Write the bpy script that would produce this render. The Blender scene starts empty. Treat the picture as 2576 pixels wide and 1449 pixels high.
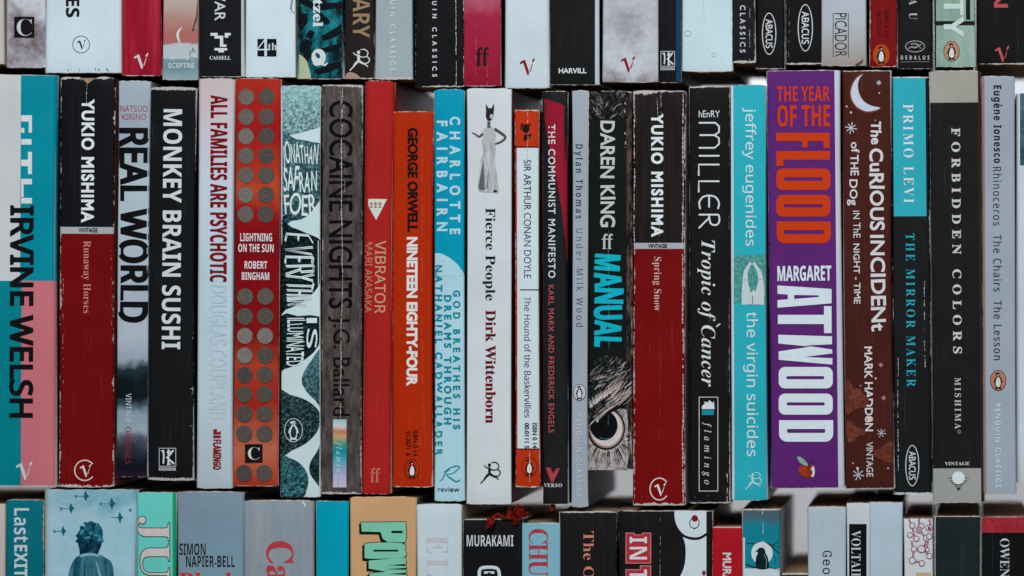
import bpy, bmesh, math, random
from mathutils import Vector
from mathutils.geometry import delaunay_2d_cdt

random.seed(7)
SC = bpy.context.scene
COL = SC.collection

# ------------------------------------------------------------------ camera, light, exposure
S = 0.504 / 2576.0            # metres per measured unit on the plane of the spines
CX, CY = 1288.0, 724.5        # middle of the picture
VX = 2420.0                   # the viewer stands to the right of it (shifted lens)
CAMX = (VX - CX) * S
DIST = 1.60                   # camera to the plane of the spines

cam = bpy.data.cameras.new('camera')
cam_ob = bpy.data.objects.new('camera', cam)
COL.objects.link(cam_ob)
cam_ob.location = (CAMX, -DIST, 0)
cam_ob.rotation_euler = (math.pi / 2, 0, 0)
cam.sensor_width = 36
cam.shift_x = -CAMX / 0.504
cam.lens = 36 * DIST / 0.504
cam.clip_start = 0.01
cam.clip_end = 50
cam.dof.use_dof = True
cam.dof.focus_distance = DIST - 0.001
cam.dof.aperture_fstop = 2.8
SC.camera = cam_ob

world = bpy.data.worlds.new('World')
SC.world = world
world.use_nodes = True
world.node_tree.nodes['Background'].inputs[0].default_value = (0.86, 0.94, 1.0, 1)
world.node_tree.nodes['Background'].inputs[1].default_value = 0.10


def area(name, loc, target, size, watts, col):
    l = bpy.data.lights.new(name, 'AREA')
    l.shape = 'RECTANGLE'
    l.size, l.size_y = size
    l.energy = watts
    l.color = col
    o = bpy.data.objects.new(name, l)
    COL.objects.link(o)
    o.location = loc
    o.rotation_euler = (Vector(target) - Vector(loc)).to_track_quat('-Z', 'Y').to_euler()
    return o


area('window_light', (-0.08, -1.6, 1.05), (0, 0, 0), (0.8, 0.6), 30, (0.97, 0.99, 1.0))
area('room_light', (0.9, -1.75, 0.55), (0, 0, 0), (0.9, 0.7), 9, (0.92, 0.97, 1.0))

area('added_wall_fill', (0.04, 0.30, 0.85), (0.05, 0.62, -0.10), (0.4, 0.2), 1.8, (0.97, 0.985, 1.0)).data.spread = math.radians(60)  # lamp added behind the books to brighten the wall seen through gaps

SC.view_settings.view_transform = 'Standard'
SC.view_settings.look = 'None'
SC.view_settings.exposure = -0.08
SC.view_settings.gamma = 1
SC.view_settings.use_curve_mapping = False
SC.cycles.use_denoising = True
SC.cycles.max_bounces = 6

# ------------------------------------------------------------------ colours and materials


def lin(c):
    return tuple(((v / 255) / 12.92 if v / 255 <= 0.04045 else ((v / 255 + 0.055) / 1.055) ** 2.4) for v in c[:3]) + (1,)


def N(nt, kind, **kw):
    n = nt.nodes.new(kind)
    for k, v in kw.items():
        if k.startswith('i_'):
            key = k[2:]
            key = int(key) if key.isdigit() else key
            if isinstance(v, bpy.types.NodeSocket):
                nt.links.new(v, n.inputs[key])
            else:
                n.inputs[key].default_value = v
        else:
            setattr(n, k, v)
    return n


def M(nt, op, a, b=0.0, c=0.0, clamp=False):
    return N(nt, 'ShaderNodeMath', operation=op, use_clamp=clamp, i_0=a, i_1=b, i_2=c).outputs[0]


def mixc(nt, f, a, b, blend='MIX'):
    n = N(nt, 'ShaderNodeMix', data_type='RGBA', blend_type=blend)
    for key, v in ((0, f), (6, a), (7, b)):
        if isinstance(v, bpy.types.NodeSocket):
            nt.links.new(v, n.inputs[key])
        else:
            n.inputs[key].default_value = v
    return n.outputs[2]


def make_wear_group():
    g = bpy.data.node_groups.new('paper_wear', 'ShaderNodeTree')
    I = g.interface
    for nm, t in (('Color', 'NodeSocketColor'), ('W', 'NodeSocketFloat'), ('H', 'NodeSocketFloat'), ('Edge', 'NodeSocketFloat'),
                  ('Speck', 'NodeSocketFloat'), ('Rim', 'NodeSocketFloat'), ('Paper', 'NodeSocketColor')):
        I.new_socket(nm, in_out='INPUT', socket_type=t)
    I.new_socket('Color', in_out='OUTPUT', socket_type='NodeSocketColor')
    I.new_socket('Mask', in_out='OUTPUT', socket_type='NodeSocketFloat')
    gi, go = g.nodes.new('NodeGroupInput'), g.nodes.new('NodeGroupOutput')
    co = N(g, 'ShaderNodeTexCoord').outputs['Object']
    info = N(g, 'ShaderNodeObjectInfo').outputs['Location']
    off = N(g, 'ShaderNodeVectorMath', operation='SCALE', i_0=info, i_3=23.0).outputs[0]
    p = N(g, 'ShaderNodeVectorMath', operation='ADD', i_0=co, i_1=off).outputs[0]
    sp = N(g, 'ShaderNodeSeparateXYZ', i_0=co)
    x, z = sp.outputs[0], sp.outputs[2]
    n1 = N(g, 'ShaderNodeTexNoise', i_Vector=p, i_Scale=420.0, i_Detail=7.0, i_Roughness=0.65).outputs[0]
    n2 = N(g, 'ShaderNodeTexNoise', i_Vector=p, i_Scale=1500.0, i_Detail=2.0).outputs[0]
    n3 = N(g, 'ShaderNodeTexNoise', i_Vector=p, i_Scale=45.0, i_Detail=3.0).outputs[0]
    dx = M(g, 'SUBTRACT', M(g, 'MULTIPLY', gi.outputs['W'], 0.5), M(g, 'ABSOLUTE', x))
    dz = M(g, 'MINIMUM', z, M(g, 'SUBTRACT', gi.outputs['H'], z))
    dzr = M(g, 'SUBTRACT', dz, M(g, 'MULTIPLY', gi.outputs['Rim'], M(g, 'ADD', 0.35, n2)))
    d = M(g, 'MINIMUM', dx, M(g, 'MULTIPLY', dzr, 0.8))
    k = M(g, 'MULTIPLY', M(g, 'SUBTRACT', n1, 0.46), 4.0)
    k = M(g, 'ADD', k, M(g, 'MULTIPLY', M(g, 'SUBTRACT', n3, 0.5), 4.5))
    thr = M(g, 'MULTIPLY', gi.outputs['Edge'], k)
    m = M(g, 'DIVIDE', M(g, 'SUBTRACT', thr, d), 0.00012, clamp=True)
    # fine specks where the print has flaked
    s = M(g, 'SUBTRACT', n2, M(g, 'SUBTRACT', 0.80, M(g, 'MULTIPLY', gi.outputs['Speck'], 0.10)))
    s = M(g, 'MULTIPLY', M(g, 'MULTIPLY', s, 18.0, clamp=True), M(g, 'MULTIPLY', M(g, 'SUBTRACT', n3, 0.38), 4.0, clamp=True), clamp=True)
    s = M(g, 'MULTIPLY', s, M(g, 'GREATER_THAN', gi.outputs['Speck'], 0.001))
    m = M(g, 'MAXIMUM', m, M(g, 'MULTIPLY', s, 0.75))
    m = M(g, 'MULTIPLY', m, M(g, 'ADD', 0.55, M(g, 'MULTIPLY', n1, 0.7)), clamp=True)
    # soft unevenness of printed card: rubbing streaks and fine grain
    st = N(g, 'ShaderNodeMapping', i_Vector=p)
    st.inputs['Scale'].default_value = (420, 420, 26)
    n4 = N(g, 'ShaderNodeTexNoise', i_Vector=st.outputs[0], i_Scale=1.0, i_Detail=3.0).outputs[0]
    n5 = N(g, 'ShaderNodeTexNoise', i_Vector=p, i_Scale=3600.0, i_Detail=1.0).outputs[0]
    v = M(g, 'ADD', 0.75, M(g, 'ADD', M(g, 'MULTIPLY', n3, 0.20), M(g, 'ADD', M(g, 'MULTIPLY', n4, 0.05), M(g, 'MULTIPLY', n5, 0.26))))
    hs = N(g, 'ShaderNodeMapping', i_Vector=p)
    hs.inputs['Scale'].default_value = (1500, 1500, 22)
    hs.inputs['Rotation'].default_value = (0, 0.05, 0)
    n6 = N(g, 'ShaderNodeTexNoise', i_Vector=hs.outputs[0], i_Scale=1.0, i_Detail=1.0).outputs[0]
    n7 = N(g, 'ShaderNodeTexNoise', i_Vector=p, i_Scale=17.0, i_Detail=2.0).outputs[0]
    hair = M(g, 'MULTIPLY', M(g, 'MULTIPLY', M(g, 'SUBTRACT', n6, 0.64), 6.0, clamp=True), M(g, 'MULTIPLY', M(g, 'SUBTRACT', n3, 0.40), 4.0, clamp=True))
    v = M(g, 'ADD', v, M(g, 'MULTIPLY', M(g, 'SUBTRACT', n7, 0.5), 0.22))
    vv = N(g, 'ShaderNodeCombineColor', i_0=v, i_1=v, i_2=v).outputs[0]
    base = mixc(g, 1.0, gi.outputs['Color'], vv, 'MULTIPLY')
    dust = M(g, 'MULTIPLY', M(g, 'SUBTRACT', M(g, 'ADD', M(g, 'MULTIPLY', n3, 0.7), M(g, 'MULTIPLY', n5, 0.8)), 0.78), 0.02, clamp=True)
    base = mixc(g, dust, base, (0.6, 0.6, 0.6, 1))
    base = mixc(g, M(g, 'MULTIPLY', hair, 0.06), base, (0.45, 0.45, 0.45, 1))
    out = mixc(g, m, base, gi.outputs['Paper'])
    g.links.new(out, go.inputs[0])
    g.links.new(m, go.inputs[1])
    return g


WEAR = make_wear_group()
MATS = {}


def base_mat(name):
    m = bpy.data.materials.new(name)
    m.use_nodes = True
    nt = m.node_tree
    b = nt.nodes['Principled BSDF']
    b.inputs['Roughness'].default_value = 0.5
    b.inputs['Specular IOR Level'].default_value = 0.05
    return m, nt, b


def paint(nt, spec):
    """spec: an sRGB colour, ('mottle', A, B, scale, low, high, stretch) or ('grad', [(z, colour) ...], wobble)"""
    if not isinstance(spec[0], str):
        return lin(spec)
    co = N(nt, 'ShaderNodeTexCoord').outputs['Object']
    if spec[0] == 'mottle':
        _, a, b, scale, lo, hi, stretch = spec
        mp = N(nt, 'ShaderNodeMapping', i_Vector=co)
        mp.inputs['Scale'].default_value = stretch
        mp.inputs['Location'].default_value = (scale * 0.013, 0.3, scale * 0.007)
        n = N(nt, 'ShaderNodeTexNoise', i_Vector=mp.outputs[0], i_Scale=scale, i_Detail=8.0, i_Roughness=0.72).outputs[0]
        if scale > 100:
            nf = N(nt, 'ShaderNodeTexNoise', i_Vector=mp.outputs[0], i_Scale=scale * 4.3, i_Detail=3.0, i_Roughness=0.7).outputs[0]
            n = M(nt, 'ADD', M(nt, 'MULTIPLY', n, 0.55), M(nt, 'MULTIPLY', nf, 0.45))
        f = M(nt, 'DIVIDE', M(nt, 'SUBTRACT', n, lo), hi - lo, clamp=True)
        ca = paint(nt, a) if isinstance(a[0], str) else lin(a)
        return mixc(nt, f, ca, lin(b))
    if spec[0] == 'grad':
        z = N(nt, 'ShaderNodeSeparateXYZ', i_0=co).outputs[2]
        stops = sorted(spec[1])
        wob = spec[2] if len(spec) > 2 else 0
        if wob:
            n = N(nt, 'ShaderNodeTexNoise', i_Vector=co, i_Scale=90.0, i_Detail=5.0).outputs[0]
            z = M(nt, 'ADD', z, M(nt, 'MULTIPLY', M(nt, 'SUBTRACT', n, 0.5), wob))
        z0, z1 = stops[0][0], stops[-1][0]
        f = M(nt, 'DIVIDE', M(nt, 'SUBTRACT', z, z0), z1 - z0, clamp=True)
        r = N(nt, 'ShaderNodeValToRGB', i_0=f)
        r.color_ramp.elements[0].color = lin(stops[0][1])
        r.color_ramp.elements[1].color = lin(stops[-1][1])
        for zz, c in stops[1:-1]:
            e = r.color_ramp.elements.new((zz - z0) / (z1 - z0))
            e.color = lin(c)
        return r.outputs[0]


def ink(spec, rough=0.5):
    key = (repr(spec), rough)
    if key in MATS:
        return MATS[key]
    m, nt, b = base_mat('printed_ink')
    c = paint(nt, spec)
    co = N(nt, 'ShaderNodeTexCoord').outputs['Object']
    n = N(nt, 'ShaderNodeTexNoise', i_Vector=co, i_Scale=3200.0, i_Detail=2.0).outputs[0]
    n2 = N(nt, 'ShaderNodeTexNoise', i_Vector=co, i_Scale=420.0, i_Detail=4.0).outputs[0]
    v = M(nt, 'ADD', 0.72, M(nt, 'ADD', M(nt, 'MULTIPLY', n, 0.34), M(nt, 'MULTIPLY', n2, 0.20)))
    vv = N(nt, 'ShaderNodeCombineColor', i_0=v, i_1=v, i_2=v).outputs[0]
    nt.links.new(mixc(nt, 1.0, c, vv, 'MULTIPLY'), b.inputs['Base Color'])
    b.inputs['Roughness'].default_value = rough
    MATS[key] = m
    return m


def cover_mat(spec, w, h, edge, speck, rim, paper, regions=(), rough=0.45):
    m, nt, b = base_mat('printed_card')
    c = paint(nt, spec)
    if regions:
        co = N(nt, 'ShaderNodeTexCoord').outputs['Object']
        sp = N(nt, 'ShaderNodeSeparateXYZ', i_0=co)
        x, z = sp.outputs[0], sp.outputs[2]
        for (x0, x1, z0, z1, cc) in regions:
            f = M(nt, 'MULTIPLY', M(nt, 'MULTIPLY', M(nt, 'GREATER_THAN', x, x0), M(nt, 'LESS_THAN', x, x1)),
                  M(nt, 'MULTIPLY', M(nt, 'GREATER_THAN', z, z0), M(nt, 'LESS_THAN', z, z1)))
            c = mixc(nt, f, c, paint(nt, cc))
    g = N(nt, 'ShaderNodeGroup', node_tree=WEAR)
    if isinstance(c, bpy.types.NodeSocket):
        nt.links.new(c, g.inputs['Color'])
    else:
        g.inputs['Color'].default_value = c
    g.inputs['W'].default_value = w
    g.inputs['H'].default_value = h
    g.inputs['Edge'].default_value = edge
    g.inputs['Speck'].default_value = speck
    g.inputs['Rim'].default_value = rim
    g.inputs['Paper'].default_value = lin(paper)
    nt.links.new(g.outputs[0], b.inputs['Base Color'])
    nt.links.new(M(nt, 'ADD', rough, M(nt, 'MULTIPLY', g.outputs[1], 0.4), clamp=True), b.inputs['Roughness'])
    co = N(nt, 'ShaderNodeTexCoord').outputs['Object']
    n = N(nt, 'ShaderNodeTexNoise', i_Vector=co, i_Scale=700.0, i_Detail=4.0).outputs[0]
    hgt = M(nt, 'SUBTRACT', M(nt, 'MULTIPLY', n, 0.6), M(nt, 'MULTIPLY', g.outputs[1], 0.8))
    bp = N(nt, 'ShaderNodeBump', i_Strength=0.25, i_Distance=0.0003, i_Height=hgt)
    nt.links.new(bp.outputs[0], b.inputs['Normal'])
    return m


def page_mat(c):
    key = ('page', c)
    if key in MATS:
        return MATS[key]
    m, nt, b = base_mat('page_edges')
    co = N(nt, 'ShaderNodeTexCoord').outputs['Object']
    mp = N(nt, 'ShaderNodeMapping', i_Vector=co)
    mp.inputs['Scale'].default_value = (2600, 25, 25)
    n = N(nt, 'ShaderNodeTexNoise', i_Vector=mp.outputs[0], i_Scale=1.0, i_Detail=3.0).outputs[0]
    a = lin(c)
    d = tuple(v * 0.55 for v in a[:3]) + (1,)
    nt.links.new(mixc(nt, n, d, a), b.inputs['Base Color'])
    b.inputs['Roughness'].default_value = 0.9
    MATS[key] = m
    return m


# ------------------------------------------------------------------ outlines, filling, lettering

# outlines of the printed letters: (character code, face, advance, contours as x, y, x, y ...) in 1/500 of the letter size
# faces: g humanist sans, b bold roman, i italic, bi bold italic, ss sans, sb bold sans, si slanted sans, mono typewriter
GLYPHS = [
    (32, 'b', 139, []),
    (65, 'b', 325, [[-6,0,-6,14,3,14,11,18,18,23,24,30,30,41,37,55,153,347,167,346,286,64,306,25,312,19,320,15,330,14,330,0,171,0,171,14,193,16,207,23,211,34,203,61,188,98,77,98,58,53,56,44,56,36,60,23,72,16,92,14,95,14,95,0], [85,120,180,120,132,238]]),
    (66, 'b', 330, [[12,0,12,13,27,15,39,18,47,24,52,33,55,45,56,61,56,275,55,288,54,298,52,307,48,314,44,319,38,322,31,325,22,326,12,327,12,339,164,339,211,336,248,327,274,311,290,289,295,261,292,238,282,219,266,204,243,192,214,184,249,175,276,161,296,144,308,123,311,98,308,69,296,45,276,26,250,11,216,3,177,0], [135,188,140,188,164,189,183,194,196,203,205,216,210,234,212,257,211,278,207,294,201,307,191,316,178,321,161,323,151,322,144,320,140,316,137,310,136,302,135,291], [165,18,185,20,200,26,211,36,218,51,223,71,224,96,222,120,216,140,206,154,192,164,172,170,147,172,135,172,135,48,136,38,138,30,142,25,147,21,155,19]]),
    (67, 'b', 349, [[191,-8,159,-5,129,2,102,15,78,32,58,53,42,78,29,106,22,137,19,170,22,203,29,233,42,261,58,286,79,307,103,324,131,336,161,344,193,346,217,344,244,338,274,327,288,324,299,327,307,334,312,346,325,346,325,230,313,230,300,258,284,283,265,303,244,318,222,327,198,330,165,324,140,304,121,272,111,227,107,169,111,114,123,72,143,42,171,24,207,18,227,19,247,24,267,33,285,45,303,61,319,79,333,66,311,39,286,19,257,4,226,-5]]),
    (68, 'b', 369, [[15,0,15,13,29,14,40,17,47,22,51,29,54,40,55,55,55,279,54,296,51,309,45,317,37,322,26,325,11,327,11,339,165,339,220,334,266,319,302,295,328,262,343,220,349,169,341,108,320,61,284,27,234,7,170,0], [166,18,195,22,219,35,238,56,251,85,258,124,261,171,257,225,246,268,227,298,200,316,166,322,155,322,147,319,141,315,138,309,136,299,135,286,135,53,136,41,138,32,141,25,147,21,155,19]]),
    (69, 'b', 329, [[11,0,11,12,26,14,38,17,47,22,52,30,55,42,56,58,56,275,55,294,52,308,46,317,38,322,27,325,12,327,12,339,297,339,297,238,286,238,279,266,269,287,253,303,233,312,206,318,173,320,149,319,144,317,141,314,139,310,136,289,136,183,144,183,164,185,181,191,193,200,202,214,209,233,214,257,227,257,227,88,214,88,212,107,208,122,203,135,197,145,189,153,179,159,168,162,154,165,138,165,136,165,136,50,137,39,139,31,143,26,149,23,159,21,172,20,195,21,215,24,233,29,249,35,263,44,276,56,287,70,297,87,306,107,320,107,300,0]]),
    (70, 'b', 301, [[12,0,12,13,27,15,39,19,47,25,52,34,55,46,56,62,56,279,54,295,51,307,46,315,38,320,26,324,11,327,11,339,293,339,293,238,281,238,277,257,271,274,265,287,256,298,244,307,231,313,214,317,194,320,171,321,149,320,144,318,141,316,138,314,135,296,135,184,142,184,162,186,178,192,190,201,200,215,207,234,212,258,225,258,225,88,212,88,207,114,200,135,191,149,178,159,161,165,140,167,135,167,135,60,136,49,137,39,140,32,143,26,149,21,156,18,165,15,177,14,191,13,191,0]]),
    (71, 'b', 378, [[200,-8,165,-5,134,2,105,14,80,31,60,52,43,77,30,105,23,136,21,171,23,204,30,234,43,262,59,286,80,307,104,324,131,337,160,344,191,346,218,344,246,338,275,328,288,324,294,325,298,327,302,330,312,346,326,346,326,229,313,229,305,248,295,266,285,282,272,296,259,308,245,317,230,324,215,329,199,330,166,324,141,304,123,272,112,227,109,169,111,121,120,82,134,50,153,28,177,14,205,10,222,11,235,14,244,20,250,29,254,40,255,53,255,95,254,109,251,120,245,127,236,131,223,134,205,135,205,148,373,148,373,135,358,134,347,132,340,127,336,120,333,109,332,96,332,21,288,5,244,-4]]),
    (72, 'b', 390, [[12,0,12,13,27,15,39,18,47,23,52,32,55,44,56,60,56,282,54,296,51,308,46,316,38,321,27,325,12,327,12,339,180,339,180,327,152,322,146,319,142,314,139,309,137,302,136,293,135,282,135,186,255,186,255,282,251,309,248,314,244,319,239,322,210,327,210,339,378,339,378,327,362,324,351,321,343,316,338,308,335,297,334,282,334,60,335,45,338,33,343,25,351,19,362,15,378,13,378,0,210,0,210,13,225,15,237,18,245,23,250,31,253,43,255,60,255,165,135,165,135,60,137,44,139,32,144,23,152,18,164,15,180,13,180,0]]),
    (73, 'b', 194, [[10,0,10,13,25,15,37,19,46,24,51,31,55,42,56,56,56,288,55,302,52,312,47,318,39,322,27,325,10,327,10,339,182,339,182,327,166,325,154,322,146,318,140,312,137,302,136,288,136,57,139,33,143,27,147,23,153,20,183,13,183,0]]),
    (74, 'b', 246, [[81,-48,66,-48,51,-45,38,-40,27,-34,17,-26,9,-16,2,-6,-1,5,-2,17,-1,28,2,38,8,45,15,51,24,54,33,55,43,54,52,51,59,46,65,39,68,30,69,20,68,13,66,6,63,-1,57,-14,59,-23,66,-28,78,-30,89,-29,97,-25,103,-18,107,-10,109,2,110,16,110,273,110,286,108,296,106,305,103,311,98,316,91,320,83,323,72,325,59,327,59,339,234,339,234,327,223,325,213,323,206,321,200,317,196,312,193,306,190,273,190,66,186,25,173,-7,151,-30,120,-44]]),
    (75, 'b', 380, [[12,0,12,13,27,15,39,18,47,23,52,32,55,44,56,60,56,282,55,296,52,308,47,316,39,321,27,325,12,327,12,339,181,339,181,327,153,322,147,319,142,314,139,309,138,302,136,293,136,282,136,174,239,278,250,291,257,302,260,311,255,320,240,325,217,327,217,339,362,339,362,327,355,327,325,320,292,301,257,268,202,212,345,35,362,18,369,16,377,14,387,13,387,0,209,0,209,13,228,14,240,16,245,18,248,21,249,25,247,31,243,39,236,49,149,159,136,148,136,60,137,44,140,32,145,23,153,18,165,15,181,13,181,0]]),
    (76, 'b', 318, [[12,0,12,13,27,15,39,18,47,23,52,32,55,44,56,60,56,282,54,297,51,308,46,316,38,322,27,325,12,327,12,339,186,339,186,327,155,323,148,320,143,316,140,310,137,303,136,293,135,282,135,61,138,35,140,30,144,26,149,23,174,20,197,21,217,24,234,29,250,37,263,47,275,59,286,75,296,93,305,115,318,115,299,0]]),
    (77, 'b', 472, [[11,0,11,13,26,15,37,18,46,23,51,32,55,43,56,59,56,285,56,295,54,303,53,309,49,315,45,319,39,322,11,327,11,339,138,339,236,106,334,339,459,339,459,327,445,324,434,320,426,315,421,307,418,296,417,281,417,64,417,51,419,40,421,32,423,25,428,21,433,17,459,13,459,0,295,0,295,13,322,18,328,22,332,27,335,33,337,41,338,50,339,62,339,297,214,0,201,0,79,290,79,59,80,43,83,30,89,22,98,17,110,14,126,13,126,0]]),
    (78, 'b', 368, [[300,-8,79,260,79,59,80,43,83,31,88,23,96,18,108,15,124,13,124,0,14,0,14,13,24,14,33,15,40,17,46,20,50,25,53,31,55,38,56,47,56,59,56,289,27,322,14,327,14,339,116,339,291,126,291,281,291,292,289,301,288,308,284,314,280,318,275,321,247,327,247,339,357,339,357,327,342,325,330,321,323,316,318,308,315,296,314,281,314,-8]]),
    (79, 'b', 391, [[194,-8,170,-7,147,-2,126,5,105,16,87,28,70,43,56,60,43,79,33,100,26,122,22,145,21,169,22,194,26,217,33,239,43,260,56,279,70,296,87,311,106,323,127,333,149,341,173,345,198,347,222,346,244,341,266,334,286,324,304,311,321,297,336,280,348,261,358,240,365,218,370,194,371,169,370,145,365,122,358,100,348,79,335,60,321,43,304,28,285,16,264,5,242,-2,219,-7], [197,9,228,15,252,35,269,67,279,112,283,169,280,218,272,258,259,289,241,312,219,325,194,330,163,324,139,304,122,272,111,227,108,169,111,121,119,81,132,50,150,27,172,14]]),
    (80, 'b', 311, [[12,0,12,13,27,15,39,18,47,23,52,32,55,44,56,60,56,282,54,296,51,308,46,316,38,321,27,325,12,327,12,339,159,339,198,338,228,334,250,327,266,319,279,309,290,296,298,281,303,265,305,247,301,221,291,198,273,179,249,164,218,156,180,153,135,153,135,60,137,44,139,32,144,23,152,18,164,15,180,13,180,0], [135,171,150,171,172,173,190,179,202,188,211,202,216,221,218,245,216,269,212,288,205,303,194,313,180,319,161,321,152,320,145,319,141,316,138,311,136,305,135,296]]),
    (82, 'b', 352, [[12,0,12,13,27,15,39,18,47,23,52,32,55,44,56,60,56,282,54,296,51,308,46,316,38,321,27,325,12,327,12,339,162,339,207,337,245,329,274,317,294,300,306,277,311,249,307,226,298,206,283,190,262,176,235,167,321,38,337,19,342,16,348,14,356,13,357,13,357,0,252,0,150,158,135,158,135,60,137,44,139,32,144,23,152,18,164,15,180,13,180,0], [135,174,152,174,175,176,194,182,208,192,218,207,224,226,226,250,224,276,217,295,205,310,188,318,167,321,155,320,147,318,141,314,138,309,136,299,135,287]]),
    (83, 'b', 291, [[32,-8,32,117,47,117,56,84,68,57,83,37,101,23,122,14,147,11,164,13,179,18,191,27,200,38,206,51,208,66,203,87,190,104,167,119,121,142,95,157,73,172,57,188,46,205,39,225,37,247,38,266,43,284,50,300,60,313,72,325,86,335,102,341,119,346,138,347,171,344,210,333,217,332,223,331,231,333,236,338,239,347,252,347,252,238,240,238,234,255,227,272,218,286,208,299,197,310,185,319,172,326,158,330,144,331,129,329,115,325,104,318,96,308,91,296,89,283,90,271,95,260,102,251,112,242,125,234,140,225,189,203,207,193,223,184,236,173,247,163,255,152,260,140,264,127,267,114,268,99,266,79,261,60,252,43,241,28,226,16,209,6,189,-2,167,-6,143,-8,118,-6,93,1,73,7,63,9,58,9,54,7,52,5,46,-8]]),
    (84, 'b', 315, [[69,0,69,13,85,14,97,17,106,23,111,32,115,44,116,60,116,322,111,322,87,320,66,313,49,300,35,283,26,262,21,236,8,236,8,339,306,339,306,236,293,236,287,267,274,291,255,309,231,319,200,322,196,322,196,60,197,43,200,31,206,23,214,17,227,14,244,13,244,0]]),
    (85, 'b', 367, [[185,-10,143,-6,110,4,85,21,68,45,58,77,55,115,55,282,53,296,50,308,45,316,37,321,26,325,11,327,11,339,179,339,179,327,151,322,145,319,141,314,138,309,135,282,135,104,136,77,142,55,151,38,165,26,182,19,204,16,236,21,261,33,278,53,289,82,292,118,292,281,291,296,288,307,283,315,274,321,261,324,245,327,245,339,353,339,353,327,339,324,329,320,322,314,318,306,315,295,315,281,315,135,311,88,300,51,283,24,258,5,225,-6]]),
    (86, 'b', 319, [[158,-10,33,283,17,313,10,319,1,324,-11,327,-11,339,157,339,157,327,143,326,132,324,124,322,118,318,115,312,114,305,120,281,193,107,259,281,264,305,263,312,260,318,254,322,246,324,236,326,223,327,223,339,329,339,329,327,319,326,311,323,304,318,298,311,291,300,285,285,171,-10]]),
    (87, 'b', 455, [[127,-8,24,292,20,303,16,312,11,318,6,322,-2,325,-11,327,-11,339,135,339,135,327,125,326,117,324,112,322,108,318,105,312,105,305,110,277,166,114,224,262,213,297,209,307,204,315,199,320,192,323,183,325,171,327,171,339,327,339,327,327,308,324,296,318,293,307,297,288,353,124,403,275,408,303,408,310,405,316,401,320,394,323,385,325,375,327,375,339,464,339,464,327,456,324,448,320,443,314,438,305,433,295,428,283,332,-8,319,-8,235,230,142,-8]]),
    (97, 'b', 256, [[190,-8,168,-4,155,7,149,26,125,8,99,-3,71,-7,55,-5,41,0,30,8,22,19,17,32,15,47,19,68,29,86,47,101,73,115,106,129,148,141,148,180,147,192,144,202,139,210,132,216,122,219,110,220,92,218,81,213,78,204,85,191,88,184,91,178,92,172,90,164,87,156,82,150,75,146,67,143,58,142,48,143,40,146,33,151,28,158,25,166,25,176,26,187,30,198,37,207,46,216,57,223,70,229,86,233,102,236,121,237,153,235,178,228,196,217,208,202,216,182,218,156,218,46,219,29,221,27,223,26,227,25,239,31,245,20,228,5,209,-4], [113,25,130,31,136,35,142,40,148,47,148,126,115,113,95,92,88,62,91,42,99,29]]),
    (98, 'b', 269, [[32,-8,32,289,31,303,30,313,27,319,23,323,16,325,6,327,6,339,103,339,103,208,121,224,141,234,165,237,181,235,197,231,211,223,224,212,234,198,243,182,249,165,253,145,255,124,253,99,248,77,240,56,230,38,216,22,201,10,183,0,164,-6,143,-8,121,-4,99,5,78,21,40,-8], [136,10,152,13,164,22,173,36,178,58,181,85,183,119,181,147,178,170,172,187,163,199,152,206,137,208,130,208,122,205,116,201,110,195,106,188,103,180,103,51,107,28,118,15]]),
    (99, 'b', 219, [[116,-8,98,-6,80,-1,65,8,50,20,38,34,28,51,21,69,16,90,14,111,16,135,21,156,30,176,41,194,55,209,71,221,89,230,109,236,130,238,152,236,171,231,186,222,197,211,204,198,207,182,206,174,203,166,198,160,192,156,185,153,176,152,159,156,149,167,146,186,147,195,147,202,145,213,138,219,126,221,111,218,99,208,90,192,85,169,84,139,86,106,92,78,102,57,116,41,132,32,152,29,169,31,186,40,202,53,212,45,185,16,153,-2]]),
    (100, 'b', 275, [[104,-8,87,-6,72,-1,58,8,45,19,35,33,26,49,20,68,16,88,14,109,16,134,20,156,27,177,36,194,47,209,61,221,75,230,91,235,109,237,130,234,150,224,166,208,166,298,165,308,162,315,158,320,151,324,142,326,131,327,131,339,237,339,237,56,238,45,239,36,242,30,246,26,253,23,263,20,263,8,234,6,202,1,166,-8,166,29,150,9,129,-3], [128,21,135,22,143,25,150,31,157,38,162,47,166,57,166,180,164,188,160,195,153,201,146,205,138,208,130,209,115,206,105,199,97,186,92,168,89,144,88,114,88,85,91,62,97,44,104,31,114,23]]),
    (101, 'b', 224, [[115,-8,96,-6,79,-1,63,8,49,19,37,34,28,51,20,71,16,93,14,117,16,139,21,160,28,179,38,196,50,210,65,221,81,230,98,235,117,237,144,234,166,224,185,208,199,187,208,160,211,129,211,124,87,124,90,90,97,65,110,46,127,35,149,31,167,35,185,46,201,64,212,54,185,20,152,-1], [87,143,150,143,150,160,149,179,147,195,144,206,138,214,130,219,120,221,101,213,90,190,87,152]]),
    (102, 'b', 159, [[11,0,11,12,30,16,33,19,35,22,37,26,39,55,39,206,12,206,12,231,39,231,39,263,42,287,50,308,63,324,81,336,103,344,130,346,149,344,165,340,179,332,188,322,194,310,196,298,195,288,192,279,188,273,181,268,175,265,167,264,159,265,151,268,145,272,141,277,138,284,138,291,138,298,140,305,144,313,146,318,147,322,146,326,141,329,134,330,125,329,118,326,114,320,112,312,110,302,110,290,110,231,152,231,152,206,110,206,110,48,111,35,113,25,118,19,124,15,135,13,149,12,149,0]]),
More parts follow.
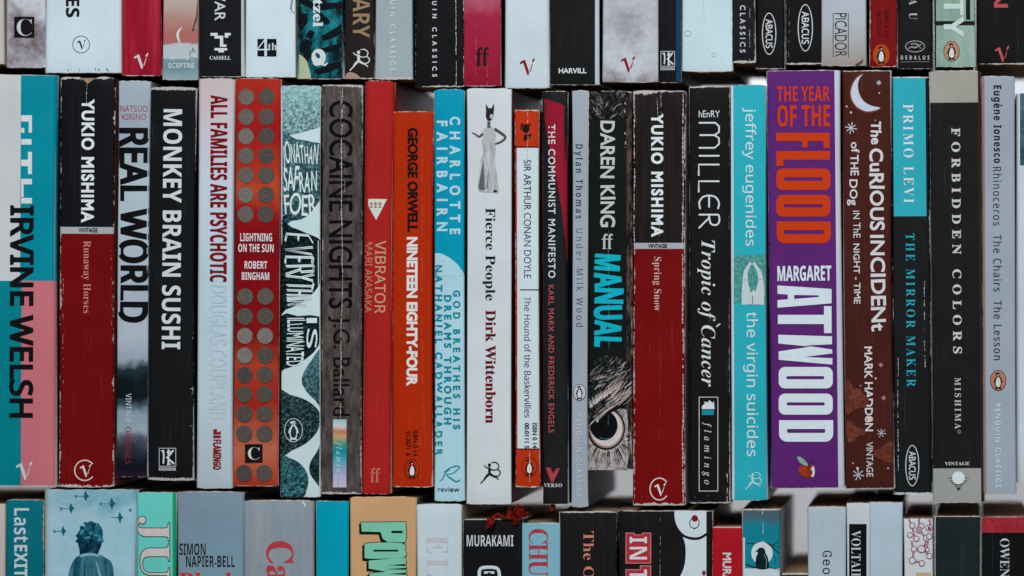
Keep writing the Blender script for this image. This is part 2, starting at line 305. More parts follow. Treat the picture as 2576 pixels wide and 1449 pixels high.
    (103, 'b', 244, [[109,-105,79,-103,54,-98,35,-90,22,-80,13,-69,11,-55,15,-41,29,-28,51,-19,32,-7,21,7,18,23,19,34,24,45,32,55,43,64,58,73,76,82,43,100,23,126,17,158,18,173,22,187,30,199,39,210,51,219,65,227,81,233,98,236,117,237,136,236,155,232,173,227,236,227,236,199,200,199,209,185,215,169,217,152,216,137,212,124,206,113,197,102,186,93,174,86,160,81,145,78,128,77,117,77,106,77,97,77,90,74,84,70,79,65,76,59,75,53,78,44,88,38,105,36,130,36,155,36,176,34,193,30,206,25,217,18,225,10,231,-1,234,-13,235,-27,231,-50,221,-69,203,-84,178,-95,147,-102], [117,92,128,94,136,100,142,109,146,121,148,137,149,157,148,177,146,193,142,206,136,214,128,219,117,221,106,219,98,214,92,206,88,193,86,177,85,157,86,137,88,121,92,109,98,100,106,94], [120,-87,162,-82,188,-70,196,-49,195,-41,191,-35,186,-31,177,-28,166,-26,153,-25,72,-25,62,-34,56,-43,55,-54,56,-62,62,-70,70,-77,83,-82,99,-85]]),
    (104, 'b', 284, [[14,0,14,12,22,13,29,15,33,19,37,24,38,32,39,42,39,297,38,306,37,314,34,320,30,324,23,326,14,327,14,339,110,339,110,199,130,220,154,233,181,237,204,234,223,224,236,208,243,186,246,158,246,42,247,32,248,25,251,19,255,15,262,13,270,12,270,0,151,0,151,12,154,12,166,15,173,25,175,42,175,161,174,174,173,184,171,192,166,198,160,201,151,202,136,199,122,190,110,175,110,42,111,32,112,25,115,19,119,15,125,13,134,12,134,0]]),
    (105, 'b', 148, [[75,270,65,271,56,274,48,280,42,288,39,297,38,307,39,317,42,326,48,334,56,340,65,344,75,345,85,344,94,340,102,334,108,326,111,317,113,307,111,297,108,288,102,280,94,274,85,271], [14,0,14,12,22,13,29,16,34,19,37,24,38,32,39,42,39,188,39,198,37,207,35,212,31,215,24,218,15,219,16,231,111,231,111,42,111,32,113,25,115,20,119,16,125,13,134,12,134,0]]),
    (107, 'b', 267, [[13,0,13,12,22,13,29,16,34,19,37,25,38,32,39,42,39,296,39,306,37,314,35,320,31,323,24,326,15,327,16,339,110,339,110,126,169,184,176,193,180,200,181,207,179,213,170,217,156,219,153,219,153,231,257,231,257,219,238,215,221,207,204,193,166,156,258,25,264,18,272,13,280,12,280,0,157,0,157,12,162,12,171,13,176,17,178,23,173,36,121,109,110,100,110,42,111,32,112,25,115,20,119,16,125,13,134,12,134,0]]),
    (108, 'b', 149, [[14,0,14,12,22,13,29,16,34,19,37,24,38,32,39,42,39,296,39,306,37,314,35,320,31,323,24,326,15,327,15,339,111,339,111,42,111,32,113,25,115,20,119,16,125,13,134,12,134,0]]),
    (110, 'b', 284, [[14,0,14,12,22,13,29,15,33,19,37,24,38,32,39,42,39,189,38,198,37,205,34,211,30,215,23,218,14,219,14,231,110,231,110,199,130,220,154,233,181,237,204,234,223,224,236,208,243,186,246,158,246,42,247,32,248,25,251,19,255,15,262,13,270,12,270,0,151,0,151,12,154,12,166,15,173,25,175,42,175,161,174,174,173,184,171,192,166,198,160,201,151,202,136,199,122,190,110,175,110,42,111,32,112,25,115,19,119,15,125,13,134,12,134,0]]),
    (111, 'b', 251, [[126,-8,104,-6,85,0,67,8,52,20,39,35,28,52,20,71,16,92,14,115,16,137,20,158,28,178,39,195,52,209,67,221,85,230,104,235,125,237,146,235,165,230,183,221,198,210,211,195,222,178,230,159,234,138,236,115,234,91,230,70,222,51,211,34,198,20,183,8,165,-1,146,-6], [126,8,138,11,148,18,156,29,158,37,160,47,162,61,163,115,163,153,160,182,155,202,147,213,138,220,126,223,112,220,102,213,96,202,91,182,88,154,87,115,89,61,91,48,93,37,96,29,103,18,113,11]]),
    (112, 'b', 277, [[13,-104,13,-92,20,-91,26,-90,30,-87,33,-84,36,-80,38,-75,39,-48,39,181,39,195,37,204,35,211,30,215,24,218,14,219,14,231,107,231,107,195,124,219,145,233,172,238,188,236,204,231,218,222,230,210,241,196,249,180,255,161,259,141,260,119,259,96,255,74,249,54,240,36,230,21,217,9,202,0,186,-6,169,-8,146,-4,127,6,110,24,110,-43,113,-74,116,-80,119,-84,124,-87,147,-92,147,-104], [145,21,159,24,170,31,178,44,184,63,187,86,188,115,187,143,184,166,180,184,172,197,162,204,148,207,134,203,121,193,110,175,110,51,119,34,131,24]]),
    (114, 'b', 214, [[14,0,14,12,22,13,29,16,34,19,37,24,38,32,39,42,39,188,39,199,37,207,35,212,30,215,24,218,15,219,16,231,109,231,109,188,118,202,128,214,139,224,151,231,162,236,173,237,186,236,197,232,205,226,211,218,214,209,216,198,215,189,212,181,207,174,201,169,193,166,185,165,177,166,170,168,165,172,154,186,150,190,146,193,140,193,134,192,127,187,121,180,115,170,112,157,111,143,111,42,112,31,114,24,118,19,125,15,134,13,147,12,147,0]]),
    (115, 'b', 215, [[113,-8,98,-6,82,-2,65,5,55,7,47,5,42,1,38,-7,27,-7,27,79,40,79,45,59,54,42,65,29,77,19,90,13,105,11,116,12,125,15,133,20,139,26,142,34,143,44,140,57,131,68,116,78,79,96,64,106,51,115,41,126,33,138,29,150,28,164,30,184,37,201,48,217,64,228,83,235,105,238,124,235,148,229,153,228,158,227,164,228,168,232,172,238,181,238,181,165,170,165,164,182,156,195,146,206,135,214,124,219,111,221,101,220,93,217,87,213,82,207,79,201,78,193,79,185,81,179,86,173,92,168,100,163,109,158,143,141,158,132,170,123,180,113,186,101,190,87,191,70,189,48,182,29,170,14,154,2,135,-5]]),
    (116, 'b', 170, [[92,-7,74,-5,60,0,49,8,42,19,37,34,36,53,36,208,15,208,15,223,65,275,78,290,88,303,96,316,107,316,107,231,155,231,155,208,107,208,107,61,108,52,109,44,111,38,114,33,119,31,125,30,136,33,145,41,153,55,166,49,147,18,123,-1]]),
    (117, 'b', 279, [[98,-8,77,-5,60,1,49,13,40,28,36,48,34,72,34,184,33,195,32,204,29,210,25,215,18,218,9,219,9,231,106,231,106,55,106,47,109,40,112,34,117,30,124,27,132,27,146,29,159,36,170,49,170,184,169,196,168,205,165,211,159,215,152,218,141,219,141,231,241,231,241,52,242,42,243,34,247,29,251,26,259,23,268,22,268,10,239,8,206,2,170,-8,170,30,161,19,150,10,139,3,126,-3,112,-6]]),
    (119, 'b', 324, [[91,-8,12,197,5,212,1,215,-3,217,-8,219,-8,231,103,231,103,219,89,215,87,213,85,210,85,206,86,198,89,188,124,94,157,175,150,198,141,215,138,217,132,219,125,219,125,231,241,231,241,219,229,217,222,212,220,206,221,200,222,195,250,105,285,191,288,205,287,209,286,213,283,215,265,219,265,231,332,231,332,219,325,218,320,216,316,212,306,192,227,-8,215,-8,166,146,104,-8]]),
    (120, 'b', 238, [[4,0,4,11,18,17,32,27,46,42,92,102,32,196,23,208,13,215,3,219,3,231,126,231,126,219,114,218,107,214,105,208,111,193,137,153,167,191,171,197,174,203,175,208,174,211,172,214,169,216,150,219,150,231,232,231,232,221,217,215,203,204,189,189,148,137,217,27,226,16,229,14,233,12,237,12,237,0,116,0,116,12,133,14,136,16,137,19,138,23,137,28,134,36,129,44,102,85,73,46,67,38,64,31,63,25,65,17,73,13,85,11,88,11,88,0]]),
    (121, 'b', 224, [[39,-105,27,-103,17,-99,8,-93,1,-85,-4,-74,-5,-62,-4,-54,-1,-47,4,-40,10,-34,18,-31,27,-29,35,-30,42,-33,48,-37,52,-42,55,-49,56,-57,55,-61,55,-65,56,-70,59,-73,64,-74,70,-71,77,-65,85,-55,96,-33,105,-3,27,186,18,205,12,214,8,216,3,218,-2,219,-4,219,-4,231,121,231,121,219,101,215,98,213,96,209,96,204,97,199,99,191,138,89,172,180,176,193,177,204,176,209,174,213,171,215,151,219,151,231,223,231,223,219,216,217,211,214,206,209,193,180,121,-18,112,-39,104,-57,96,-71,88,-82,80,-91,71,-97,61,-101,51,-104]]),
    (122, 'b', 218, [[10,0,10,10,125,214,96,214,79,213,65,209,54,202,45,192,38,179,33,161,19,161,24,231,204,231,204,217,93,18,114,18,135,20,152,25,166,33,177,44,186,60,194,80,206,80,200,0]]),
    (32, 'bi', 139, []),
    (67, 'bi', 328, [[151,-9,124,-7,99,-1,78,8,59,20,44,35,31,53,22,74,17,97,15,122,16,147,20,171,27,195,37,219,48,241,62,262,78,281,95,298,115,313,146,330,179,341,214,345,236,343,260,340,287,333,296,332,303,331,310,332,316,337,321,345,334,345,313,229,298,230,297,260,291,284,281,302,267,316,250,324,230,327,207,324,186,314,165,298,146,276,129,248,113,214,101,176,93,140,91,106,93,80,101,57,113,39,129,26,148,18,171,15,208,22,243,43,274,78,288,68,266,40,241,19,213,4,183,-5]]),
    (72, 'bi', 378, [[-25,0,-25,12,-15,12,-7,13,0,15,6,19,12,24,17,30,29,64,86,275,89,288,90,301,89,307,86,313,81,318,74,321,65,323,55,323,55,336,211,336,211,323,201,323,192,322,185,319,179,316,174,311,170,305,158,272,135,188,254,188,278,275,282,301,281,307,278,313,273,318,266,321,257,323,246,323,246,336,403,336,403,323,378,320,372,317,367,313,362,306,350,275,293,61,288,35,289,28,292,22,297,18,303,15,312,13,324,12,324,0,167,0,167,12,177,12,185,13,192,15,198,19,204,24,209,30,221,64,248,164,129,164,101,61,97,35,100,23,112,15,132,12,132,0]]),
    (84, 'bi', 300, [[33,0,33,13,45,14,56,16,64,20,70,26,76,34,79,44,153,318,144,318,125,316,107,310,89,299,73,285,59,267,48,246,35,246,54,336,326,336,311,240,297,240,293,268,284,289,271,305,253,314,232,318,228,318,155,47,153,34,154,27,156,22,161,18,167,16,176,14,188,13,188,0]]),
    (97, 'bi', 250, [[40,-7,25,-5,12,1,1,10,-7,23,-12,37,-14,55,-13,72,-9,91,-4,109,4,128,13,146,24,164,36,179,49,193,63,206,84,219,104,228,123,230,141,227,153,216,160,198,167,225,221,225,180,81,173,55,170,42,171,35,173,31,178,30,187,34,199,46,212,65,223,58,198,22,172,1,147,-7,129,-3,119,8,116,26,117,39,121,56,108,37,96,21,83,9,69,0,55,-5], [69,30,77,32,84,35,92,42,100,50,107,59,114,70,131,109,143,150,148,185,145,198,139,206,128,209,121,208,113,203,105,196,97,187,89,176,81,163,62,118,52,86,49,60,51,44,58,34]]),
    (99, 'bi', 206, [[69,-7,47,-5,28,2,13,14,2,30,-5,49,-7,73,-5,97,1,121,12,145,26,168,44,188,65,206,88,220,111,228,133,230,149,229,164,224,175,217,184,207,189,197,191,185,190,176,187,167,182,160,176,155,168,152,159,151,151,152,144,155,139,159,134,164,132,170,131,177,131,182,133,187,135,192,140,204,139,210,135,214,129,215,120,213,112,209,104,201,95,191,88,179,80,166,73,151,67,135,62,120,59,103,56,88,56,73,57,59,60,47,65,38,73,31,82,27,92,26,112,31,132,46,152,72,166,62,137,24,104,1]]),
    (101, 'bi', 201, [[65,-7,44,-5,27,2,12,14,1,30,-6,50,-8,73,-7,91,-3,109,4,128,13,146,24,163,37,179,51,193,66,206,82,216,98,224,114,229,131,230,147,229,160,225,171,218,179,209,184,198,186,185,182,165,171,147,154,129,129,114,97,101,58,92,56,65,57,54,60,45,65,37,72,31,81,28,91,26,109,31,127,46,145,71,160,62,133,24,102,1], [63,109,78,113,92,120,105,128,116,137,126,147,134,158,139,170,143,182,144,194,143,200,142,205,139,209,136,212,132,213,128,214,116,211,105,202,93,188,82,167,72,141]]),
    (102, 'bi', 144, [[-49,-103,-61,-102,-72,-98,-81,-92,-88,-84,-92,-74,-93,-63,-92,-55,-90,-49,-86,-43,-81,-39,-75,-36,-67,-35,-61,-36,-56,-38,-51,-42,-47,-46,-45,-52,-44,-59,-45,-64,-46,-69,-48,-73,-53,-79,-52,-84,-49,-86,-44,-87,-37,-86,-31,-82,-25,-76,-20,-68,-15,-59,-11,-48,3,2,19,78,45,205,10,205,14,225,49,225,61,264,76,295,93,319,113,336,135,347,158,350,173,349,186,345,196,339,204,331,208,322,210,311,207,296,198,287,184,284,178,285,172,287,167,291,163,296,160,301,160,307,163,320,167,329,167,332,164,334,160,335,150,332,141,323,133,309,124,288,116,260,107,225,150,225,147,205,105,205,79,84,69,44,59,9,48,-21,36,-47,23,-67,8,-83,-8,-94,-28,-101]]),
    (105, 'bi', 145, [[98,276,89,278,81,281,75,286,69,293,66,301,65,310,66,318,69,326,75,333,81,338,89,341,98,342,107,341,114,338,121,333,127,326,130,318,131,310,130,301,127,293,121,286,114,281,107,278], [37,-6,26,-5,17,-2,10,4,5,11,2,20,1,30,3,48,8,65,33,157,38,176,40,189,37,197,30,201,19,203,14,203,14,216,66,223,112,230,67,64,63,41,63,36,66,33,70,31,80,35,91,47,106,67,116,60,90,23,64,1]]),
    (110, 'bi', 266, [[158,-7,140,-3,129,10,125,30,130,62,147,114,164,165,168,184,167,189,164,193,158,194,141,188,122,171,102,142,91,123,82,102,73,80,64,55,56,29,49,0,-11,0,32,157,37,179,39,189,36,197,29,201,18,203,14,203,12,216,113,230,87,144,105,171,122,193,139,210,156,221,173,228,190,230,211,226,224,214,228,193,224,168,212,126,185,43,186,37,189,33,194,32,198,33,203,36,208,41,227,67,237,60,224,39,210,23,198,10,185,0,172,-5]]),
    (111, 'bi', 235, [[72,-7,50,-5,31,3,15,15,2,31,-5,50,-7,73,-6,91,-2,110,4,128,13,146,23,163,36,179,49,194,64,206,80,216,97,224,113,229,130,230,154,228,174,221,190,209,202,193,210,174,212,151,211,133,207,115,201,97,192,79,182,62,170,46,156,31,141,18,125,8,108,-1,90,-5], [77,10,85,11,92,16,100,22,107,32,114,42,120,55,137,98,149,142,153,179,150,199,142,211,128,215,120,213,113,209,105,203,98,194,91,183,84,171,67,128,56,83,52,43,54,25,63,14]]),
    (112, 'bi', 246, [[-58,-103,-58,-90,-50,-89,-43,-88,-38,-85,-34,-81,-30,-76,-28,-71,-22,-52,35,170,39,188,38,194,36,198,33,201,12,203,12,216,63,224,107,230,93,180,118,208,144,225,170,230,184,229,197,223,208,214,215,202,220,186,222,167,220,147,216,127,210,106,201,86,190,67,178,50,164,34,150,20,134,9,118,0,102,-5,85,-7,73,-6,61,-2,51,4,36,-51,33,-72,34,-78,36,-83,40,-86,64,-91,64,-103], [76,11,84,12,92,16,101,23,108,31,116,41,123,53,142,93,154,134,159,167,158,175,157,182,153,188,150,192,145,194,139,195,115,185,95,155,77,106,64,58,58,28,60,19,66,13]]),
    (114, 'bi', 194, [[-11,0,32,157,37,179,39,189,36,197,29,201,18,203,14,203,12,216,113,230,85,141,107,181,128,208,147,225,153,228,159,230,166,230,181,227,190,216,193,197,192,187,190,179,185,172,179,166,172,163,164,162,154,164,146,169,139,177,134,180,123,174,110,157,95,130,70,73,49,0]]),
    (32, 'g', 139, []),
    (45, 'g', 162, [[142,133,20,133,20,87,142,87]]),
    (46, 'g', 110, [[55,55,39,51,29,41,25,25,29,10,39,0,55,-5,70,0,80,10,85,25,80,41,70,51]]),
    (48, 'g', 250, [[235,171,230,229,215,277,192,314,162,337,125,345,88,337,58,314,35,277,20,229,15,171,20,112,35,64,58,27,88,4,125,-5,162,4,192,27,215,64,230,112], [186,171,183,126,175,91,163,64,146,48,125,42,104,48,87,64,75,91,67,126,64,171,67,215,75,250,87,277,104,293,125,299,146,293,163,277,175,250,183,215]]),
    (49, 'g', 250, [[150,341,101,341,101,0,150,0]]),
    (50, 'g', 250, [[233,47,102,47,143,96,173,137,193,173,205,206,209,239,204,274,190,304,168,326,139,340,105,345,78,342,51,331,24,313,24,252,51,279,76,293,101,298,120,294,136,286,149,272,157,255,160,233,157,208,149,185,135,160,100,108,58,53,17,4,17,0,233,0]]),
    (51, 'g', 250, [[41,285,62,293,80,298,99,299,130,293,150,275,158,248,155,231,147,217,133,207,114,201,90,199,90,154,116,152,137,144,151,132,160,116,163,96,156,68,137,49,108,42,83,45,58,53,32,68,32,15,56,4,81,-2,105,-5,140,0,170,14,192,36,207,65,212,99,207,133,191,162,163,180,188,199,202,224,207,257,202,286,189,311,168,330,140,341,106,345,82,344,61,339,41,331]]),
    (52, 'g', 250, [[199,345,178,345,5,134,5,112,150,112,150,0,199,0,199,112,236,112,236,156,199,156], [149,253,150,253,150,156,71,156]]),
    (53, 'g', 250, [[202,341,51,341,51,163,92,168,125,163,150,149,165,128,170,104,166,84,156,67,141,54,122,45,100,42,75,45,50,53,25,67,25,17,53,4,80,-2,107,-5,144,1,175,16,198,39,214,69,219,104,213,140,198,171,172,194,137,208,95,212,95,297,202,297]]),
    (54, 'g', 250, [[158,345,110,307,72,264,45,217,28,167,22,117,27,76,42,43,65,17,95,1,132,-5,163,1,191,15,213,38,227,66,232,98,228,130,215,157,194,178,168,192,137,197,116,195,98,190,84,183,106,230,143,274,188,308], [73,132,92,143,108,149,127,150,156,144,176,125,184,98,177,69,158,49,129,42,108,46,90,58,77,76,70,102]]),
    (55, 'g', 250, [[245,341,25,341,25,295,172,295,47,15,91,-5]]),
    (65, 'g', 334, [[181,343,147,343,0,0,50,0,93,100,238,100,283,0,334,0], [163,268,218,145,112,145]]),
    (66, 'g', 282, [[38,0,155,0,200,5,233,20,255,41,268,65,272,91,268,117,257,139,240,158,218,172,190,180,190,181,219,198,236,223,241,254,238,280,226,303,205,323,176,336,137,341,38,341], [87,297,132,297,155,295,172,288,183,277,189,264,191,250,188,230,180,215,165,204,145,197,119,195,87,195], [87,151,145,151,173,148,194,141,209,130,218,115,221,98,219,83,212,68,199,56,178,47,148,44,87,44]]),
    (67, 'g', 354, [[328,318,285,333,247,343,211,345,150,337,98,312,59,274,33,224,24,166,31,120,52,75,88,35,140,6,208,-4,256,-1,296,10,332,25,332,79,292,58,252,45,213,41,167,47,129,64,99,91,81,127,75,170,81,212,100,248,129,276,166,294,211,300,249,297,288,285,328,265]]),
    (68, 'g', 375, [[38,0,171,0,233,9,283,35,321,73,344,119,352,170,345,219,324,265,289,304,238,331,171,341,38,341], [87,297,163,297,214,290,253,272,280,245,296,210,302,170,298,141,285,108,261,76,222,53,165,44,87,44]]),
    (69, 'g', 250, [[231,341,38,341,38,0,236,0,236,44,87,44,87,150,226,150,226,194,87,194,87,297,231,297]]),
    (70, 'g', 235, [[220,341,38,341,38,0,87,0,87,158,220,158,220,203,87,203,87,297,220,297]]),
    (71, 'g', 370, [[337,168,222,168,222,124,288,124,288,54,264,47,239,42,214,40,168,47,130,64,101,92,82,127,76,170,82,212,100,248,129,276,165,294,207,300,248,297,289,285,329,267,329,316,283,334,245,343,208,345,149,337,99,312,59,274,34,225,25,168,34,112,59,64,97,28,147,4,207,-5,251,-2,293,7,337,24]]),
    (72, 'g', 365, [[327,341,278,341,278,193,87,193,87,341,38,341,38,0,87,0,87,149,278,149,278,0,327,0]]),
    (73, 'g', 125, [[87,341,38,341,38,0,87,0]]),
    (74, 'g', 125, [[87,341,38,341,38,10,37,-18,33,-40,24,-56,7,-65,-18,-69,-31,-69,-22,-114,-7,-115,29,-110,56,-94,74,-71,84,-40,87,-4]]),
    (75, 'g', 328, [[143,180,291,341,230,341,87,185,87,341,38,341,38,0,87,0,87,169,260,0,328,0]]),
    (76, 'g', 245, [[86,341,37,341,37,0,240,0,240,44,86,44]]),
    (77, 'g', 391, [[355,341,309,341,196,201,83,341,37,341,37,0,86,0,86,265,87,265,191,133,200,133,305,265,306,265,306,0,355,0]]),
    (78, 'g', 391, [[353,341,307,341,307,77,76,341,37,341,37,0,83,0,83,263,311,0,353,0]]),
    (79, 'g', 412, [[23,170,31,117,54,69,92,30,143,5,204,-4,268,5,319,31,357,69,381,117,389,170,381,225,357,273,319,311,268,336,206,346,144,336,93,311,55,273,31,225], [73,170,79,213,98,249,126,276,163,294,206,301,249,294,285,276,314,249,332,213,339,170,332,128,314,93,285,65,249,47,206,41,163,47,126,65,98,93,79,128]]),
    (80, 'g', 255, [[35,341,35,0,84,0,84,147,135,147,177,152,210,166,232,186,246,213,250,243,246,274,233,301,212,322,181,336,142,341], [84,297,142,297,165,294,181,286,192,274,198,260,200,245,197,226,189,211,176,201,160,194,139,191,84,191]]),
    (82, 'g', 302, [[39,341,39,0,88,0,88,148,108,148,133,143,161,121,199,70,244,0,302,0,255,68,231,106,207,138,180,162,211,181,230,210,237,245,231,278,217,305,194,324,163,337,125,341], [88,299,119,299,144,297,163,290,176,279,183,265,186,248,184,231,178,216,165,203,146,195,119,192,88,192]]),
    (83, 'g', 229, [[200,321,175,335,149,343,124,346,89,341,60,329,38,311,25,285,20,255,35,207,72,174,116,147,152,118,167,83,162,63,143,46,112,40,79,45,49,62,22,89,22,27,51,9,83,-1,118,-5,149,0,175,13,195,32,208,58,213,88,198,141,161,177,117,203,81,228,65,261,72,282,92,296,120,301,144,298,171,287,200,266]]),
    (84, 'g', 302, [[293,341,9,341,9,297,127,297,127,0,176,0,176,297,293,297]]),
    (85, 'g', 354, [[324,341,275,341,275,143,273,113,267,88,254,68,234,54,207,44,173,41,146,44,121,53,100,69,88,86,81,108,79,139,79,341,31,341,31,129,38,79,60,42,91,16,130,0,173,-5,227,2,270,20,300,49,318,88,324,134]]),
    (86, 'g', 302, [[302,341,254,341,152,102,49,341,0,341,148,-3,158,-3]]),
    (87, 'g', 521, [[520,341,472,341,379,106,284,341,237,341,143,106,49,341,0,341,138,-3,148,-3,260,276,373,-3,382,-3]]),
    (88, 'g', 354, [[344,341,285,341,178,211,71,341,12,341,148,176,1,0,61,0,178,141,294,0,353,0,208,176]]),
    (89, 'g', 302, [[151,223,59,341,0,341,127,181,127,0,176,0,176,180,302,341,243,341]]),
    (97, 'g', 214, [[206,40,196,34,188,29,182,28,177,29,174,33,173,40,173,155,169,182,158,203,140,218,118,226,92,229,62,226,37,216,18,199,18,150,40,171,64,183,89,187,111,183,125,170,129,147,129,136,90,121,68,113,47,104,30,91,18,74,13,50,20,23,39,3,68,-5,88,-2,109,6,129,19,135,5,146,-2,163,-5,175,-3,188,2,206,13], [129,46,117,36,104,29,90,27,73,31,62,42,58,58,68,81,94,97,129,111]]),
    (100, 'g', 255, [[226,341,181,341,181,220,164,225,149,228,134,229,97,224,66,208,43,185,27,154,22,118,27,78,41,45,64,21,94,5,131,0,226,0], [181,37,136,37,109,41,90,51,77,67,70,87,68,111,71,137,80,159,96,175,116,185,139,189,154,188,167,185,181,181]]),
    (101, 'g', 240, [[219,65,193,50,167,41,140,38,117,41,97,49,82,63,71,81,65,105,223,105,219,150,206,185,186,209,158,224,126,229,91,224,62,208,40,184,25,153,21,115,25,79,39,46,61,20,91,2,130,-5,164,-2,192,7,219,22], [66,135,77,165,97,184,127,190,154,184,172,164,179,135]]),
    (102, 'g', 125, [[148,341,113,346,86,339,65,324,49,304,39,278,36,241,36,224,5,224,5,185,36,185,36,0,81,0,81,185,121,185,121,224,81,224,81,246,82,265,87,280,96,292,109,299,128,301,135,301,141,300,148,298]]),
    (103, 'g', 214, [[211,225,118,225,85,221,57,211,37,195,24,173,20,147,21,131,25,117,32,105,42,94,54,84,70,76,70,76,51,68,38,57,34,44,36,34,44,24,56,15,25,2,6,-18,0,-47,5,-69,19,-88,41,-102,70,-112,104,-115,140,-112,170,-103,191,-88,205,-68,209,-44,207,-27,200,-12,188,1,170,12,144,19,107,28,84,37,76,48,93,64,130,71,167,90,177,104,185,122,188,141,186,158,178,174,165,190,211,190], [148,146,142,125,127,110,105,104,81,110,66,124,60,146,66,166,82,180,105,186,126,181,142,166], [167,-47,159,-65,138,-76,105,-79,70,-76,49,-64,42,-45,49,-27,66,-15,93,-11,111,-12,131,-15,149,-22,161,-32]]),
    (104, 'g', 250, [[75,341,31,341,31,0,75,0,75,161,95,180,112,190,131,193,154,187,170,168,175,139,175,0,219,0,219,137,216,171,205,196,189,214,168,225,143,229,118,225,95,213,76,195,75,195]]),
    (105, 'g', 110, [[77,225,33,225,33,0,77,0], [82,293,78,306,68,315,55,319,42,315,32,306,28,293,32,279,42,270,55,266,68,270,78,279]]),
    (108, 'g', 110, [[77,341,33,341,33,0,77,0]]),
    (110, 'g', 250, [[75,225,31,225,31,0,75,0,75,161,95,180,112,190,131,193,154,187,170,168,175,139,175,0,219,0,219,138,216,172,205,197,188,215,167,225,143,229,118,225,95,213,76,195,75,195]]),
    (111, 'g', 276, [[137,229,98,223,66,207,40,183,24,151,18,115,24,76,40,43,65,18,98,1,137,-5,177,1,210,17,236,42,252,75,258,115,252,152,236,184,210,208,176,223], [136,189,161,185,182,175,198,159,209,139,213,114,209,87,199,65,183,49,162,39,136,35,112,39,92,50,77,66,67,88,64,115,67,139,77,159,92,175,112,185]]),
    (114, 'g', 198, [[35,225,35,0,79,0,79,118,86,152,106,177,134,187,146,184,161,176,175,164,199,203,180,218,163,226,145,229,124,223,102,205,80,173,79,173,79,225]]),
    (116, 'g', 167, [[84,271,0,189,0,185,39,185,39,66,42,43,51,24,65,9,86,-1,112,-5,129,-3,148,3,166,10,166,52,148,43,132,37,116,35,101,38,89,49,84,70,84,185,155,185,155,225,84,225]]),
    (117, 'g', 250, [[218,0,218,225,174,225,174,64,158,47,140,36,121,33,95,38,80,55,75,82,75,225,30,225,30,85,34,54,44,29,61,11,82,-1,107,-5,130,0,153,11,174,29,174,0]]),
    (118, 'g', 219, [[103,-5,118,-5,217,225,170,225,111,87,50,225,2,225]]),
    (119, 'g', 360, [[196,225,163,225,107,89,48,225,0,225,100,-5,114,-5,180,152,247,-5,260,-5,360,225,312,225,254,89]]),
    (72, 'i', 388, [[-25,0,-23,10,-20,10,5,13,10,16,16,21,20,26,24,34,28,43,31,54,93,286,98,312,97,320,94,325,89,330,82,333,73,335,61,336,63,346,201,346,199,336,196,336,183,335,172,332,163,327,156,319,150,307,144,290,124,212,122,202,122,199,123,196,126,195,138,193,266,193,278,195,283,204,306,286,310,312,309,320,306,325,301,330,294,333,284,335,272,336,275,346,413,346,410,336,406,336,393,335,382,332,374,327,367,319,362,307,357,292,295,60,291,44,290,34,290,26,293,20,298,16,306,13,315,11,328,10,325,0,187,0,190,10,191,10,217,13,223,16,228,21,232,26,243,54,271,158,272,162,272,165,272,169,270,171,268,172,255,174,128,174,116,172,111,164,83,60,79,44,78,34,78,26,81,20,87,16,94,13,103,11,116,10,113,0]]),
    (97, 'i', 255, [[37,-6,25,-4,15,0,6,8,0,18,-4,32,-5,48,-3,75,3,103,14,130,28,157,46,182,67,204,90,221,113,232,137,236,155,232,167,224,173,208,180,230,218,230,172,67,165,33,166,29,169,27,173,26,182,30,194,41,210,60,217,53,191,20,167,1,145,-6,134,-3,127,4,125,17,127,31,133,55,142,87,123,59,106,35,89,17,72,4,55,-3], [61,25,69,26,77,29,86,35,95,44,104,53,113,65,138,105,145,120,151,135,156,150,160,165,162,178,163,191,160,209,152,219,138,223,122,220,107,211,92,198,78,179,66,157,55,130,44,91,40,55,42,38,49,28]]),
    (102, 'i', 148, [[-36,-114,-45,-113,-52,-110,-59,-106,-64,-100,-67,-94,-68,-86,-66,-74,-60,-67,-50,-65,-40,-66,-35,-72,-33,-81,-34,-89,-36,-95,-36,-98,-34,-99,-31,-100,-22,-98,-14,-91,-7,-81,2,-55,10,-18,53,211,5,211,9,227,56,227,62,254,71,286,84,313,100,334,119,350,139,359,161,362,173,361,184,358,193,352,200,345,204,336,205,327,202,314,194,306,181,304,171,306,165,313,163,323,163,328,165,333,167,339,163,346,153,349,135,342,121,321,111,285,98,227,157,227,154,211,95,211,75,112,50,5,42,-22,33,-45,25,-64,6,-92,-14,-108]]),
    (103, 'i', 213, [[47,-114,22,-112,2,-107,-16,-98,-28,-86,-36,-72,-39,-56,-31,-29,-10,-4,27,18,14,25,7,33,5,43,6,48,10,55,16,62,44,90,24,105,12,123,8,145,9,161,14,176,21,190,32,204,45,215,60,224,76,231,94,236,113,237,125,236,139,233,153,228,183,220,216,220,216,198,181,198,185,176,183,159,178,144,171,129,160,116,148,105,133,96,117,90,100,86,82,85,61,86,52,78,47,71,45,65,49,56,62,48,84,40,108,32,128,24,144,14,156,2,164,-12,166,-30,164,-46,159,-60,151,-74,140,-86,126,-96,110,-103,91,-109,70,-113], [83,96,93,97,103,102,112,108,121,118,128,129,134,142,138,156,141,170,142,185,141,197,138,207,133,215,126,220,119,224,110,225,100,224,90,219,81,212,72,203,65,192,58,179,53,165,50,151,50,135,53,114,64,100], [56,-99,83,-96,104,-90,119,-79,128,-64,131,-44,130,-37,127,-30,122,-23,115,-17,107,-12,98,-7,70,4,39,13,13,-5,-2,-25,-7,-47,-4,-66,3,-80,16,-90,33,-96]]),
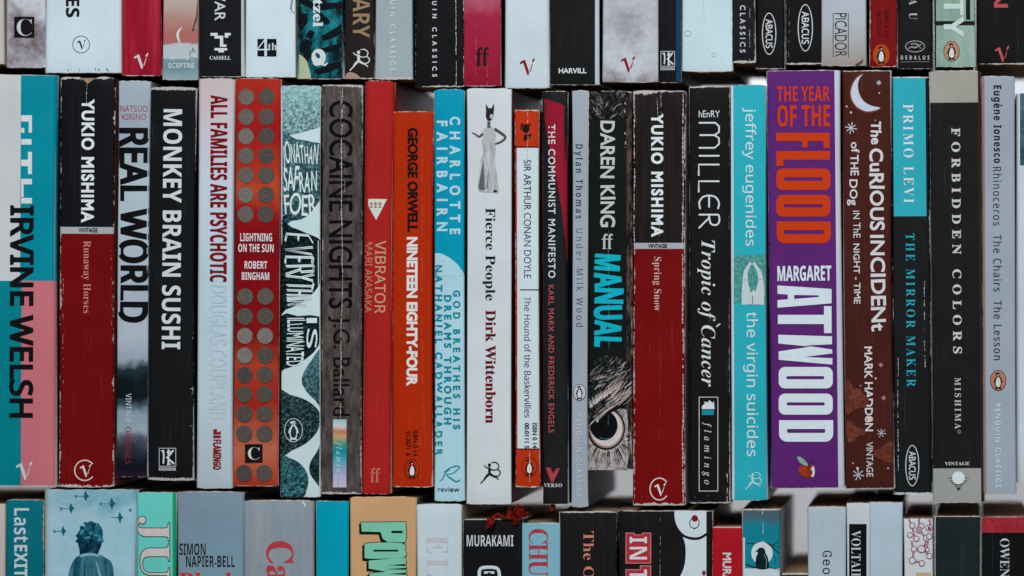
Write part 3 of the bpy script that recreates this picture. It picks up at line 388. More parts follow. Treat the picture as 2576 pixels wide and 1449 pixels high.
    (105, 'i', 132, [[91,293,85,294,79,296,73,301,69,306,66,312,65,319,66,325,69,331,73,336,79,341,85,344,91,345,98,344,104,341,109,337,114,331,116,325,117,319,116,312,114,306,110,300,104,296,98,294], [25,-6,11,-3,3,6,0,22,3,39,9,64,41,180,43,189,45,197,44,202,41,207,37,210,31,212,23,214,13,214,15,223,48,227,72,231,92,236,95,235,97,233,98,229,97,225,96,220,47,59,43,39,44,30,48,26,54,24,65,28,79,41,97,62,104,55,76,21,50,1]]),
    (108, 'i', 129, [[24,-5,16,-5,10,-3,5,1,2,6,-1,12,-2,20,2,40,10,74,73,307,76,322,75,329,72,334,69,337,63,340,55,341,44,341,45,350,77,355,100,358,122,362,125,362,127,360,128,358,125,346,47,62,42,37,42,31,46,27,51,26,61,29,75,41,91,61,99,53,85,35,71,20,58,9,45,1,34,-4]]),
    (109, 'i', 410, [[305,-5,291,-2,283,7,280,23,281,34,283,45,286,58,316,163,321,190,319,198,314,203,306,204,297,203,287,199,277,192,265,182,253,170,242,156,230,140,219,122,208,102,186,53,170,0,130,0,175,151,179,167,182,180,183,191,181,199,177,203,169,204,163,204,155,201,146,196,116,171,105,160,94,147,85,133,64,96,47,52,30,0,-9,0,37,158,43,181,46,196,45,202,42,206,38,210,12,214,14,223,37,225,56,227,70,230,85,234,92,236,95,235,96,233,97,229,96,225,95,220,68,132,115,189,158,224,196,235,213,232,223,222,226,206,224,190,220,167,212,137,256,191,296,224,334,235,351,232,361,222,364,205,362,188,357,165,325,48,323,43,323,37,324,31,327,27,332,26,337,27,343,30,349,35,359,47,372,65,379,56,354,22,330,1]]),
    (110, 'i', 271, [[166,-7,158,-6,152,-3,147,0,144,6,141,12,140,21,143,36,149,64,161,104,172,145,178,173,181,189,179,198,175,203,167,204,161,204,153,201,145,196,119,173,92,141,69,105,56,78,44,43,32,0,-9,0,40,164,46,195,45,201,43,205,40,208,34,210,27,212,17,212,13,212,14,221,50,226,75,230,97,236,99,234,99,229,69,132,94,164,117,189,140,209,161,223,180,232,196,234,212,231,222,222,225,207,223,187,218,165,189,65,184,47,183,36,184,30,187,26,193,25,204,30,217,44,232,68,240,61,216,24,191,1]]),
    (111, 'i', 261, [[79,-6,55,-4,36,4,19,16,7,33,-1,53,-3,76,-2,95,3,114,10,133,20,151,32,168,46,184,61,199,78,211,95,221,113,229,132,234,150,236,174,233,194,226,211,213,223,197,231,177,234,154,232,137,229,120,223,103,215,86,205,70,194,55,181,40,167,28,152,17,128,4,103,-3], [84,9,98,10,111,15,124,24,136,35,147,48,157,64,166,80,174,98,181,116,186,134,189,151,190,168,185,198,171,216,147,223,131,220,115,212,99,199,83,182,70,161,58,137,49,111,43,86,42,62,43,46,47,33,53,22,61,15,72,10]]),
    (71, 'mono', 301, [[163,-8,135,-5,110,1,87,11,66,26,49,43,35,64,25,88,19,115,17,144,19,173,25,199,35,223,49,244,65,263,85,278,107,289,131,295,157,297,179,296,202,291,225,282,229,289,235,293,243,294,251,294,256,291,259,286,262,256,262,223,262,216,260,210,258,206,255,204,250,202,244,201,239,202,235,203,231,205,228,212,224,221,218,233,210,243,200,252,187,259,173,263,157,265,130,261,107,251,88,234,73,210,64,180,62,144,63,122,67,101,75,83,85,66,97,52,112,41,128,33,147,28,167,26,186,28,207,33,228,42,228,100,167,100,159,102,155,107,153,116,153,122,154,126,156,129,159,130,163,132,168,132,274,132,281,130,285,125,287,116,286,110,285,106,282,103,279,101,274,100,268,100,265,100,265,26,261,15,252,10,231,2,200,-5]]),
    (72, 'mono', 301, [[42,0,33,2,27,8,25,18,25,23,27,28,30,31,34,33,40,34,48,34,54,34,54,255,48,255,40,255,34,256,30,258,27,261,25,266,25,272,25,279,28,284,32,287,54,289,105,289,128,287,131,284,134,279,135,272,134,265,131,261,127,258,121,256,113,255,103,255,92,255,92,169,209,169,209,255,193,255,184,255,177,256,173,258,169,262,167,266,167,272,167,279,170,284,173,286,199,289,259,289,269,288,275,282,277,272,276,266,274,261,271,258,267,256,261,255,253,255,247,255,247,34,254,34,261,34,267,33,272,31,274,28,276,23,277,18,276,10,273,5,270,3,246,0,197,0,174,3,170,5,167,10,167,18,167,24,170,28,174,31,197,34,209,34,209,136,92,136,92,34,109,34,117,34,124,33,129,31,132,28,134,23,135,18,134,11,132,6,128,3,107,0]]),
    (101, 'mono', 301, [[148,-6,124,-4,103,0,83,9,66,20,52,34,41,50,32,69,27,90,26,114,27,136,33,156,42,175,54,191,69,205,86,216,106,225,129,230,153,232,175,230,196,225,215,217,231,207,245,194,257,179,266,162,271,144,273,125,271,115,268,108,263,104,238,102,68,102,72,80,80,62,92,47,108,37,128,31,152,29,163,29,175,31,187,34,225,49,237,55,247,58,255,59,259,58,263,57,267,55,269,51,271,47,272,43,270,37,266,31,260,25,252,20,241,14,230,10,190,-2], [69,133,228,133,224,152,216,167,204,180,189,190,172,196,153,198,133,196,115,191,99,181,85,169,75,152]]),
    (103, 'mono', 301, [[138,-97,108,-95,90,-88,85,-75,85,-70,87,-66,91,-62,95,-59,100,-57,106,-56,116,-57,127,-58,147,-60,168,-57,185,-52,198,-43,206,-29,211,-10,213,14,213,44,192,25,167,14,139,10,119,12,101,16,84,24,69,34,57,47,47,63,39,80,34,99,33,119,35,138,39,156,47,173,58,188,71,201,86,212,103,220,121,224,140,226,165,223,189,214,213,198,213,216,214,221,219,224,227,226,264,226,274,224,281,218,283,208,282,203,280,198,277,195,271,193,264,191,254,191,250,191,250,8,249,-11,248,-26,245,-39,241,-49,237,-59,231,-66,223,-73,214,-79,204,-84,186,-92,164,-96], [144,47,164,50,181,56,196,67,207,82,214,99,216,119,214,138,207,155,196,169,181,180,164,187,144,190,124,187,107,181,92,170,80,156,73,138,71,119,73,99,80,82,91,68,106,56,123,50]]),
    (111, 'mono', 301, [[151,-6,126,-4,104,1,84,9,66,20,51,34,39,51,30,69,24,90,23,112,24,135,30,155,39,174,51,191,66,205,84,216,104,225,126,230,151,232,175,230,197,225,217,216,235,205,250,191,262,174,271,156,276,135,278,112,276,90,271,69,262,51,250,34,235,20,217,9,197,1,175,-4], [151,28,167,29,182,33,195,39,207,47,217,57,225,68,231,82,235,96,236,112,235,128,231,143,225,156,217,168,207,178,195,187,182,193,167,197,151,198,134,197,120,193,106,187,94,178,84,168,76,156,70,143,66,128,65,112,66,97,70,82,76,69,84,57,94,47,107,39,120,33,135,29]]),
    (114, 'mono', 301, [[47,0,35,2,29,8,27,18,29,27,36,33,47,34,90,34,90,191,61,191,48,193,41,199,38,208,40,218,47,224,58,226,113,226,121,224,125,221,127,216,127,174,158,206,192,225,229,232,243,230,255,227,265,222,272,216,276,208,278,200,277,194,274,189,271,184,266,180,261,178,256,177,251,178,245,180,237,185,229,189,221,191,214,192,187,186,158,167,127,135,127,34,208,34,218,33,224,27,226,18,226,12,224,7,222,4,218,2,213,0,206,0]]),
    (32, 'sb', 139, []),
    (45, 'sb', 162, [[142,133,20,133,20,87,142,87]]),
    (65, 'sb', 345, [[0,0,126,359,218,359,345,0,264,0,237,85,107,85,82,0], [127,148,219,148,193,232,187,253,179,279,173,303,166,278,158,250,152,232]]),
    (66, 'sb', 336, [[45,0,45,357,156,357,200,355,236,348,264,337,284,320,296,297,301,266,299,247,294,230,286,215,275,203,262,194,246,190,246,187,257,184,268,180,278,174,287,168,295,159,301,148,306,136,309,121,310,104,306,73,294,48,275,28,248,12,216,3,179,0], [121,216,165,216,184,217,199,220,210,226,217,234,222,244,223,256,221,269,216,279,208,286,196,291,180,294,161,295,121,295], [121,62,170,62,190,64,206,68,218,76,225,86,229,97,231,111,229,123,225,134,217,143,206,150,189,154,167,156,121,156]]),
    (67, 'sb', 319, [[190,-5,155,-3,125,5,99,18,77,35,59,56,46,82,37,111,31,143,29,178,31,213,38,244,49,273,63,299,82,321,105,339,132,352,162,359,196,362,214,361,232,359,250,355,267,350,284,344,301,337,277,276,236,292,223,296,210,298,196,299,170,295,148,285,130,266,117,242,110,212,107,177,109,142,116,113,128,89,145,72,168,61,196,58,211,59,226,60,240,63,288,77,288,13,272,8,256,3,241,0,225,-3,208,-5]]),
    (68, 'sb', 370, [[45,0,45,357,157,357,193,355,225,348,254,337,280,322,301,302,318,278,331,250,338,218,341,182,335,127,318,81,290,46,251,20,203,5,146,0], [121,62,153,62,192,67,223,81,245,105,258,138,263,180,260,216,251,245,237,267,217,283,191,292,161,295,121,295]]),
    (69, 'sb', 280, [[45,0,45,357,251,357,251,295,121,295,121,216,241,216,241,154,121,154,121,62,251,62,251,0]]),
    (70, 'sb', 275, [[45,0,45,357,250,357,250,295,120,295,120,203,241,203,241,141,120,141,120,0]]),
    (71, 'sb', 362, [[195,-5,146,0,105,16,72,42,48,78,34,124,29,179,31,215,39,247,51,276,67,301,89,322,114,339,144,352,178,359,216,362,234,361,253,359,272,356,289,352,306,346,321,340,297,279,259,294,245,297,230,298,215,299,194,297,175,292,158,284,143,273,130,259,120,242,113,222,108,201,107,177,108,155,111,134,116,115,124,99,134,85,147,73,162,65,179,60,200,58,227,60,248,63,248,138,181,138,181,201,322,201,322,16,264,0,243,-3,220,-4]]),
    (72, 'sb', 383, [[45,0,45,357,121,357,121,217,262,217,262,357,338,357,338,0,262,0,262,154,121,154,121,0]]),
    (73, 'sb', 195, [[16,0,16,43,60,63,60,294,16,314,16,357,179,357,179,314,135,294,135,63,179,43,179,0]]),
    (75, 'sb', 332, [[45,0,45,357,121,357,121,193,135,215,151,235,247,357,331,357,207,199,332,0,246,0,153,151,121,128,121,0]]),
    (76, 'sb', 283, [[45,0,45,357,121,357,121,62,265,62,265,0]]),
    (77, 'sb', 472, [[45,0,45,357,148,357,232,84,234,84,324,357,427,357,427,0,356,0,356,169,357,208,358,250,360,279,357,279,265,0,196,0,110,280,108,280,110,250,112,207,113,166,113,0]]),
    (78, 'sb', 407, [[45,0,45,357,140,357,296,89,297,89,295,139,293,188,293,357,362,357,362,0,265,0,110,270,108,270,111,219,113,168,113,0]]),
    (79, 'sb', 398, [[199,-5,163,-2,131,5,103,18,80,35,62,57,47,83,37,112,31,144,29,180,31,215,37,247,47,276,62,301,80,323,103,340,131,352,163,360,200,362,236,360,268,352,295,340,318,322,336,301,351,276,361,247,367,214,369,179,367,144,361,111,351,82,336,57,318,35,295,18,268,5,236,-2], [199,58,228,62,251,73,269,91,280,115,287,144,290,179,287,214,280,243,269,268,251,285,229,296,200,299,170,296,147,285,130,268,118,243,111,214,109,179,111,144,118,115,130,91,147,73,170,62]]),
    (80, 'sb', 314, [[45,0,45,357,159,357,201,354,234,344,260,327,277,305,288,278,292,245,290,225,286,206,278,187,268,170,254,156,235,143,213,134,185,129,153,127,121,127,121,0], [121,189,145,189,165,190,182,195,196,202,207,212,213,226,215,243,213,262,205,276,193,287,177,293,155,295,121,295]]),
    (82, 'sb', 330, [[45,0,45,357,149,357,193,354,229,345,257,331,276,310,288,283,292,250,290,234,287,220,282,207,275,196,267,185,258,176,247,168,236,161,225,156,330,0,246,0,161,137,121,137,121,0], [121,198,145,198,168,200,186,204,199,211,208,221,213,233,215,248,213,263,207,275,198,284,184,290,166,294,144,295,121,295]]),
    (83, 'sb', 275, [[124,-5,88,-3,54,5,23,16,23,87,76,67,94,62,112,58,130,57,147,59,160,62,170,68,176,76,180,85,181,96,179,108,173,119,162,128,147,137,131,145,112,154,85,168,57,188,49,197,42,207,35,219,31,231,28,245,27,260,31,290,41,315,60,335,84,350,113,359,148,362,166,361,184,359,201,356,254,337,230,278,186,294,172,297,159,298,145,299,132,298,121,294,113,289,106,282,102,273,101,263,103,251,109,241,118,233,131,225,148,216,168,206,186,197,202,189,215,179,227,169,237,158,245,146,251,132,254,117,255,99,252,69,240,44,221,23,195,8,163,-2]]),
    (84, 'sb', 290, [[107,0,107,294,10,294,10,357,280,357,280,294,183,294,183,0]]),
    (85, 'sb', 378, [[188,-5,144,-1,108,11,79,31,59,58,47,90,42,127,42,357,118,357,118,138,120,112,126,91,136,76,150,67,168,60,190,58,212,61,230,67,243,78,253,93,258,114,260,139,260,357,336,357,336,126,334,102,328,80,319,59,307,41,290,25,270,12,247,3,219,-3]]),
    (88, 'sb', 334, [[0,0,119,184,8,357,91,357,168,229,244,357,325,357,213,180,334,0,247,0,164,135,81,0]]),
    (89, 'sb', 312, [[119,0,119,136,0,357,82,357,156,210,231,357,312,357,194,139,194,0]]),
    (97, 'sb', 302, [[106,-5,83,-3,62,4,45,16,32,33,24,55,21,81,24,108,35,129,52,146,75,157,106,165,143,169,190,170,190,182,189,195,186,206,179,214,171,219,160,222,148,224,135,223,122,221,109,218,71,203,47,254,62,261,78,267,95,272,113,276,132,278,151,279,185,276,213,268,235,255,252,236,261,212,265,182,265,0,213,0,198,37,196,37,184,24,172,13,159,5,144,-1,127,-4], [134,49,149,51,162,56,174,64,183,75,189,88,190,104,190,127,162,125,140,124,123,119,112,112,104,104,99,93,98,81,99,71,102,63,107,57,115,53,124,50]]),
    (99, 'sb', 257, [[150,-5,112,-1,81,10,56,29,37,56,26,91,23,135,24,166,30,193,40,216,52,236,68,251,87,263,108,271,131,276,157,278,174,277,191,276,205,273,241,260,219,202,187,214,157,218,136,215,119,205,108,188,101,165,99,135,100,111,105,90,114,75,125,64,140,58,157,55,172,56,185,58,198,62,210,66,222,72,233,79,233,16,221,9,210,4,197,0,184,-3,168,-5]]),
    (101, 'sb', 296, [[163,-5,136,-3,112,2,90,10,71,22,54,38,41,57,31,79,25,105,23,135,24,165,30,191,39,214,51,234,66,250,84,262,104,271,127,276,152,278,187,274,216,264,241,246,259,221,270,191,274,154,274,118,98,118,101,98,107,82,117,68,130,58,147,52,166,50,183,51,199,53,214,56,229,60,243,65,259,72,259,15,245,8,231,3,216,0,200,-3,182,-5], [100,167,204,167,202,183,198,197,191,209,181,218,168,223,152,225,138,223,127,219,116,211,108,200,102,185]]),
    (103, 'sb', 317, [[141,-120,87,-117,71,-114,55,-109,39,-104,39,-44,73,-56,109,-63,145,-65,166,-63,182,-56,194,-43,201,-26,203,-3,203,2,204,19,205,36,203,36,193,22,182,12,170,5,156,-1,141,-4,126,-5,96,-1,70,12,50,32,35,60,26,95,23,136,26,177,35,212,51,240,72,261,97,274,128,278,159,273,185,260,207,238,209,238,214,273,278,273,278,0,274,-36,262,-66,243,-89,216,-106,182,-117], [152,54,169,55,183,61,194,70,202,83,206,102,208,127,208,135,206,162,202,183,195,198,184,209,169,215,151,218,132,214,117,204,107,188,101,165,99,135,101,106,107,83,118,67,133,57]]),
    (104, 'sb', 329, [[39,0,39,380,114,380,114,302,112,264,110,238,114,238,124,251,135,261,148,268,162,274,177,277,193,278,221,275,244,267,264,254,279,235,288,210,291,178,291,0,217,0,217,159,212,192,197,212,173,219,152,216,137,208,126,195,119,177,115,155,114,128,114,0]]),
    (108, 'sb', 153, [[39,0,39,380,114,380,114,0]]),
    (109, 'sb', 491, [[39,0,39,273,96,273,106,238,110,238,119,251,131,261,144,268,159,274,174,277,190,278,208,277,225,274,241,268,253,261,264,250,273,238,279,238,288,251,300,261,314,268,329,274,344,277,360,278,388,275,411,267,430,254,443,235,451,210,454,178,454,0,379,0,379,159,374,192,361,212,338,219,320,216,306,209,296,198,289,181,285,161,283,137,283,0,209,0,209,159,204,192,191,212,168,219,149,216,135,208,125,195,119,177,115,155,114,128,114,0]]),
    (110, 'sb', 329, [[39,0,39,273,96,273,106,238,110,238,120,251,132,261,146,268,161,274,177,277,194,278,221,275,245,267,265,254,279,235,288,210,291,178,291,0,217,0,217,159,215,177,212,192,206,204,198,212,186,217,173,219,152,216,137,208,126,195,119,177,115,155,114,128,114,0]]),
    (111, 'sb', 310, [[154,-5,130,-3,107,2,86,11,68,24,52,40,40,60,30,82,24,108,23,137,26,179,38,214,58,242,85,262,117,274,156,278,180,276,203,271,224,261,242,249,257,233,270,214,279,191,285,166,287,137,283,95,271,60,251,32,225,11,192,-1], [155,55,173,57,187,64,198,76,205,92,210,112,211,137,210,162,205,182,198,198,187,209,173,216,155,218,137,216,122,209,112,198,104,182,100,162,99,137,100,112,104,92,112,76,122,64,137,57]]),
    (115, 'sb', 249, [[113,-5,64,-1,50,2,37,6,23,11,23,73,70,56,87,52,102,50,116,49,129,50,139,52,147,56,152,61,155,66,156,73,152,86,136,98,97,116,55,138,45,145,37,154,31,164,26,175,23,188,23,202,26,225,36,244,52,259,74,270,100,276,130,278,147,277,163,276,179,273,195,269,210,263,227,256,204,203,166,217,154,220,142,222,130,223,111,221,100,215,97,205,101,193,117,182,153,166,194,146,204,139,213,130,220,121,225,109,228,96,230,81,226,55,217,34,200,17,178,5,148,-3]]),
    (116, 'sb', 217, [[133,-5,117,-4,102,-1,89,3,77,10,67,19,58,31,52,46,48,64,47,86,47,217,12,217,12,248,53,273,74,331,122,331,122,273,198,273,198,217,122,217,122,86,123,76,126,68,130,62,137,58,145,55,154,55,178,57,201,63,201,8,171,-1]]),
    (117, 'sb', 329, [[135,-5,107,-2,84,5,64,19,49,38,40,63,38,95,38,273,112,273,112,114,113,96,117,81,123,70,131,61,142,56,156,55,176,57,192,65,203,78,209,95,214,118,215,144,215,273,290,273,290,0,232,0,223,35,218,35,209,22,197,12,183,5,167,-1,151,-4]]),
    (121, 'sb', 285, [[55,-120,33,-119,17,-116,17,-57,30,-59,47,-60,61,-58,74,-54,84,-46,92,-36,99,-24,104,-11,109,2,0,273,82,273,133,120,139,97,142,72,144,72,148,97,154,120,204,273,285,273,169,-35,157,-61,142,-82,124,-99,103,-111,80,-118]]),
    (232, 'sb', 296, [[163,-5,136,-3,112,2,90,10,71,22,54,38,41,57,31,79,25,105,23,135,24,165,30,191,39,214,51,234,66,250,84,262,104,271,127,276,152,278,187,274,216,264,241,246,259,221,270,191,274,154,274,118,98,118,101,98,107,82,117,68,130,58,147,52,166,50,183,51,199,53,214,56,229,60,243,65,259,72,259,15,245,8,231,3,216,0,200,-3,182,-5], [100,167,204,167,202,183,198,197,191,209,181,218,168,223,152,225,138,223,127,219,116,211,108,200,102,185], [68,400,138,400,193,320,143,320]]),
    (72, 'si', 340, [[21,0,97,357,141,357,109,206,266,206,298,357,342,357,267,0,223,0,258,167,101,167,65,0]]),
    (32, 'ss', 139, []),
    (65, 'ss', 320, [[0,0,139,359,180,359,319,0,273,0,230,110,88,110,46,0], [103,151,216,151,176,258,171,273,164,295,159,312,151,282,144,258]]),
    (66, 'ss', 325, [[49,0,49,357,151,357,192,355,225,348,252,337,271,321,282,298,286,268,284,249,278,231,269,216,255,204,238,195,218,190,218,187,233,184,246,180,259,174,270,167,280,158,288,147,293,134,297,119,298,102,294,72,283,47,265,26,240,12,210,3,174,0], [93,205,160,205,187,207,208,211,223,220,232,231,238,246,240,263,237,281,230,295,219,306,202,313,180,317,153,318,93,318], [93,38,166,38,194,40,216,46,232,57,242,70,248,86,250,105,248,122,241,138,231,150,215,160,192,166,162,167,93,167]]),
    (67, 'ss', 316, [[195,-5,160,-3,130,5,104,18,81,35,63,56,49,81,39,111,33,143,31,179,33,214,39,245,50,274,66,300,85,321,109,339,136,352,167,359,202,362,238,360,271,353,301,341,283,303,246,317,232,320,217,322,202,323,166,318,136,305,111,284,93,255,82,220,78,179,81,137,92,102,109,73,133,52,163,39,201,34,246,39,287,49,287,10,245,-2]]),
    (68, 'ss', 365, [[49,0,49,357,158,357,193,355,224,348,252,337,276,322,297,302,313,278,325,250,332,218,334,182,329,127,313,81,285,46,248,20,202,5,148,0], [93,39,142,39,194,44,235,61,264,90,281,129,287,180,283,224,271,259,252,285,225,304,192,315,152,318,93,318]]),
    (69, 'ss', 278, [[49,0,49,357,248,357,248,318,93,318,93,206,239,206,239,167,93,167,93,39,248,39,248,0]]),
    (71, 'ss', 364, [[202,-5,166,-3,135,5,108,17,85,34,65,55,50,81,39,110,33,143,31,179,33,214,40,246,53,276,69,301,90,322,116,339,145,352,178,359,216,362,235,361,254,360,272,357,290,352,306,347,322,341,305,302,262,317,246,320,230,322,213,323,173,318,140,305,113,284,93,255,81,220,78,179,79,151,84,126,91,103,102,83,117,66,135,52,156,42,182,36,212,34,252,36,282,42,282,148,204,148,204,188,327,188,327,13,308,8,288,3,269,0,248,-3,226,-5]]),
    (72, 'ss', 371, [[49,0,49,357,93,357,93,206,277,206,277,357,321,357,321,0,277,0,277,167,93,167,93,0]]),
    (73, 'ss', 170, [[20,0,20,26,62,36,62,321,20,331,20,357,149,357,149,331,107,321,107,36,149,26,149,0]]),
    (75, 'ss', 310, [[49,0,49,357,93,357,93,181,124,215,155,249,252,357,304,357,163,201,310,0,257,0,130,170,93,138,93,0]]),
    (76, 'ss', 262, [[49,0,49,357,93,357,93,40,250,40,250,0]]),
    (77, 'ss', 454, [[49,0,49,357,115,357,225,65,227,65,339,357,405,357,405,0,361,0,361,219,362,271,364,312,362,312,243,0,206,0,89,313,87,313,89,271,90,216,90,0]]),
    (78, 'ss', 380, [[49,0,49,357,101,357,291,62,293,62,292,86,290,120,290,156,290,357,332,357,332,0,279,0,88,297,86,297,89,253,90,200,90,0]]),
    (79, 'ss', 391, [[196,-5,161,-2,130,5,103,18,81,35,63,57,49,83,39,112,33,144,31,180,33,215,39,247,49,276,63,301,81,322,103,339,130,352,161,360,196,362,230,360,260,352,286,340,308,323,327,301,341,276,352,247,358,214,360,179,358,144,352,111,341,82,327,57,308,35,286,18,260,5,230,-2], [196,34,233,38,262,51,285,73,300,102,309,137,313,179,309,221,300,256,285,285,262,306,233,319,196,323,159,319,129,306,107,285,91,256,81,221,78,179,81,137,91,102,107,73,129,51,159,38]]),
    (80, 'ss', 303, [[49,0,49,357,143,357,185,354,219,345,245,330,263,309,273,283,277,252,276,233,271,214,264,197,253,181,238,167,219,155,196,146,168,141,135,139,93,139,93,0], [93,177,130,177,161,179,186,185,206,194,219,208,228,226,231,250,228,271,221,288,209,302,191,311,168,317,139,318,93,318]]),
    (82, 'ss', 311, [[49,0,49,357,147,357,187,354,220,346,245,332,263,312,273,287,277,255,276,237,272,222,267,208,259,196,250,186,240,178,229,171,217,165,206,160,304,0,251,0,165,148,93,148,93,0], [93,185,147,185,173,187,195,193,211,203,222,216,228,233,231,253,228,275,221,291,209,303,193,311,171,316,144,318,93,318]]),
    (83, 'ss', 275, [[124,-5,104,-5,86,-3,68,0,52,3,38,7,26,12,26,55,70,41,88,37,107,35,126,34,150,36,170,41,186,49,197,61,204,75,206,91,205,103,203,112,199,121,192,129,184,136,173,143,122,165,94,177,71,190,53,206,40,223,33,245,30,271,32,289,36,305,45,320,55,332,69,343,85,351,103,357,123,361,144,362,163,361,181,359,198,357,214,352,229,348,242,342,229,304,188,317,174,320,158,322,143,323,123,321,106,316,93,308,83,298,77,285,76,271,76,259,79,249,83,240,89,233,97,226,107,219,153,198,173,191,191,182,207,174,220,164,231,154,240,142,246,129,250,113,251,96,247,66,236,41,217,21,191,7,160,-2]]),
    (84, 'ss', 278, [[116,0,116,318,5,318,5,357,273,357,273,318,162,318,162,0]]),
    (85, 'ss', 366, [[181,-5,140,-1,106,11,80,31,60,58,49,90,45,127,45,357,90,357,90,125,93,99,100,76,113,58,131,45,155,37,184,34,213,37,236,45,254,60,266,79,273,101,275,126,275,357,320,357,320,126,318,102,313,80,305,59,293,41,278,25,259,12,237,3,211,-3]]),
    (86, 'ss', 300, [[128,0,0,357,47,357,128,128,141,87,150,50,159,87,173,129,252,357,300,357,173,0]]),
    (87, 'ss', 465, [[101,0,6,357,53,357,109,139,119,94,126,54,133,96,144,141,208,357,254,357,320,140,332,94,339,54,346,94,357,140,412,357,459,357,364,0,318,0,249,234,241,263,234,289,231,305,225,277,214,232,146,0]]),
    (97, 'ss', 281, [[107,-5,85,-3,64,4,47,14,34,30,26,50,23,75,27,99,37,120,55,136,79,148,112,156,152,160,197,161,197,177,195,198,191,213,183,224,172,231,158,235,142,237,128,236,114,234,102,231,66,216,53,250,65,256,79,261,94,266,110,270,127,272,144,273,174,270,198,263,217,251,230,234,237,211,240,182,240,0,208,0,200,38,198,38,186,25,173,14,161,5,146,0,129,-4], [118,31,139,33,158,39,174,49,186,64,194,83,196,107,196,131,157,130,127,127,104,121,88,114,77,103,71,90,69,74,70,60,75,49,82,41,92,35,104,32]]),
    (99, 'ss', 240, [[150,-5,127,-3,106,1,87,10,70,21,55,36,43,55,35,77,29,103,28,133,29,163,35,190,44,213,56,232,71,247,89,258,108,267,130,271,153,273,193,269,224,258,210,222,182,231,152,234,124,230,101,218,86,198,76,170,73,133,75,103,82,78,92,59,107,44,126,36,150,33,164,34,177,35,188,37,219,49,219,10,189,-1]]),
    (100, 'ss', 308, [[138,-5,106,-1,80,10,58,30,41,57,31,91,28,133,31,176,41,210,58,238,80,257,107,269,138,273,157,272,174,268,189,261,201,253,212,244,221,234,224,234,222,253,221,273,221,380,265,380,265,0,230,0,223,36,221,36,212,25,201,16,189,7,174,0,157,-4], [144,31,170,34,190,42,204,55,214,73,220,96,222,125,222,133,220,164,214,189,205,210,191,225,171,234,144,237,122,233,105,224,91,208,81,187,75,162,73,133,75,103,81,78,91,58,105,43,123,34]]),
    (101, 'ss', 282, [[157,-5,132,-3,110,2,89,10,71,22,56,38,44,57,35,79,29,104,28,132,29,160,34,185,42,208,53,227,67,243,84,256,103,265,123,271,146,273,168,271,188,266,205,258,220,247,233,232,243,216,251,197,255,175,257,152,257,125,73,125,76,98,84,74,96,56,113,43,134,35,158,32,175,33,190,35,204,37,245,51,245,13,204,-1,190,-3,174,-5], [74,161,211,161,209,182,203,200,195,216,182,228,166,235,145,237,126,235,109,228,96,217,85,201,78,183]]),
    (102, 'ss', 172, [[55,0,55,234,8,234,8,255,55,269,55,285,57,316,65,341,78,360,95,372,116,380,142,383,171,380,194,373,182,339,163,344,142,346,129,345,118,340,109,332,103,320,100,305,99,286,99,268,166,268,166,234,99,234,99,0]]),
    (103, 'ss', 308, [[145,-120,108,-118,76,-112,49,-103,49,-62,77,-74,110,-81,148,-83,169,-81,187,-75,202,-63,213,-48,219,-30,222,-8,222,3,222,20,223,36,221,36,200,13,172,-1,138,-5,106,-1,79,11,57,31,41,59,31,93,28,133,31,173,41,207,57,235,79,256,106,269,138,273,155,272,171,269,185,263,199,255,211,245,222,232,224,232,230,268,265,268,265,-5,262,-40,252,-69,236,-91,213,-107,182,-117], [144,31,169,33,189,41,204,53,214,70,220,94,222,123,222,133,220,167,214,193,203,212,188,225,168,233,144,236,123,233,106,224,92,209,81,189,75,163,73,133,75,103,81,77,91,57,105,43,123,34]]),
    (104, 'ss', 309, [[42,0,42,380,87,380,87,268,84,231,87,231,97,244,108,254,122,262,138,268,154,271,171,273,200,270,225,262,244,249,258,231,266,206,269,174,269,0,225,0,225,172,223,195,215,213,203,226,187,233,165,236,138,233,118,225,103,211,94,191,88,167,87,138,87,0]]),
    (105, 'ss', 129, [[65,312,58,313,52,316,47,320,42,325,40,332,39,341,40,349,42,356,47,362,52,365,58,368,65,369,71,368,77,365,83,362,87,356,90,349,91,341,90,332,87,325,83,320,77,316,71,313], [42,0,42,268,87,268,87,0]]),
    (106, 'ss', 129, [[65,312,58,313,52,316,47,320,42,325,40,332,39,341,40,349,42,356,47,362,52,366,58,368,65,369,71,368,77,365,83,362,87,356,90,349,91,341,90,332,87,325,83,320,77,316,71,313], [11,-120,-11,-118,-27,-114,-27,-78,-12,-82,5,-83,16,-83,24,-80,32,-75,38,-67,41,-56,42,-42,42,268,87,268,87,-40,85,-63,79,-83,69,-99,54,-111,35,-118]]),
    (107, 'ss', 267, [[42,0,42,380,86,380,86,182,86,162,84,138,86,138,95,149,107,165,118,177,204,268,255,268,147,154,263,0,209,0,116,125,86,99,86,0]]),
    (108, 'ss', 129, [[42,0,42,380,87,380,87,0]]),
    (110, 'ss', 309, [[42,0,42,268,78,268,85,232,87,232,97,244,109,255,123,263,139,268,155,272,172,273,201,270,225,263,244,250,258,231,266,206,269,174,269,0,225,0,225,172,223,195,215,213,203,226,187,233,165,236,138,233,118,225,104,211,94,192,88,168,87,139,87,0]]),
    (111, 'ss', 303, [[151,-5,128,-3,107,2,87,11,70,24,55,40,44,59,35,81,29,106,28,135,31,175,42,210,61,237,86,257,116,269,152,273,175,271,197,266,216,257,233,244,248,229,260,210,269,188,274,163,275,135,272,94,261,59,242,31,217,11,186,-1], [152,31,176,35,196,44,211,59,222,80,228,105,230,135,228,164,222,189,211,209,196,224,176,233,151,236,126,233,106,224,92,209,81,189,75,164,73,135,75,105,81,80,92,59,107,44,127,35]]),
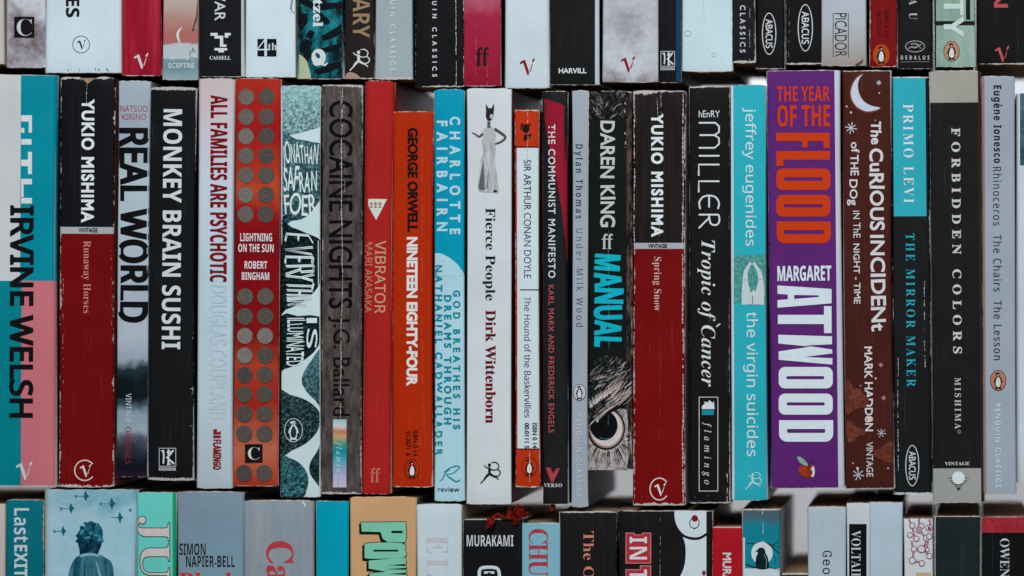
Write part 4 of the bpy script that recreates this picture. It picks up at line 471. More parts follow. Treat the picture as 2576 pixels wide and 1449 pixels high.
    (114, 'ss', 207, [[42,0,42,268,79,268,84,219,86,219,95,233,106,246,119,257,134,266,150,271,167,273,184,272,199,270,194,229,179,232,165,233,151,232,138,228,126,222,115,213,105,203,97,190,91,176,88,160,87,143,87,0]]),
    (115, 'ss', 240, [[110,-5,92,-5,76,-3,62,0,49,3,37,7,26,12,26,52,65,37,80,33,95,31,111,31,131,32,147,35,160,41,168,49,173,59,175,70,174,76,172,82,169,88,164,93,158,99,149,104,109,122,64,142,53,149,43,157,35,166,30,176,27,188,26,202,29,223,38,240,53,255,74,265,98,271,126,273,142,272,157,271,172,268,212,255,196,220,161,232,149,235,136,236,123,237,106,236,93,233,82,228,74,222,69,214,68,205,68,198,70,191,74,186,79,181,87,176,96,171,137,154,180,134,191,127,200,119,208,110,213,99,216,87,217,74,214,50,204,30,188,15,166,4,140,-3]]),
    (116, 'ss', 181, [[125,-5,111,-4,98,-2,86,2,75,8,65,17,57,28,51,41,47,58,46,78,46,234,8,234,8,255,47,273,64,330,90,330,90,268,167,268,167,234,90,234,90,79,91,64,95,52,102,43,110,36,120,32,132,31,153,33,170,36,170,3,150,-3]]),
    (117, 'ss', 309, [[137,-5,107,-2,83,5,64,18,50,37,42,62,40,93,40,268,84,268,84,96,86,72,94,55,105,42,122,34,144,31,170,34,191,43,205,57,215,76,221,100,223,128,223,268,267,268,267,0,231,0,224,36,222,36,212,23,200,13,186,5,170,-1,154,-4]]),
    (118, 'ss', 254, [[102,0,0,268,47,268,104,110,113,86,121,60,126,39,128,39,133,60,142,86,150,110,207,268,254,268,152,0]]),
    (121, 'ss', 255, [[42,-120,21,-119,5,-116,5,-81,19,-83,35,-84,49,-83,62,-78,72,-71,81,-61,88,-50,95,-36,109,-1,1,268,48,268,106,115,119,77,128,42,130,42,139,75,153,116,208,268,255,268,139,-37,129,-61,117,-81,103,-97,87,-110,66,-118]]),
]
GL = {}
for _code, _face, _adv, _cs in GLYPHS:
    GL[(chr(_code), _face)] = ([[(k[i] / 500, k[i + 1] / 500) for i in range(0, len(k), 2)] for k in _cs], _adv / 500)

def glyph(ch, font):
    return GL[(ch, font)]


def area2(p):
    return sum(p[i][0] * p[(i + 1) % len(p)][1] - p[(i + 1) % len(p)][0] * p[i][1] for i in range(len(p)))


CAP = {}


def cap(font):
    if font not in CAP:
        CAP[font] = max(p[1] for k in glyph('H', font)[0] for p in k)
    return CAP[font]


def offset(cs, d):
    if not cs or abs(d) < 1e-9:
        return cs
    big = max(cs, key=lambda c: abs(area2(c)))
    sg = 1 if area2(big) > 0 else -1
    out = []
    for c in cs:
        c = [p for i, p in enumerate(c) if (p[0] - c[i - 1][0]) ** 2 + (p[1] - c[i - 1][1]) ** 2 > 1e-8]
        n = len(c)
        r = []
        for i in range(n):
            a, b, e = Vector(c[i - 1]), Vector(c[i]), Vector(c[(i + 1) % n])
            u, v = (b - a).normalized(), (e - b).normalized()
            n1, n2 = Vector((u.y, -u.x)), Vector((v.y, -v.x))
            mm = n1 + n2
            L = mm.length
            if L < 0.3:
                q = b + n1 * d * sg
            else:
                q = b + mm / L * min(2 / L, 2.2) * d * sg
            r.append((q.x, q.y))
        out.append(r)
    return out


def winding(x, y, cs):
    w = 0
    for c in cs:
        n = len(c)
        for i in range(n):
            x0, y0 = c[i]
            x1, y1 = c[(i + 1) % n]
            if y0 <= y:
                if y1 > y and (x1 - x0) * (y - y0) - (x - x0) * (y1 - y0) > 0:
                    w += 1
            elif y1 <= y and (x1 - x0) * (y - y0) - (x - x0) * (y1 - y0) < 0:
                w -= 1
    return w


def fill(cs):
    """triangles filling closed contours by the non-zero rule: (points, triangles)"""
    vs, es = [], []
    for c in cs:
        b = len(vs)
        vs += [Vector(p) for p in c]
        es += [(b + i, b + (i + 1) % len(c)) for i in range(len(c))]
    if len(vs) < 3:
        return [], []
    r = delaunay_2d_cdt(vs, es, [], 0, 1e-5, False)
    P = [(v.x, v.y) for v in r[0]]
    T = []
    for f in r[2]:
        for k in range(1, len(f) - 1):
            t = (f[0], f[k], f[k + 1])
            cx = sum(P[i][0] for i in t) / 3
            cy = sum(P[i][1] for i in t) / 3
            if winding(cx, cy, cs):
                T.append(t)
    return P, T


def stroke_outline(pts, wd):
    """closed outline of a brush stroke; wd = width or list of widths"""
    n = len(pts)
    ws = [wd] * n if not isinstance(wd, (list, tuple)) else list(wd)
    L, R = [], []
    for i in range(n):
        a = Vector(pts[max(0, i - 1)])
        b = Vector(pts[min(n - 1, i + 1)])
        d = (b - a)
        d = d.normalized() if d.length > 1e-9 else Vector((1, 0))
        nn = Vector((-d.y, d.x)) * ws[i] / 2
        p = Vector(pts[i])
        L.append(tuple(p + nn))
        R.append(tuple(p - nn))
    return L + R[::-1]


def ell(cx, cy, rx, ry=None, n=28, a0=0, a1=360, rot=0):
    ry = rx if ry is None else ry
    full = abs(a1 - a0) >= 360
    m = n if full else n + 1
    cr, sr = math.cos(math.radians(rot)), math.sin(math.radians(rot))
    out = []
    for i in range(m):
        t = math.radians(a0 + (a1 - a0) * i / n)
        x, y = rx * math.cos(t), ry * math.sin(t)
        out.append((cx + x * cr - y * sr, cy + x * sr + y * cr))
    return out


def smooth(pts, closed=True, k=4):
    """Catmull-Rom through the points"""
    n = len(pts)
    out = []
    for i in range(n if closed else n - 1):
        if closed:
            p = [pts[(i + j - 1) % n] for j in range(4)]
        else:
            p = [pts[min(max(i + j - 1, 0), n - 1)] for j in range(4)]
        for j in range(k):
            t = j / k
            out.append(tuple(0.5 * (2 * p[1][a] + (p[2][a] - p[0][a]) * t + (2 * p[0][a] - 5 * p[1][a] + 4 * p[2][a] - p[3][a]) * t * t
                                    + (3 * p[1][a] - p[0][a] - 3 * p[2][a] + p[3][a]) * t ** 3) for a in (0, 1)))
    if not closed:
        out.append(tuple(pts[-1]))
    return out


# ------------------------------------------------------------------ a book

CREAM = (196, 190, 184)
GROUP = {'t': 'books in the top row', 'm': 'books in the middle row', 'l': 'books in the bottom row'}


class Book:
    """x0,x1 = spine edges at the top, yt,yb = top and bottom, lean = shift of the foot; all in the units measured off the spines"""

    def __init__(s, row, label, x0, x1, yt, yb, col, lean=0, back=0.0, bulge=0.3, r=1.4, edge=0.35, speck=0.25, rim=0.3, paper=CREAM,
                 side=None, side2=None, regions=(), pages=(176, 146, 118), depth=126, notch=None, rough=0.45, name='paperback_book'):
        s.k = (DIST + back * 0.001) / DIST
        s.u = S * s.k * 1000                      # mm per unit
        s.w = (x1 - x0) * s.u
        xb = (x0 + x1) / 2 + lean
        s.bx, s.by = xb, yb
        s.phi = math.atan2(-lean, yb - yt)
        s.h = (yb - yt) * s.u / math.cos(s.phi)
        s.r = min(r, s.w * 0.22)
        s.b = bulge
        root = bpy.data.objects.new(name, None)
        root.empty_display_size = 0.01
        COL.objects.link(root)
        root.location = (CAMX + (xb - VX) * S * s.k, back * 0.001, (CY - yb) * S * s.k)
        root.rotation_euler = (0, s.phi, 0)
        root['label'] = label
        root['category'] = 'book'
        root['group'] = GROUP[row]
        s.root = root
        s.lay = 0.05
        s.cur = None
        W, H = s.w / 1000, s.h / 1000
        reg = []
        for (a, b, c, d, cc) in regions:
            zd, zc = s.loc(xb, d)[1], s.loc(xb, c)[1]
            xa = xe = 0
            ym = (max(c, yt) + min(d, yb)) / 2
            xa = s.loc(a, ym)[0] if a > -900 else -99
            xe = s.loc(b, ym)[0] if b < 9000 else 99
            reg.append((xa / 1000, xe / 1000, zd / 1000 if d < 9000 else -1, zc / 1000 if c > -900 else 9, s.cv(cc)))
        col = s.cv(col)
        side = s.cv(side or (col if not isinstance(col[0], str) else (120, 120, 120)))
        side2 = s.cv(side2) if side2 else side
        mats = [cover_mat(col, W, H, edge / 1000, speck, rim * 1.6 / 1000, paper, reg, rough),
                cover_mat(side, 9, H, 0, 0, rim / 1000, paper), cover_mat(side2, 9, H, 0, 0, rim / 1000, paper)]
        inner = ink((150, 146, 140))
        # section of the cover card: back board, rounded spine, front board
        sec = []
        wf = s.w / 2 - s.r
        D = depth
        for y in (D, D * .55, D * .2, D * .06):
            sec.append((-s.w / 2, y, 1))
        for j in range(6):
            t = math.radians(180 - 90 * (1 - j / 5) - 90 * 0)
        arc = [math.radians(a) for a in (0, 15, 33, 52, 71, 90)]
        for a in arc:
            sec.append((-wf - s.r * math.cos(a), s.r - s.r * math.sin(a), 0))
        nn = 12
        for j in range(1, nn):
            x = -wf + 2 * wf * j / nn
            sec.append((x, s.ys(x), 0))
        for a in arc[::-1]:
            sec.append((wf + s.r * math.cos(a), s.r - s.r * math.sin(a), 0))
        for y in (D * .06, D * .2, D * .55, D):
            sec.append((s.w / 2, y, 2))
        n = len(sec)
        T = 0.4
        zs = [0, .012, .05, .2, .35, .5, .65, .8, .95, .988, 1]
        rnd = random.Random(int(x0 * 7 + yt))
        fr_t = [rnd.uniform(-.22, .18) for _ in range(n)]
        fr_b = [rnd.uniform(-.18, .22) for _ in range(n)]
        cw = rnd.uniform(.2, .9)
        bow, bph, bow2 = rnd.uniform(.1, .3), rnd.uniform(0, 6), rnd.uniform(-.25, .25)
        bm = bmesh.new()
        outer, innr = [], []
        for iz, f in enumerate(zs):
            ro, ri = [], []
            for i, (x, y, q) in enumerate(sec):
                z = s.h * f
                u2 = min(1, abs(x) / (s.w / 2))
                if f == 1:
                    z += fr_t[i] - cw * u2 ** 6
                    if notch:
                        z -= notch(x, y)
                elif f > .9 and notch:
                    z -= notch(x, y) * (f - .9) / .1
                if f == 0:
                    z += fr_b[i] + cw * .7 * u2 ** 6
                dy = 0.12 * math.sin(7 * f + x * .4 + x0) * (1 if q == 0 else 0)
                if f == 1 or f == 0:
                    dy += .25 if q == 0 else 0
                sh = bow * math.sin(5 * f + bph) + bow2 * (2 * f - 1) ** 2
                wd = .35 * (abs(2 * f - 1) ** 5) * x / (s.w / 2)
                ro.append(bm.verts.new(((x + sh + wd) / 1000, (y + dy) / 1000, z / 1000)))
                xi = x * (1 - T / (s.w / 2))
                yi = y + dy + (T if q == 0 else 0)
                ri.append(bm.verts.new(((xi + sh + wd) / 1000, yi / 1000, z / 1000)))
            outer.append(ro)
            innr.append(ri)
        for iz in range(len(zs) - 1):
            for i in range(n - 1):
                q = sec[i][2] if sec[i][2] and sec[i + 1][2] else (sec[i][2] or sec[i + 1][2]) and (1 if i < n / 2 else 2)
                f = bm.faces.new((outer[iz][i], outer[iz][i + 1], outer[iz + 1][i + 1], outer[iz + 1][i]))
                f.material_index = q
                f.smooth = True
                f = bm.faces.new((innr[iz][i + 1], innr[iz][i], innr[iz + 1][i], innr[iz + 1][i + 1]))
                f.material_index = 3
                f.smooth = True
        for i in range(n - 1):
            for (o, m, fl) in ((outer[0], innr[0], 1), (outer[-1], innr[-1], 0)):
                vv = (o[i], o[i + 1], m[i + 1], m[i])
                f = bm.faces.new(vv[::-1] if fl else vv)
                f.material_index = 4
        for e in bm.edges:
            if len(e.link_faces) == 2 and {e.link_faces[0].material_index, e.link_faces[1].material_index} & {4}:
                e.smooth = False
        s.cover = s.obj('cover', bm, mats + [inner, ink(paper, .9)])
        # pages
        bm = bmesh.new()
        xw = s.w / 2 - T - .25
        bot, top = .35, s.h - .55
        ring = [(-xw, 1.3), (-xw, D - 1.5), (xw, D - 1.5), (xw, 1.3)]
        vb = [bm.verts.new((x / 1000, y / 1000, bot / 1000)) for x, y in ring]
        if notch:
            top -= max(notch(x / 4, 0) for x in range(int(-xw * 4), int(xw * 4))) * 0.0
        vt = [bm.verts.new((x / 1000, y / 1000, top / 1000)) for x, y in ring]
        bm.faces.new(vb)
        bm.faces.new(vt[::-1])
        for i in range(4):
            j = (i + 1) % 4
            bm.faces.new((vb[i], vt[i], vt[j], vb[j]))
        bmesh.ops.recalc_face_normals(bm, faces=bm.faces)
        s.obj('page_block', bm, [page_mat(tuple(pages))])

    def cv(s, spec):
        """gradient stops are given at measured heights; turn them into local metres"""
        if isinstance(spec[0], str) and spec[0] == 'grad':
            return ('grad', tuple((s.loc(s.bx, y)[1] / 1000, c) for y, c in spec[1])) + tuple(spec[2:])
        if isinstance(spec[0], str) and spec[0] == 'mottle' and isinstance(spec[1][0], str):
            return ('mottle', s.cv(spec[1])) + tuple(spec[2:])
        return spec

    def ys(s, x):
        wf = s.w / 2 - s.r
        a = abs(x)
        if a <= wf:
            return -s.b * (1 - (a / wf) ** 2)
        q = min(a - wf, s.r)
        return s.r - math.sqrt(max(s.r * s.r - q * q, 0))

    def loc(s, px, py):
        dx, dz = (px - s.bx) * s.u, (s.by - py) * s.u
        c, n = math.cos(s.phi), math.sin(s.phi)
        return dx * c - dz * n, dx * n + dz * c

    def obj(s, name, bm, mats):
        me = bpy.data.meshes.new(name)
        bm.to_mesh(me)
        bm.free()
        for m in mats:
            me.materials.append(m)
        o = bpy.data.objects.new(name, me)
        COL.objects.link(o)
        o.parent = s.root
        return o

    # ---- prints on the spine
    def part(s, name):
        s.flush()
        s.cur = [name, [], [], [], {}]
        return s

    def flush(s):
        if s.cur and s.cur[2]:
            name, V, F, MI, mats = s.cur
            bm = bmesh.new()
            vs = [bm.verts.new((x, l, z)) for x, z, l in V]
            for f, mi in zip(F, MI):
                try:
                    q = bm.faces.new([vs[i] for i in f])
                    q.material_index = mi
                except ValueError:
                    pass
            xs = [v[0] for v in V]
            lo, hi = min(xs), max(xs)
            if hi - lo > 2.5:
                x = lo + 2.0
                while x < hi - .5:
                    bmesh.ops.bisect_plane(bm, geom=list(bm.verts) + list(bm.edges) + list(bm.faces), plane_co=(x, 0, 0), plane_no=(1, 0, 0))
                    x += 2.0
            lim = s.w / 2 - .12
            hz = s.h
            for v in bm.verts:
                x = max(-lim, min(lim, v.co.x))
                z = max(.15, min(hz - .15, v.co.z))
                f = z / s.h
                dy = 0.12 * math.sin(7 * f + x * .4 + 0) * 0
                v.co = Vector((x, s.ys(x) - v.co.y - .14 + dy, z)) / 1000
            for f in bm.faces:
                f.normal_update()
                if f.normal.y > 0:
                    f.normal_flip()
            ml = [None] * len(mats)
            for m, i in mats.items():
                ml[i] = m
            s.obj(name, bm, ml).parent = s.cover
        s.cur = None

    def tri(s, P, T, mat, step=0.008):
        name, V, F, MI, mats = s.cur
        mi = mats.setdefault(mat, len(mats))
        b = len(V)
        V += [(x, z, s.lay) for x, z in P]
        F += [tuple(i + b for i in t) for t in T]
        MI += [mi] * len(T)
        s.lay = min(s.lay + step, .55)

    def poly(s, cs, col, step=0.008):
        """filled contours given in measured units"""
        if cs and not isinstance(cs[0][0], (tuple, list)):
            cs = [cs]
        L = [[s.loc(*p) for p in c] for c in cs]
        P, T = fill(L)
        s.tri(P, T, ink(s.cv(col)), step)
        return s

    def ring(s, cx, cy, rx, ry, wd, col, a0=0, a1=360):
        if abs(a1 - a0) >= 360:
            return s.poly([ell(cx, cy, rx, ry, 36), ell(cx, cy, rx - wd, ry - wd, 36)[::-1]], col)
        return s.line(ell(cx, cy, rx - wd / 2, ry - wd / 2, 24, a0, a1), wd, col)

    def line(s, pts, wd, col, step=0.008, sm=0):
        if sm:
            n0 = len(pts)
            pts = smooth(pts, False, sm)
            if isinstance(wd, (list, tuple)):
                wd = [wd[min(int(i / sm), n0 - 2)] * (1 - (i % sm) / sm) + wd[min(int(i / sm) + 1, n0 - 1)] * ((i % sm) / sm) for i in range(len(pts))]
        return s.poly(stroke_outline(pts, wd), col, step)

    def rect(s, x0, x1, y0, y1, col):
        return s.poly([(x0, y0), (x1, y0), (x1, y1), (x0, y1)], col)

    def text(s, body, font, x0, x1, y0, y1, col, dirn='d', wt=0.0, cond=None, jit=0.0, shear=0.0, trk=0.0):
        """dirn d: reads downwards, baseline x0, cap line x1, from y0 to y1; h: reads across from x0 to x1, cap line y0, baseline y1"""
        mat = ink(s.cv(col))
        u = s.u
        cross = ((x1 - x0) if dirn == 'd' else (y1 - y0)) * u
        length = ((y1 - y0) if dirn == 'd' else (x1 - x0)) * u
        sc = cross / cap(font)
        gl = []
        pen = 0.0
        for ch in body:
            cs, adv = glyph(ch, font)
            gl.append((cs, pen))
            pen += adv + trk
        ink0 = min(p[0] for k in gl[0][0] for p in k)
        ink1 = max(p[0] for k in gl[-1][0] for p in k) + gl[-1][1]
        nat = ink1 - ink0
        if cond is None:
            sx, tr = length / nat, 0.0
        else:
            sx = sc * cond
            tr = (length - nat * sx) / max(len(body) - 1, 1)
        cxm, czm = s.loc((x0 + x1) / 2, (y0 + y1) / 2)
        rnd = random.Random(len(body) * 13 + int(x0))
        for i, (cs, p) in enumerate(gl):
            if not cs:
                continue
            g = []
            ja = rnd.uniform(-1, 1) * jit
            js = 1 + rnd.uniform(-1, 1) * jit * .8
            jv = rnd.uniform(-1, 1) * jit * cross * .35
            bx = [q[0] for k in cs for q in k]
            mx = (min(bx) + max(bx)) / 2
            for k in cs:
                c = []
                for (gx, gy) in k:
                    a = (gx - mx) * sx * js
                    v = gy * sc * js
                    if jit:
                        a, v = a + (v - cross / 2) * ja * .6, v - a * ja * .6
                    v += jv
                    a += (v - cross * .5) * shear
                    a += (mx + p - ink0) * sx + tr * i
                    if dirn == 'd':
                        c.append((cxm - cross / 2 + v, czm + length / 2 - a))
                    else:
                        c.append((cxm - length / 2 + a, czm - cross / 2 + v))
                g.append(c)
            if wt:
                g = offset(g, wt)
            P, T = fill(g)
            s.tri(P, T, mat, 0.004 if i % 2 == 0 else -0.004)
        s.lay += .01
        return s

    def crease(s, x, y0, y1, dens=.5, wd=.9, amp=1.5, col=(205, 205, 200), part='spine_crease'):
        """broken pale line where the spine has been folded open"""
        s.part(part)
        rnd = random.Random(int(x * 3 + y0))
        y = y0
        off = 0.0
        lay = s.lay
        s.lay = max(s.lay, .3)
        while y < y1:
            ln = rnd.uniform(2, 14)
            if rnd.random() < dens:
                a = rnd.uniform(-.6, .6)
                w = wd * rnd.uniform(.5, 1.6)
                pts = [(x + off, y), (x + off + a * .5, y + ln * .5), (x + off + a, y + ln)]
                s.line(pts, [w * .3, w, w * .3], col, 0.0)
                off += a
            off += rnd.uniform(-.5, .5)
            off = max(-amp, min(amp, off))
            y += ln + .3
        s.flush()
        s.lay = lay

    def scuffs(s, boxes, n, col=(200, 200, 198), sz=3.0, seed=1):
        """flakes of print lost to wear"""
        s.part('worn_patch')
        rnd = random.Random(seed)
        s.lay = max(s.lay, .3)
        for (x0, x1, y0, y1) in boxes:
            for _ in range(n):
                cx, cy = rnd.uniform(x0, x1), rnd.uniform(y0, y1)
                r = sz * rnd.uniform(.2, 1) ** 2
                s.poly([(cx + r * rnd.uniform(.5, 1) * math.cos(a) * .6, cy + r * rnd.uniform(.6, 1.4) * math.sin(a))
                        for a in [i * math.pi / 3.5 for i in range(7)]], col, 0.0005)
        s.flush()

    # ---- small emblems
    def vlogo(s, cx, cy, sz, col, thin=True):
        """slanted two-stroke V"""
        k = sz / 2
        s.poly([(cx - .92 * k, cy - .42 * k), (cx - .8 * k, cy - .62 * k), (cx - .28 * k, cy - .86 * k), (cx + .22 * k, cy + .62 * k), (cx + .16 * k, cy + .95 * k), (cx + .02 * k, cy + 1.02 * k),
                (cx - .52 * k, cy - .5 * k), (cx - .86 * k, cy - .3 * k)], col)
        s.poly([(cx + .55 * k, cy - .78 * k), (cx + .88 * k, cy - 1.1 * k), (cx + .84 * k, cy - .78 * k), (cx + .6 * k, cy - .42 * k)], col)
        s.poly([(cx + .55 * k, cy - .3 * k), (cx + .66 * k, cy - .38 * k), (cx + .36 * k, cy + .62 * k), (cx + .28 * k, cy + .5 * k)], col)
        return s

    def runner(s, cx, cy, sz, col, m=1):
        """running archer: leaping figure with a bow"""
        k = sz / 2
        q = lambda pts: [(cx + x * k * m, cy + y * k) for x, y in pts]
        s.poly(ell(cx - .02 * k * m, cy - .72 * k, .15 * k, .17 * k, 12), col)
        s.line(q([(-.02, -.5), (-.02, -.2), (.0, .12)]), [.2 * k, .26 * k, .2 * k], col)
        s.line(q([(-.02, .08), (-.35, .4), (-.5, .62), (-.85, 1.0)]), [.24 * k, .2 * k, .13 * k, .08 * k], col, sm=3)
        s.line(q([(.0, .08), (.35, .3), (.6, .42), (.85, .62)]), [.24 * k, .18 * k, .12 * k, .08 * k], col, sm=3)
        s.line(q([(-.02, -.42), (-.3, -.48), (-.52, -.68)]), [.12 * k, .1 * k, .08 * k], col)
        s.line(q([(.0, -.35), (.4, -.25), (.75, -.32)]), [.12 * k, .09 * k, .08 * k], col)
        s.line(q([(.15, -.95), (.55, -.98), (.85, -.7), (.78, -.35), (1.0, -.05), (.8, .3), (.45, .28)]), [.06 * k] + [.1 * k] * 5 + [.06 * k], col, sm=4)
        return s

    def penguin(s, cx, cy, h, oval, outline, body, belly, ow=1.0):
        """upright bird emblem in an oval"""
        k = h / 2
        if oval:
            s.poly(ell(cx, cy, k * .78, k, 32), oval)
        if outline:
            s.ring(cx, cy, k * .78, k, ow, outline)
        q = lambda pts: [(cx + x * k, cy + y * k) for x, y in pts]
        s.poly(smooth(q([(-.05, -.78), (.1, -.74), (.16, -.55), (.14, -.42), (.32, -.2), (.42, .2), (.3, .3), (.28, .6), (.12, .78), (-.2, .78), (-.3, .55),
                         (-.34, .3), (-.45, .2), (-.3, -.2), (-.12, -.42), (-.16, -.55), (-.34, -.62)]), True, 3), body)
        s.poly(smooth(q([(-.0, -.36), (.18, -.12), (.24, .25), (.14, .6), (-.14, .6), (-.24, .25), (-.16, -.12)]), True, 3), belly)
        s.poly(q([(-.05, -.58), (.08, -.6), (.06, -.46), (-.04, -.46)]), belly)
        s.line(q([(-.3, .82), (-.02, .72)]), k * .12, body)
        s.line(q([(.3, .82), (.05, .72)]), k * .12, body)
        return s

    def ff(s, cx, cy, h, col):
        for dx in (-.17, .17):
            x = cx + dx * h
            s.line([(x - .0 * h, cy + .5 * h), (x, cy - .1 * h), (x + .02 * h, cy - .36 * h), (x + .12 * h, cy - .46 * h), (x + .2 * h, cy - .38 * h)],
                   [.15 * h, .15 * h, .13 * h, .1 * h, .14 * h], col, sm=3)
            s.line([(x - .13 * h, cy + .49 * h), (x + .13 * h, cy + .49 * h)], .05 * h, col)
        s.line([(cx - .36 * h, cy - .14 * h), (cx + .38 * h, cy - .14 * h)], .06 * h, col)
        return s

    def kodansha(s, cx, cy, w, col, text=True):
        h = w * 1.08
        s.poly([[(cx - w / 2, cy - h / 2), (cx + w / 2, cy - h / 2), (cx + w / 2, cy + h / 2), (cx - w / 2, cy + h / 2)],
                [(cx - w / 2 + 1.3, cy - h / 2 + 1.3), (cx - w / 2 + 1.3, cy + h / 2 - 1.3), (cx + w / 2 - 1.3, cy + h / 2 - 1.3), (cx + w / 2 - 1.3, cy - h / 2 + 1.3)]], col)
        q = lambda pts: [(cx + x * w / 2, cy + y * h / 2) for x, y in pts]
        s.line(q([(-.75, -.66), (-.5, -.74), (-.42, -.2), (-.48, .7)]), [.1 * w, .13 * w, .1 * w, .09 * w], col)
        s.line(q([(.7, -.78), (.3, -.3), (-.1, .05), (.25, .3), (.78, .72)]), [.1 * w, .12 * w, .08 * w, .11 * w, .12 * w], col)
        s.line(q([(.12, -.85), (.14, 0), (.1, .8)]), [.13 * w, .1 * w, .12 * w], col)
        s.line(q([(-.1, -.5), (.4, -.62)]), .07 * w, col)
        s.line(q([(-.05, .82), (.4, .74)]), .07 * w, col)
        if text:
            s.text('KODANSHA', 'sb', cx - w / 2, cx + w / 2, cy + h / 2 + 2, cy + h / 2 + 2 + w * .2, col, 'h')
        return s

    def star(s, cx, cy, r, col, n=8, wd=2.2, rot=0.2):
        for i in range(n):
            a = rot + i * 2 * math.pi / n
            rr = r * (1 if i % 2 == 0 else .86)
            s.line([(cx, cy), (cx + rr * math.cos(a), cy + rr * math.sin(a))], [wd * .6, wd], col, .002)
        return s

    def abacus(s, cx, cy, w, h, col):
        s.ring(cx, cy, w / 2, h / 2, 2.2, col)
        s.text('ABACUS', 'ss', cx - w * .23, cx + w * .23, cy - h * .34, cy + h * .34, col, wt=.07)
        return s

# ------------------------------------------------------------------ setting: the wall behind and the surface under the lowest row


def slab(name, x0, x1, y0, y1, z0, z1, mat, **props):
    bm = bmesh.new()
    bmesh.ops.create_cube(bm, size=1)
    for v in bm.verts:
        v.co = Vector((x0 + (v.co.x + .5) * (x1 - x0), y0 + (v.co.y + .5) * (y1 - y0), z0 + (v.co.z + .5) * (z1 - z0)))
    me = bpy.data.meshes.new(name)
    bm.to_mesh(me)
    bm.free()
    me.materials.append(mat)
    o = bpy.data.objects.new(name, me)
    COL.objects.link(o)
    for k, v in props.items():
        o[k] = v
    return o


def plaster():
    m, nt, b = base_mat('painted_plaster')
    co = N(nt, 'ShaderNodeTexCoord').outputs['Object']
    n = N(nt, 'ShaderNodeTexNoise', i_Vector=co, i_Scale=14.0, i_Detail=4.0).outputs[0]
    nt.links.new(mixc(nt, n, lin((212, 218, 226)), lin((240, 242, 246))), b.inputs['Base Color'])
    b.inputs['Roughness'].default_value = 0.8
    return m


def wood():
    m, nt, b = base_mat('dark_wood')
    co = N(nt, 'ShaderNodeTexCoord').outputs['Object']
    mp = N(nt, 'ShaderNodeMapping', i_Vector=co)
    mp.inputs['Scale'].default_value = (6, 90, 60)
    n = N(nt, 'ShaderNodeTexNoise', i_Vector=mp.outputs[0], i_Scale=1.0, i_Detail=5.0).outputs[0]
    nt.links.new(mixc(nt, n, lin((52, 36, 28)), lin((96, 70, 54))), b.inputs['Base Color'])
    return m


FLOOR_Z = (CY - 2270) * S
slab('wall', -1.6, 1.6, 0.62, 0.70, FLOOR_Z - .05, 1.5, plaster(), kind='structure', label='white plastered wall some way behind the stacked books')
slab('floor', -1.6, 1.6, -0.25, 0.62, FLOOR_Z - .05, FLOOR_Z - .0006, wood(), kind='structure', label='dark wooden surface under the lowest row of books')

WHITE = (206, 221, 228)
INKW = (222, 232, 236)
BLK = (19, 20, 23)
INKB = (20, 21, 24)

# ================================================================== MIDDLE ROW
# teal, white and pink
b = Book('m', 'thick teal, white and pink paperback with heavy black capitals down its spine', -210, 142, 187, 1222, (0, 138, 158), lean=-5, r=3.2, bulge=.5, edge=.12, speck=.05,  # far edge widened out of view to block light from the wall
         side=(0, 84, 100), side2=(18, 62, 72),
         regions=[(-999, 52, -999, 706, (203, 203, 205)), (52, 9999, 706, 9999, (198, 112, 122)), (-999, 54, 706, 9999, (0, 128, 140))])
b.part('title_lettering')
for (y0, y1, kind) in ((290, 332, 'F'), (352, 368, 'I'), (385, 440, 'T'), (458, 520, 'H')):
    c = (214, 220, 222)
    if kind == 'F':
        b.rect(54, 81, 290, 306, c); b.rect(73, 81, 306, 334, c); b.rect(54, 62, 322, 334, c)
    elif kind == 'I':
        b.rect(54, 80, 350, 364, c)
    elif kind == 'T':
        b.rect(71, 81, 382, 438, c); b.rect(54, 71, 402, 418, c)
    else:
        b.rect(54, 81, 450, 464, c); b.rect(54, 60, 464, 496, c); b.rect(54, 81, 496, 522, c) if False else b.rect(54, 81, 498, 512, c)
b.part('author_lettering').text('IRVINE WELSH', 'ss', 28, 82, 519, 1048, (16, 17, 20), wt=.5)
b.part('publisher_logo').vlogo(62, 1184, 46, (196, 206, 208))
b.flush()

# black over red, torn notch at the head


def notch_a(x, y):
    k = max(0, 1 - abs(x - .2) / 5.2)
    return (3.6 * k ** 1.5 if y < 3 else 0)


b = Book('m', 'black over dark red paperback with a torn notch at the head of its spine', 153, 289, 193, 1226, BLK, lean=-5, edge=1.0, speck=.25, rim=.8, r=1.3, bulge=.35, notch=notch_a,
         side=(120, 60, 50), regions=[(-999, 9999, 571, 588, (168, 170, 176)), (-999, 9999, 588, 9999, (112, 10, 12))])
b.part('author_lettering').text('YUKIO MISHIMA', 'g', 207, 236, 252, 558, INKW, cond=.88, wt=.3)
b.part('publisher_lettering').text('VINTAGE', 'g', 198, 246, 574, 584, (30, 30, 34), 'h', wt=.06)
b.part('title_lettering').text('Runaway Horses', 'b', 211, 229, 606, 788, (206, 140, 124), cond=.92, wt=-.04)
b.part('publisher_logo').ring(214, 1183, 27, 27, 3.2, (214, 196, 190), 38, 322).vlogo(216, 1184, 32, (222, 206, 200))
b.crease(220, 200, 268, .8, 1.0, 1.2)
b.crease(212, 800, 1150, .18, .5, 2.5, (150, 60, 55))
b.crease(160, 700, 960, .45, 1.6, 1.2, (190, 130, 120), 'worn_edge')
b.crease(281, 600, 900, .35, 1.0, 1.0, (180, 110, 100), 'worn_edge')

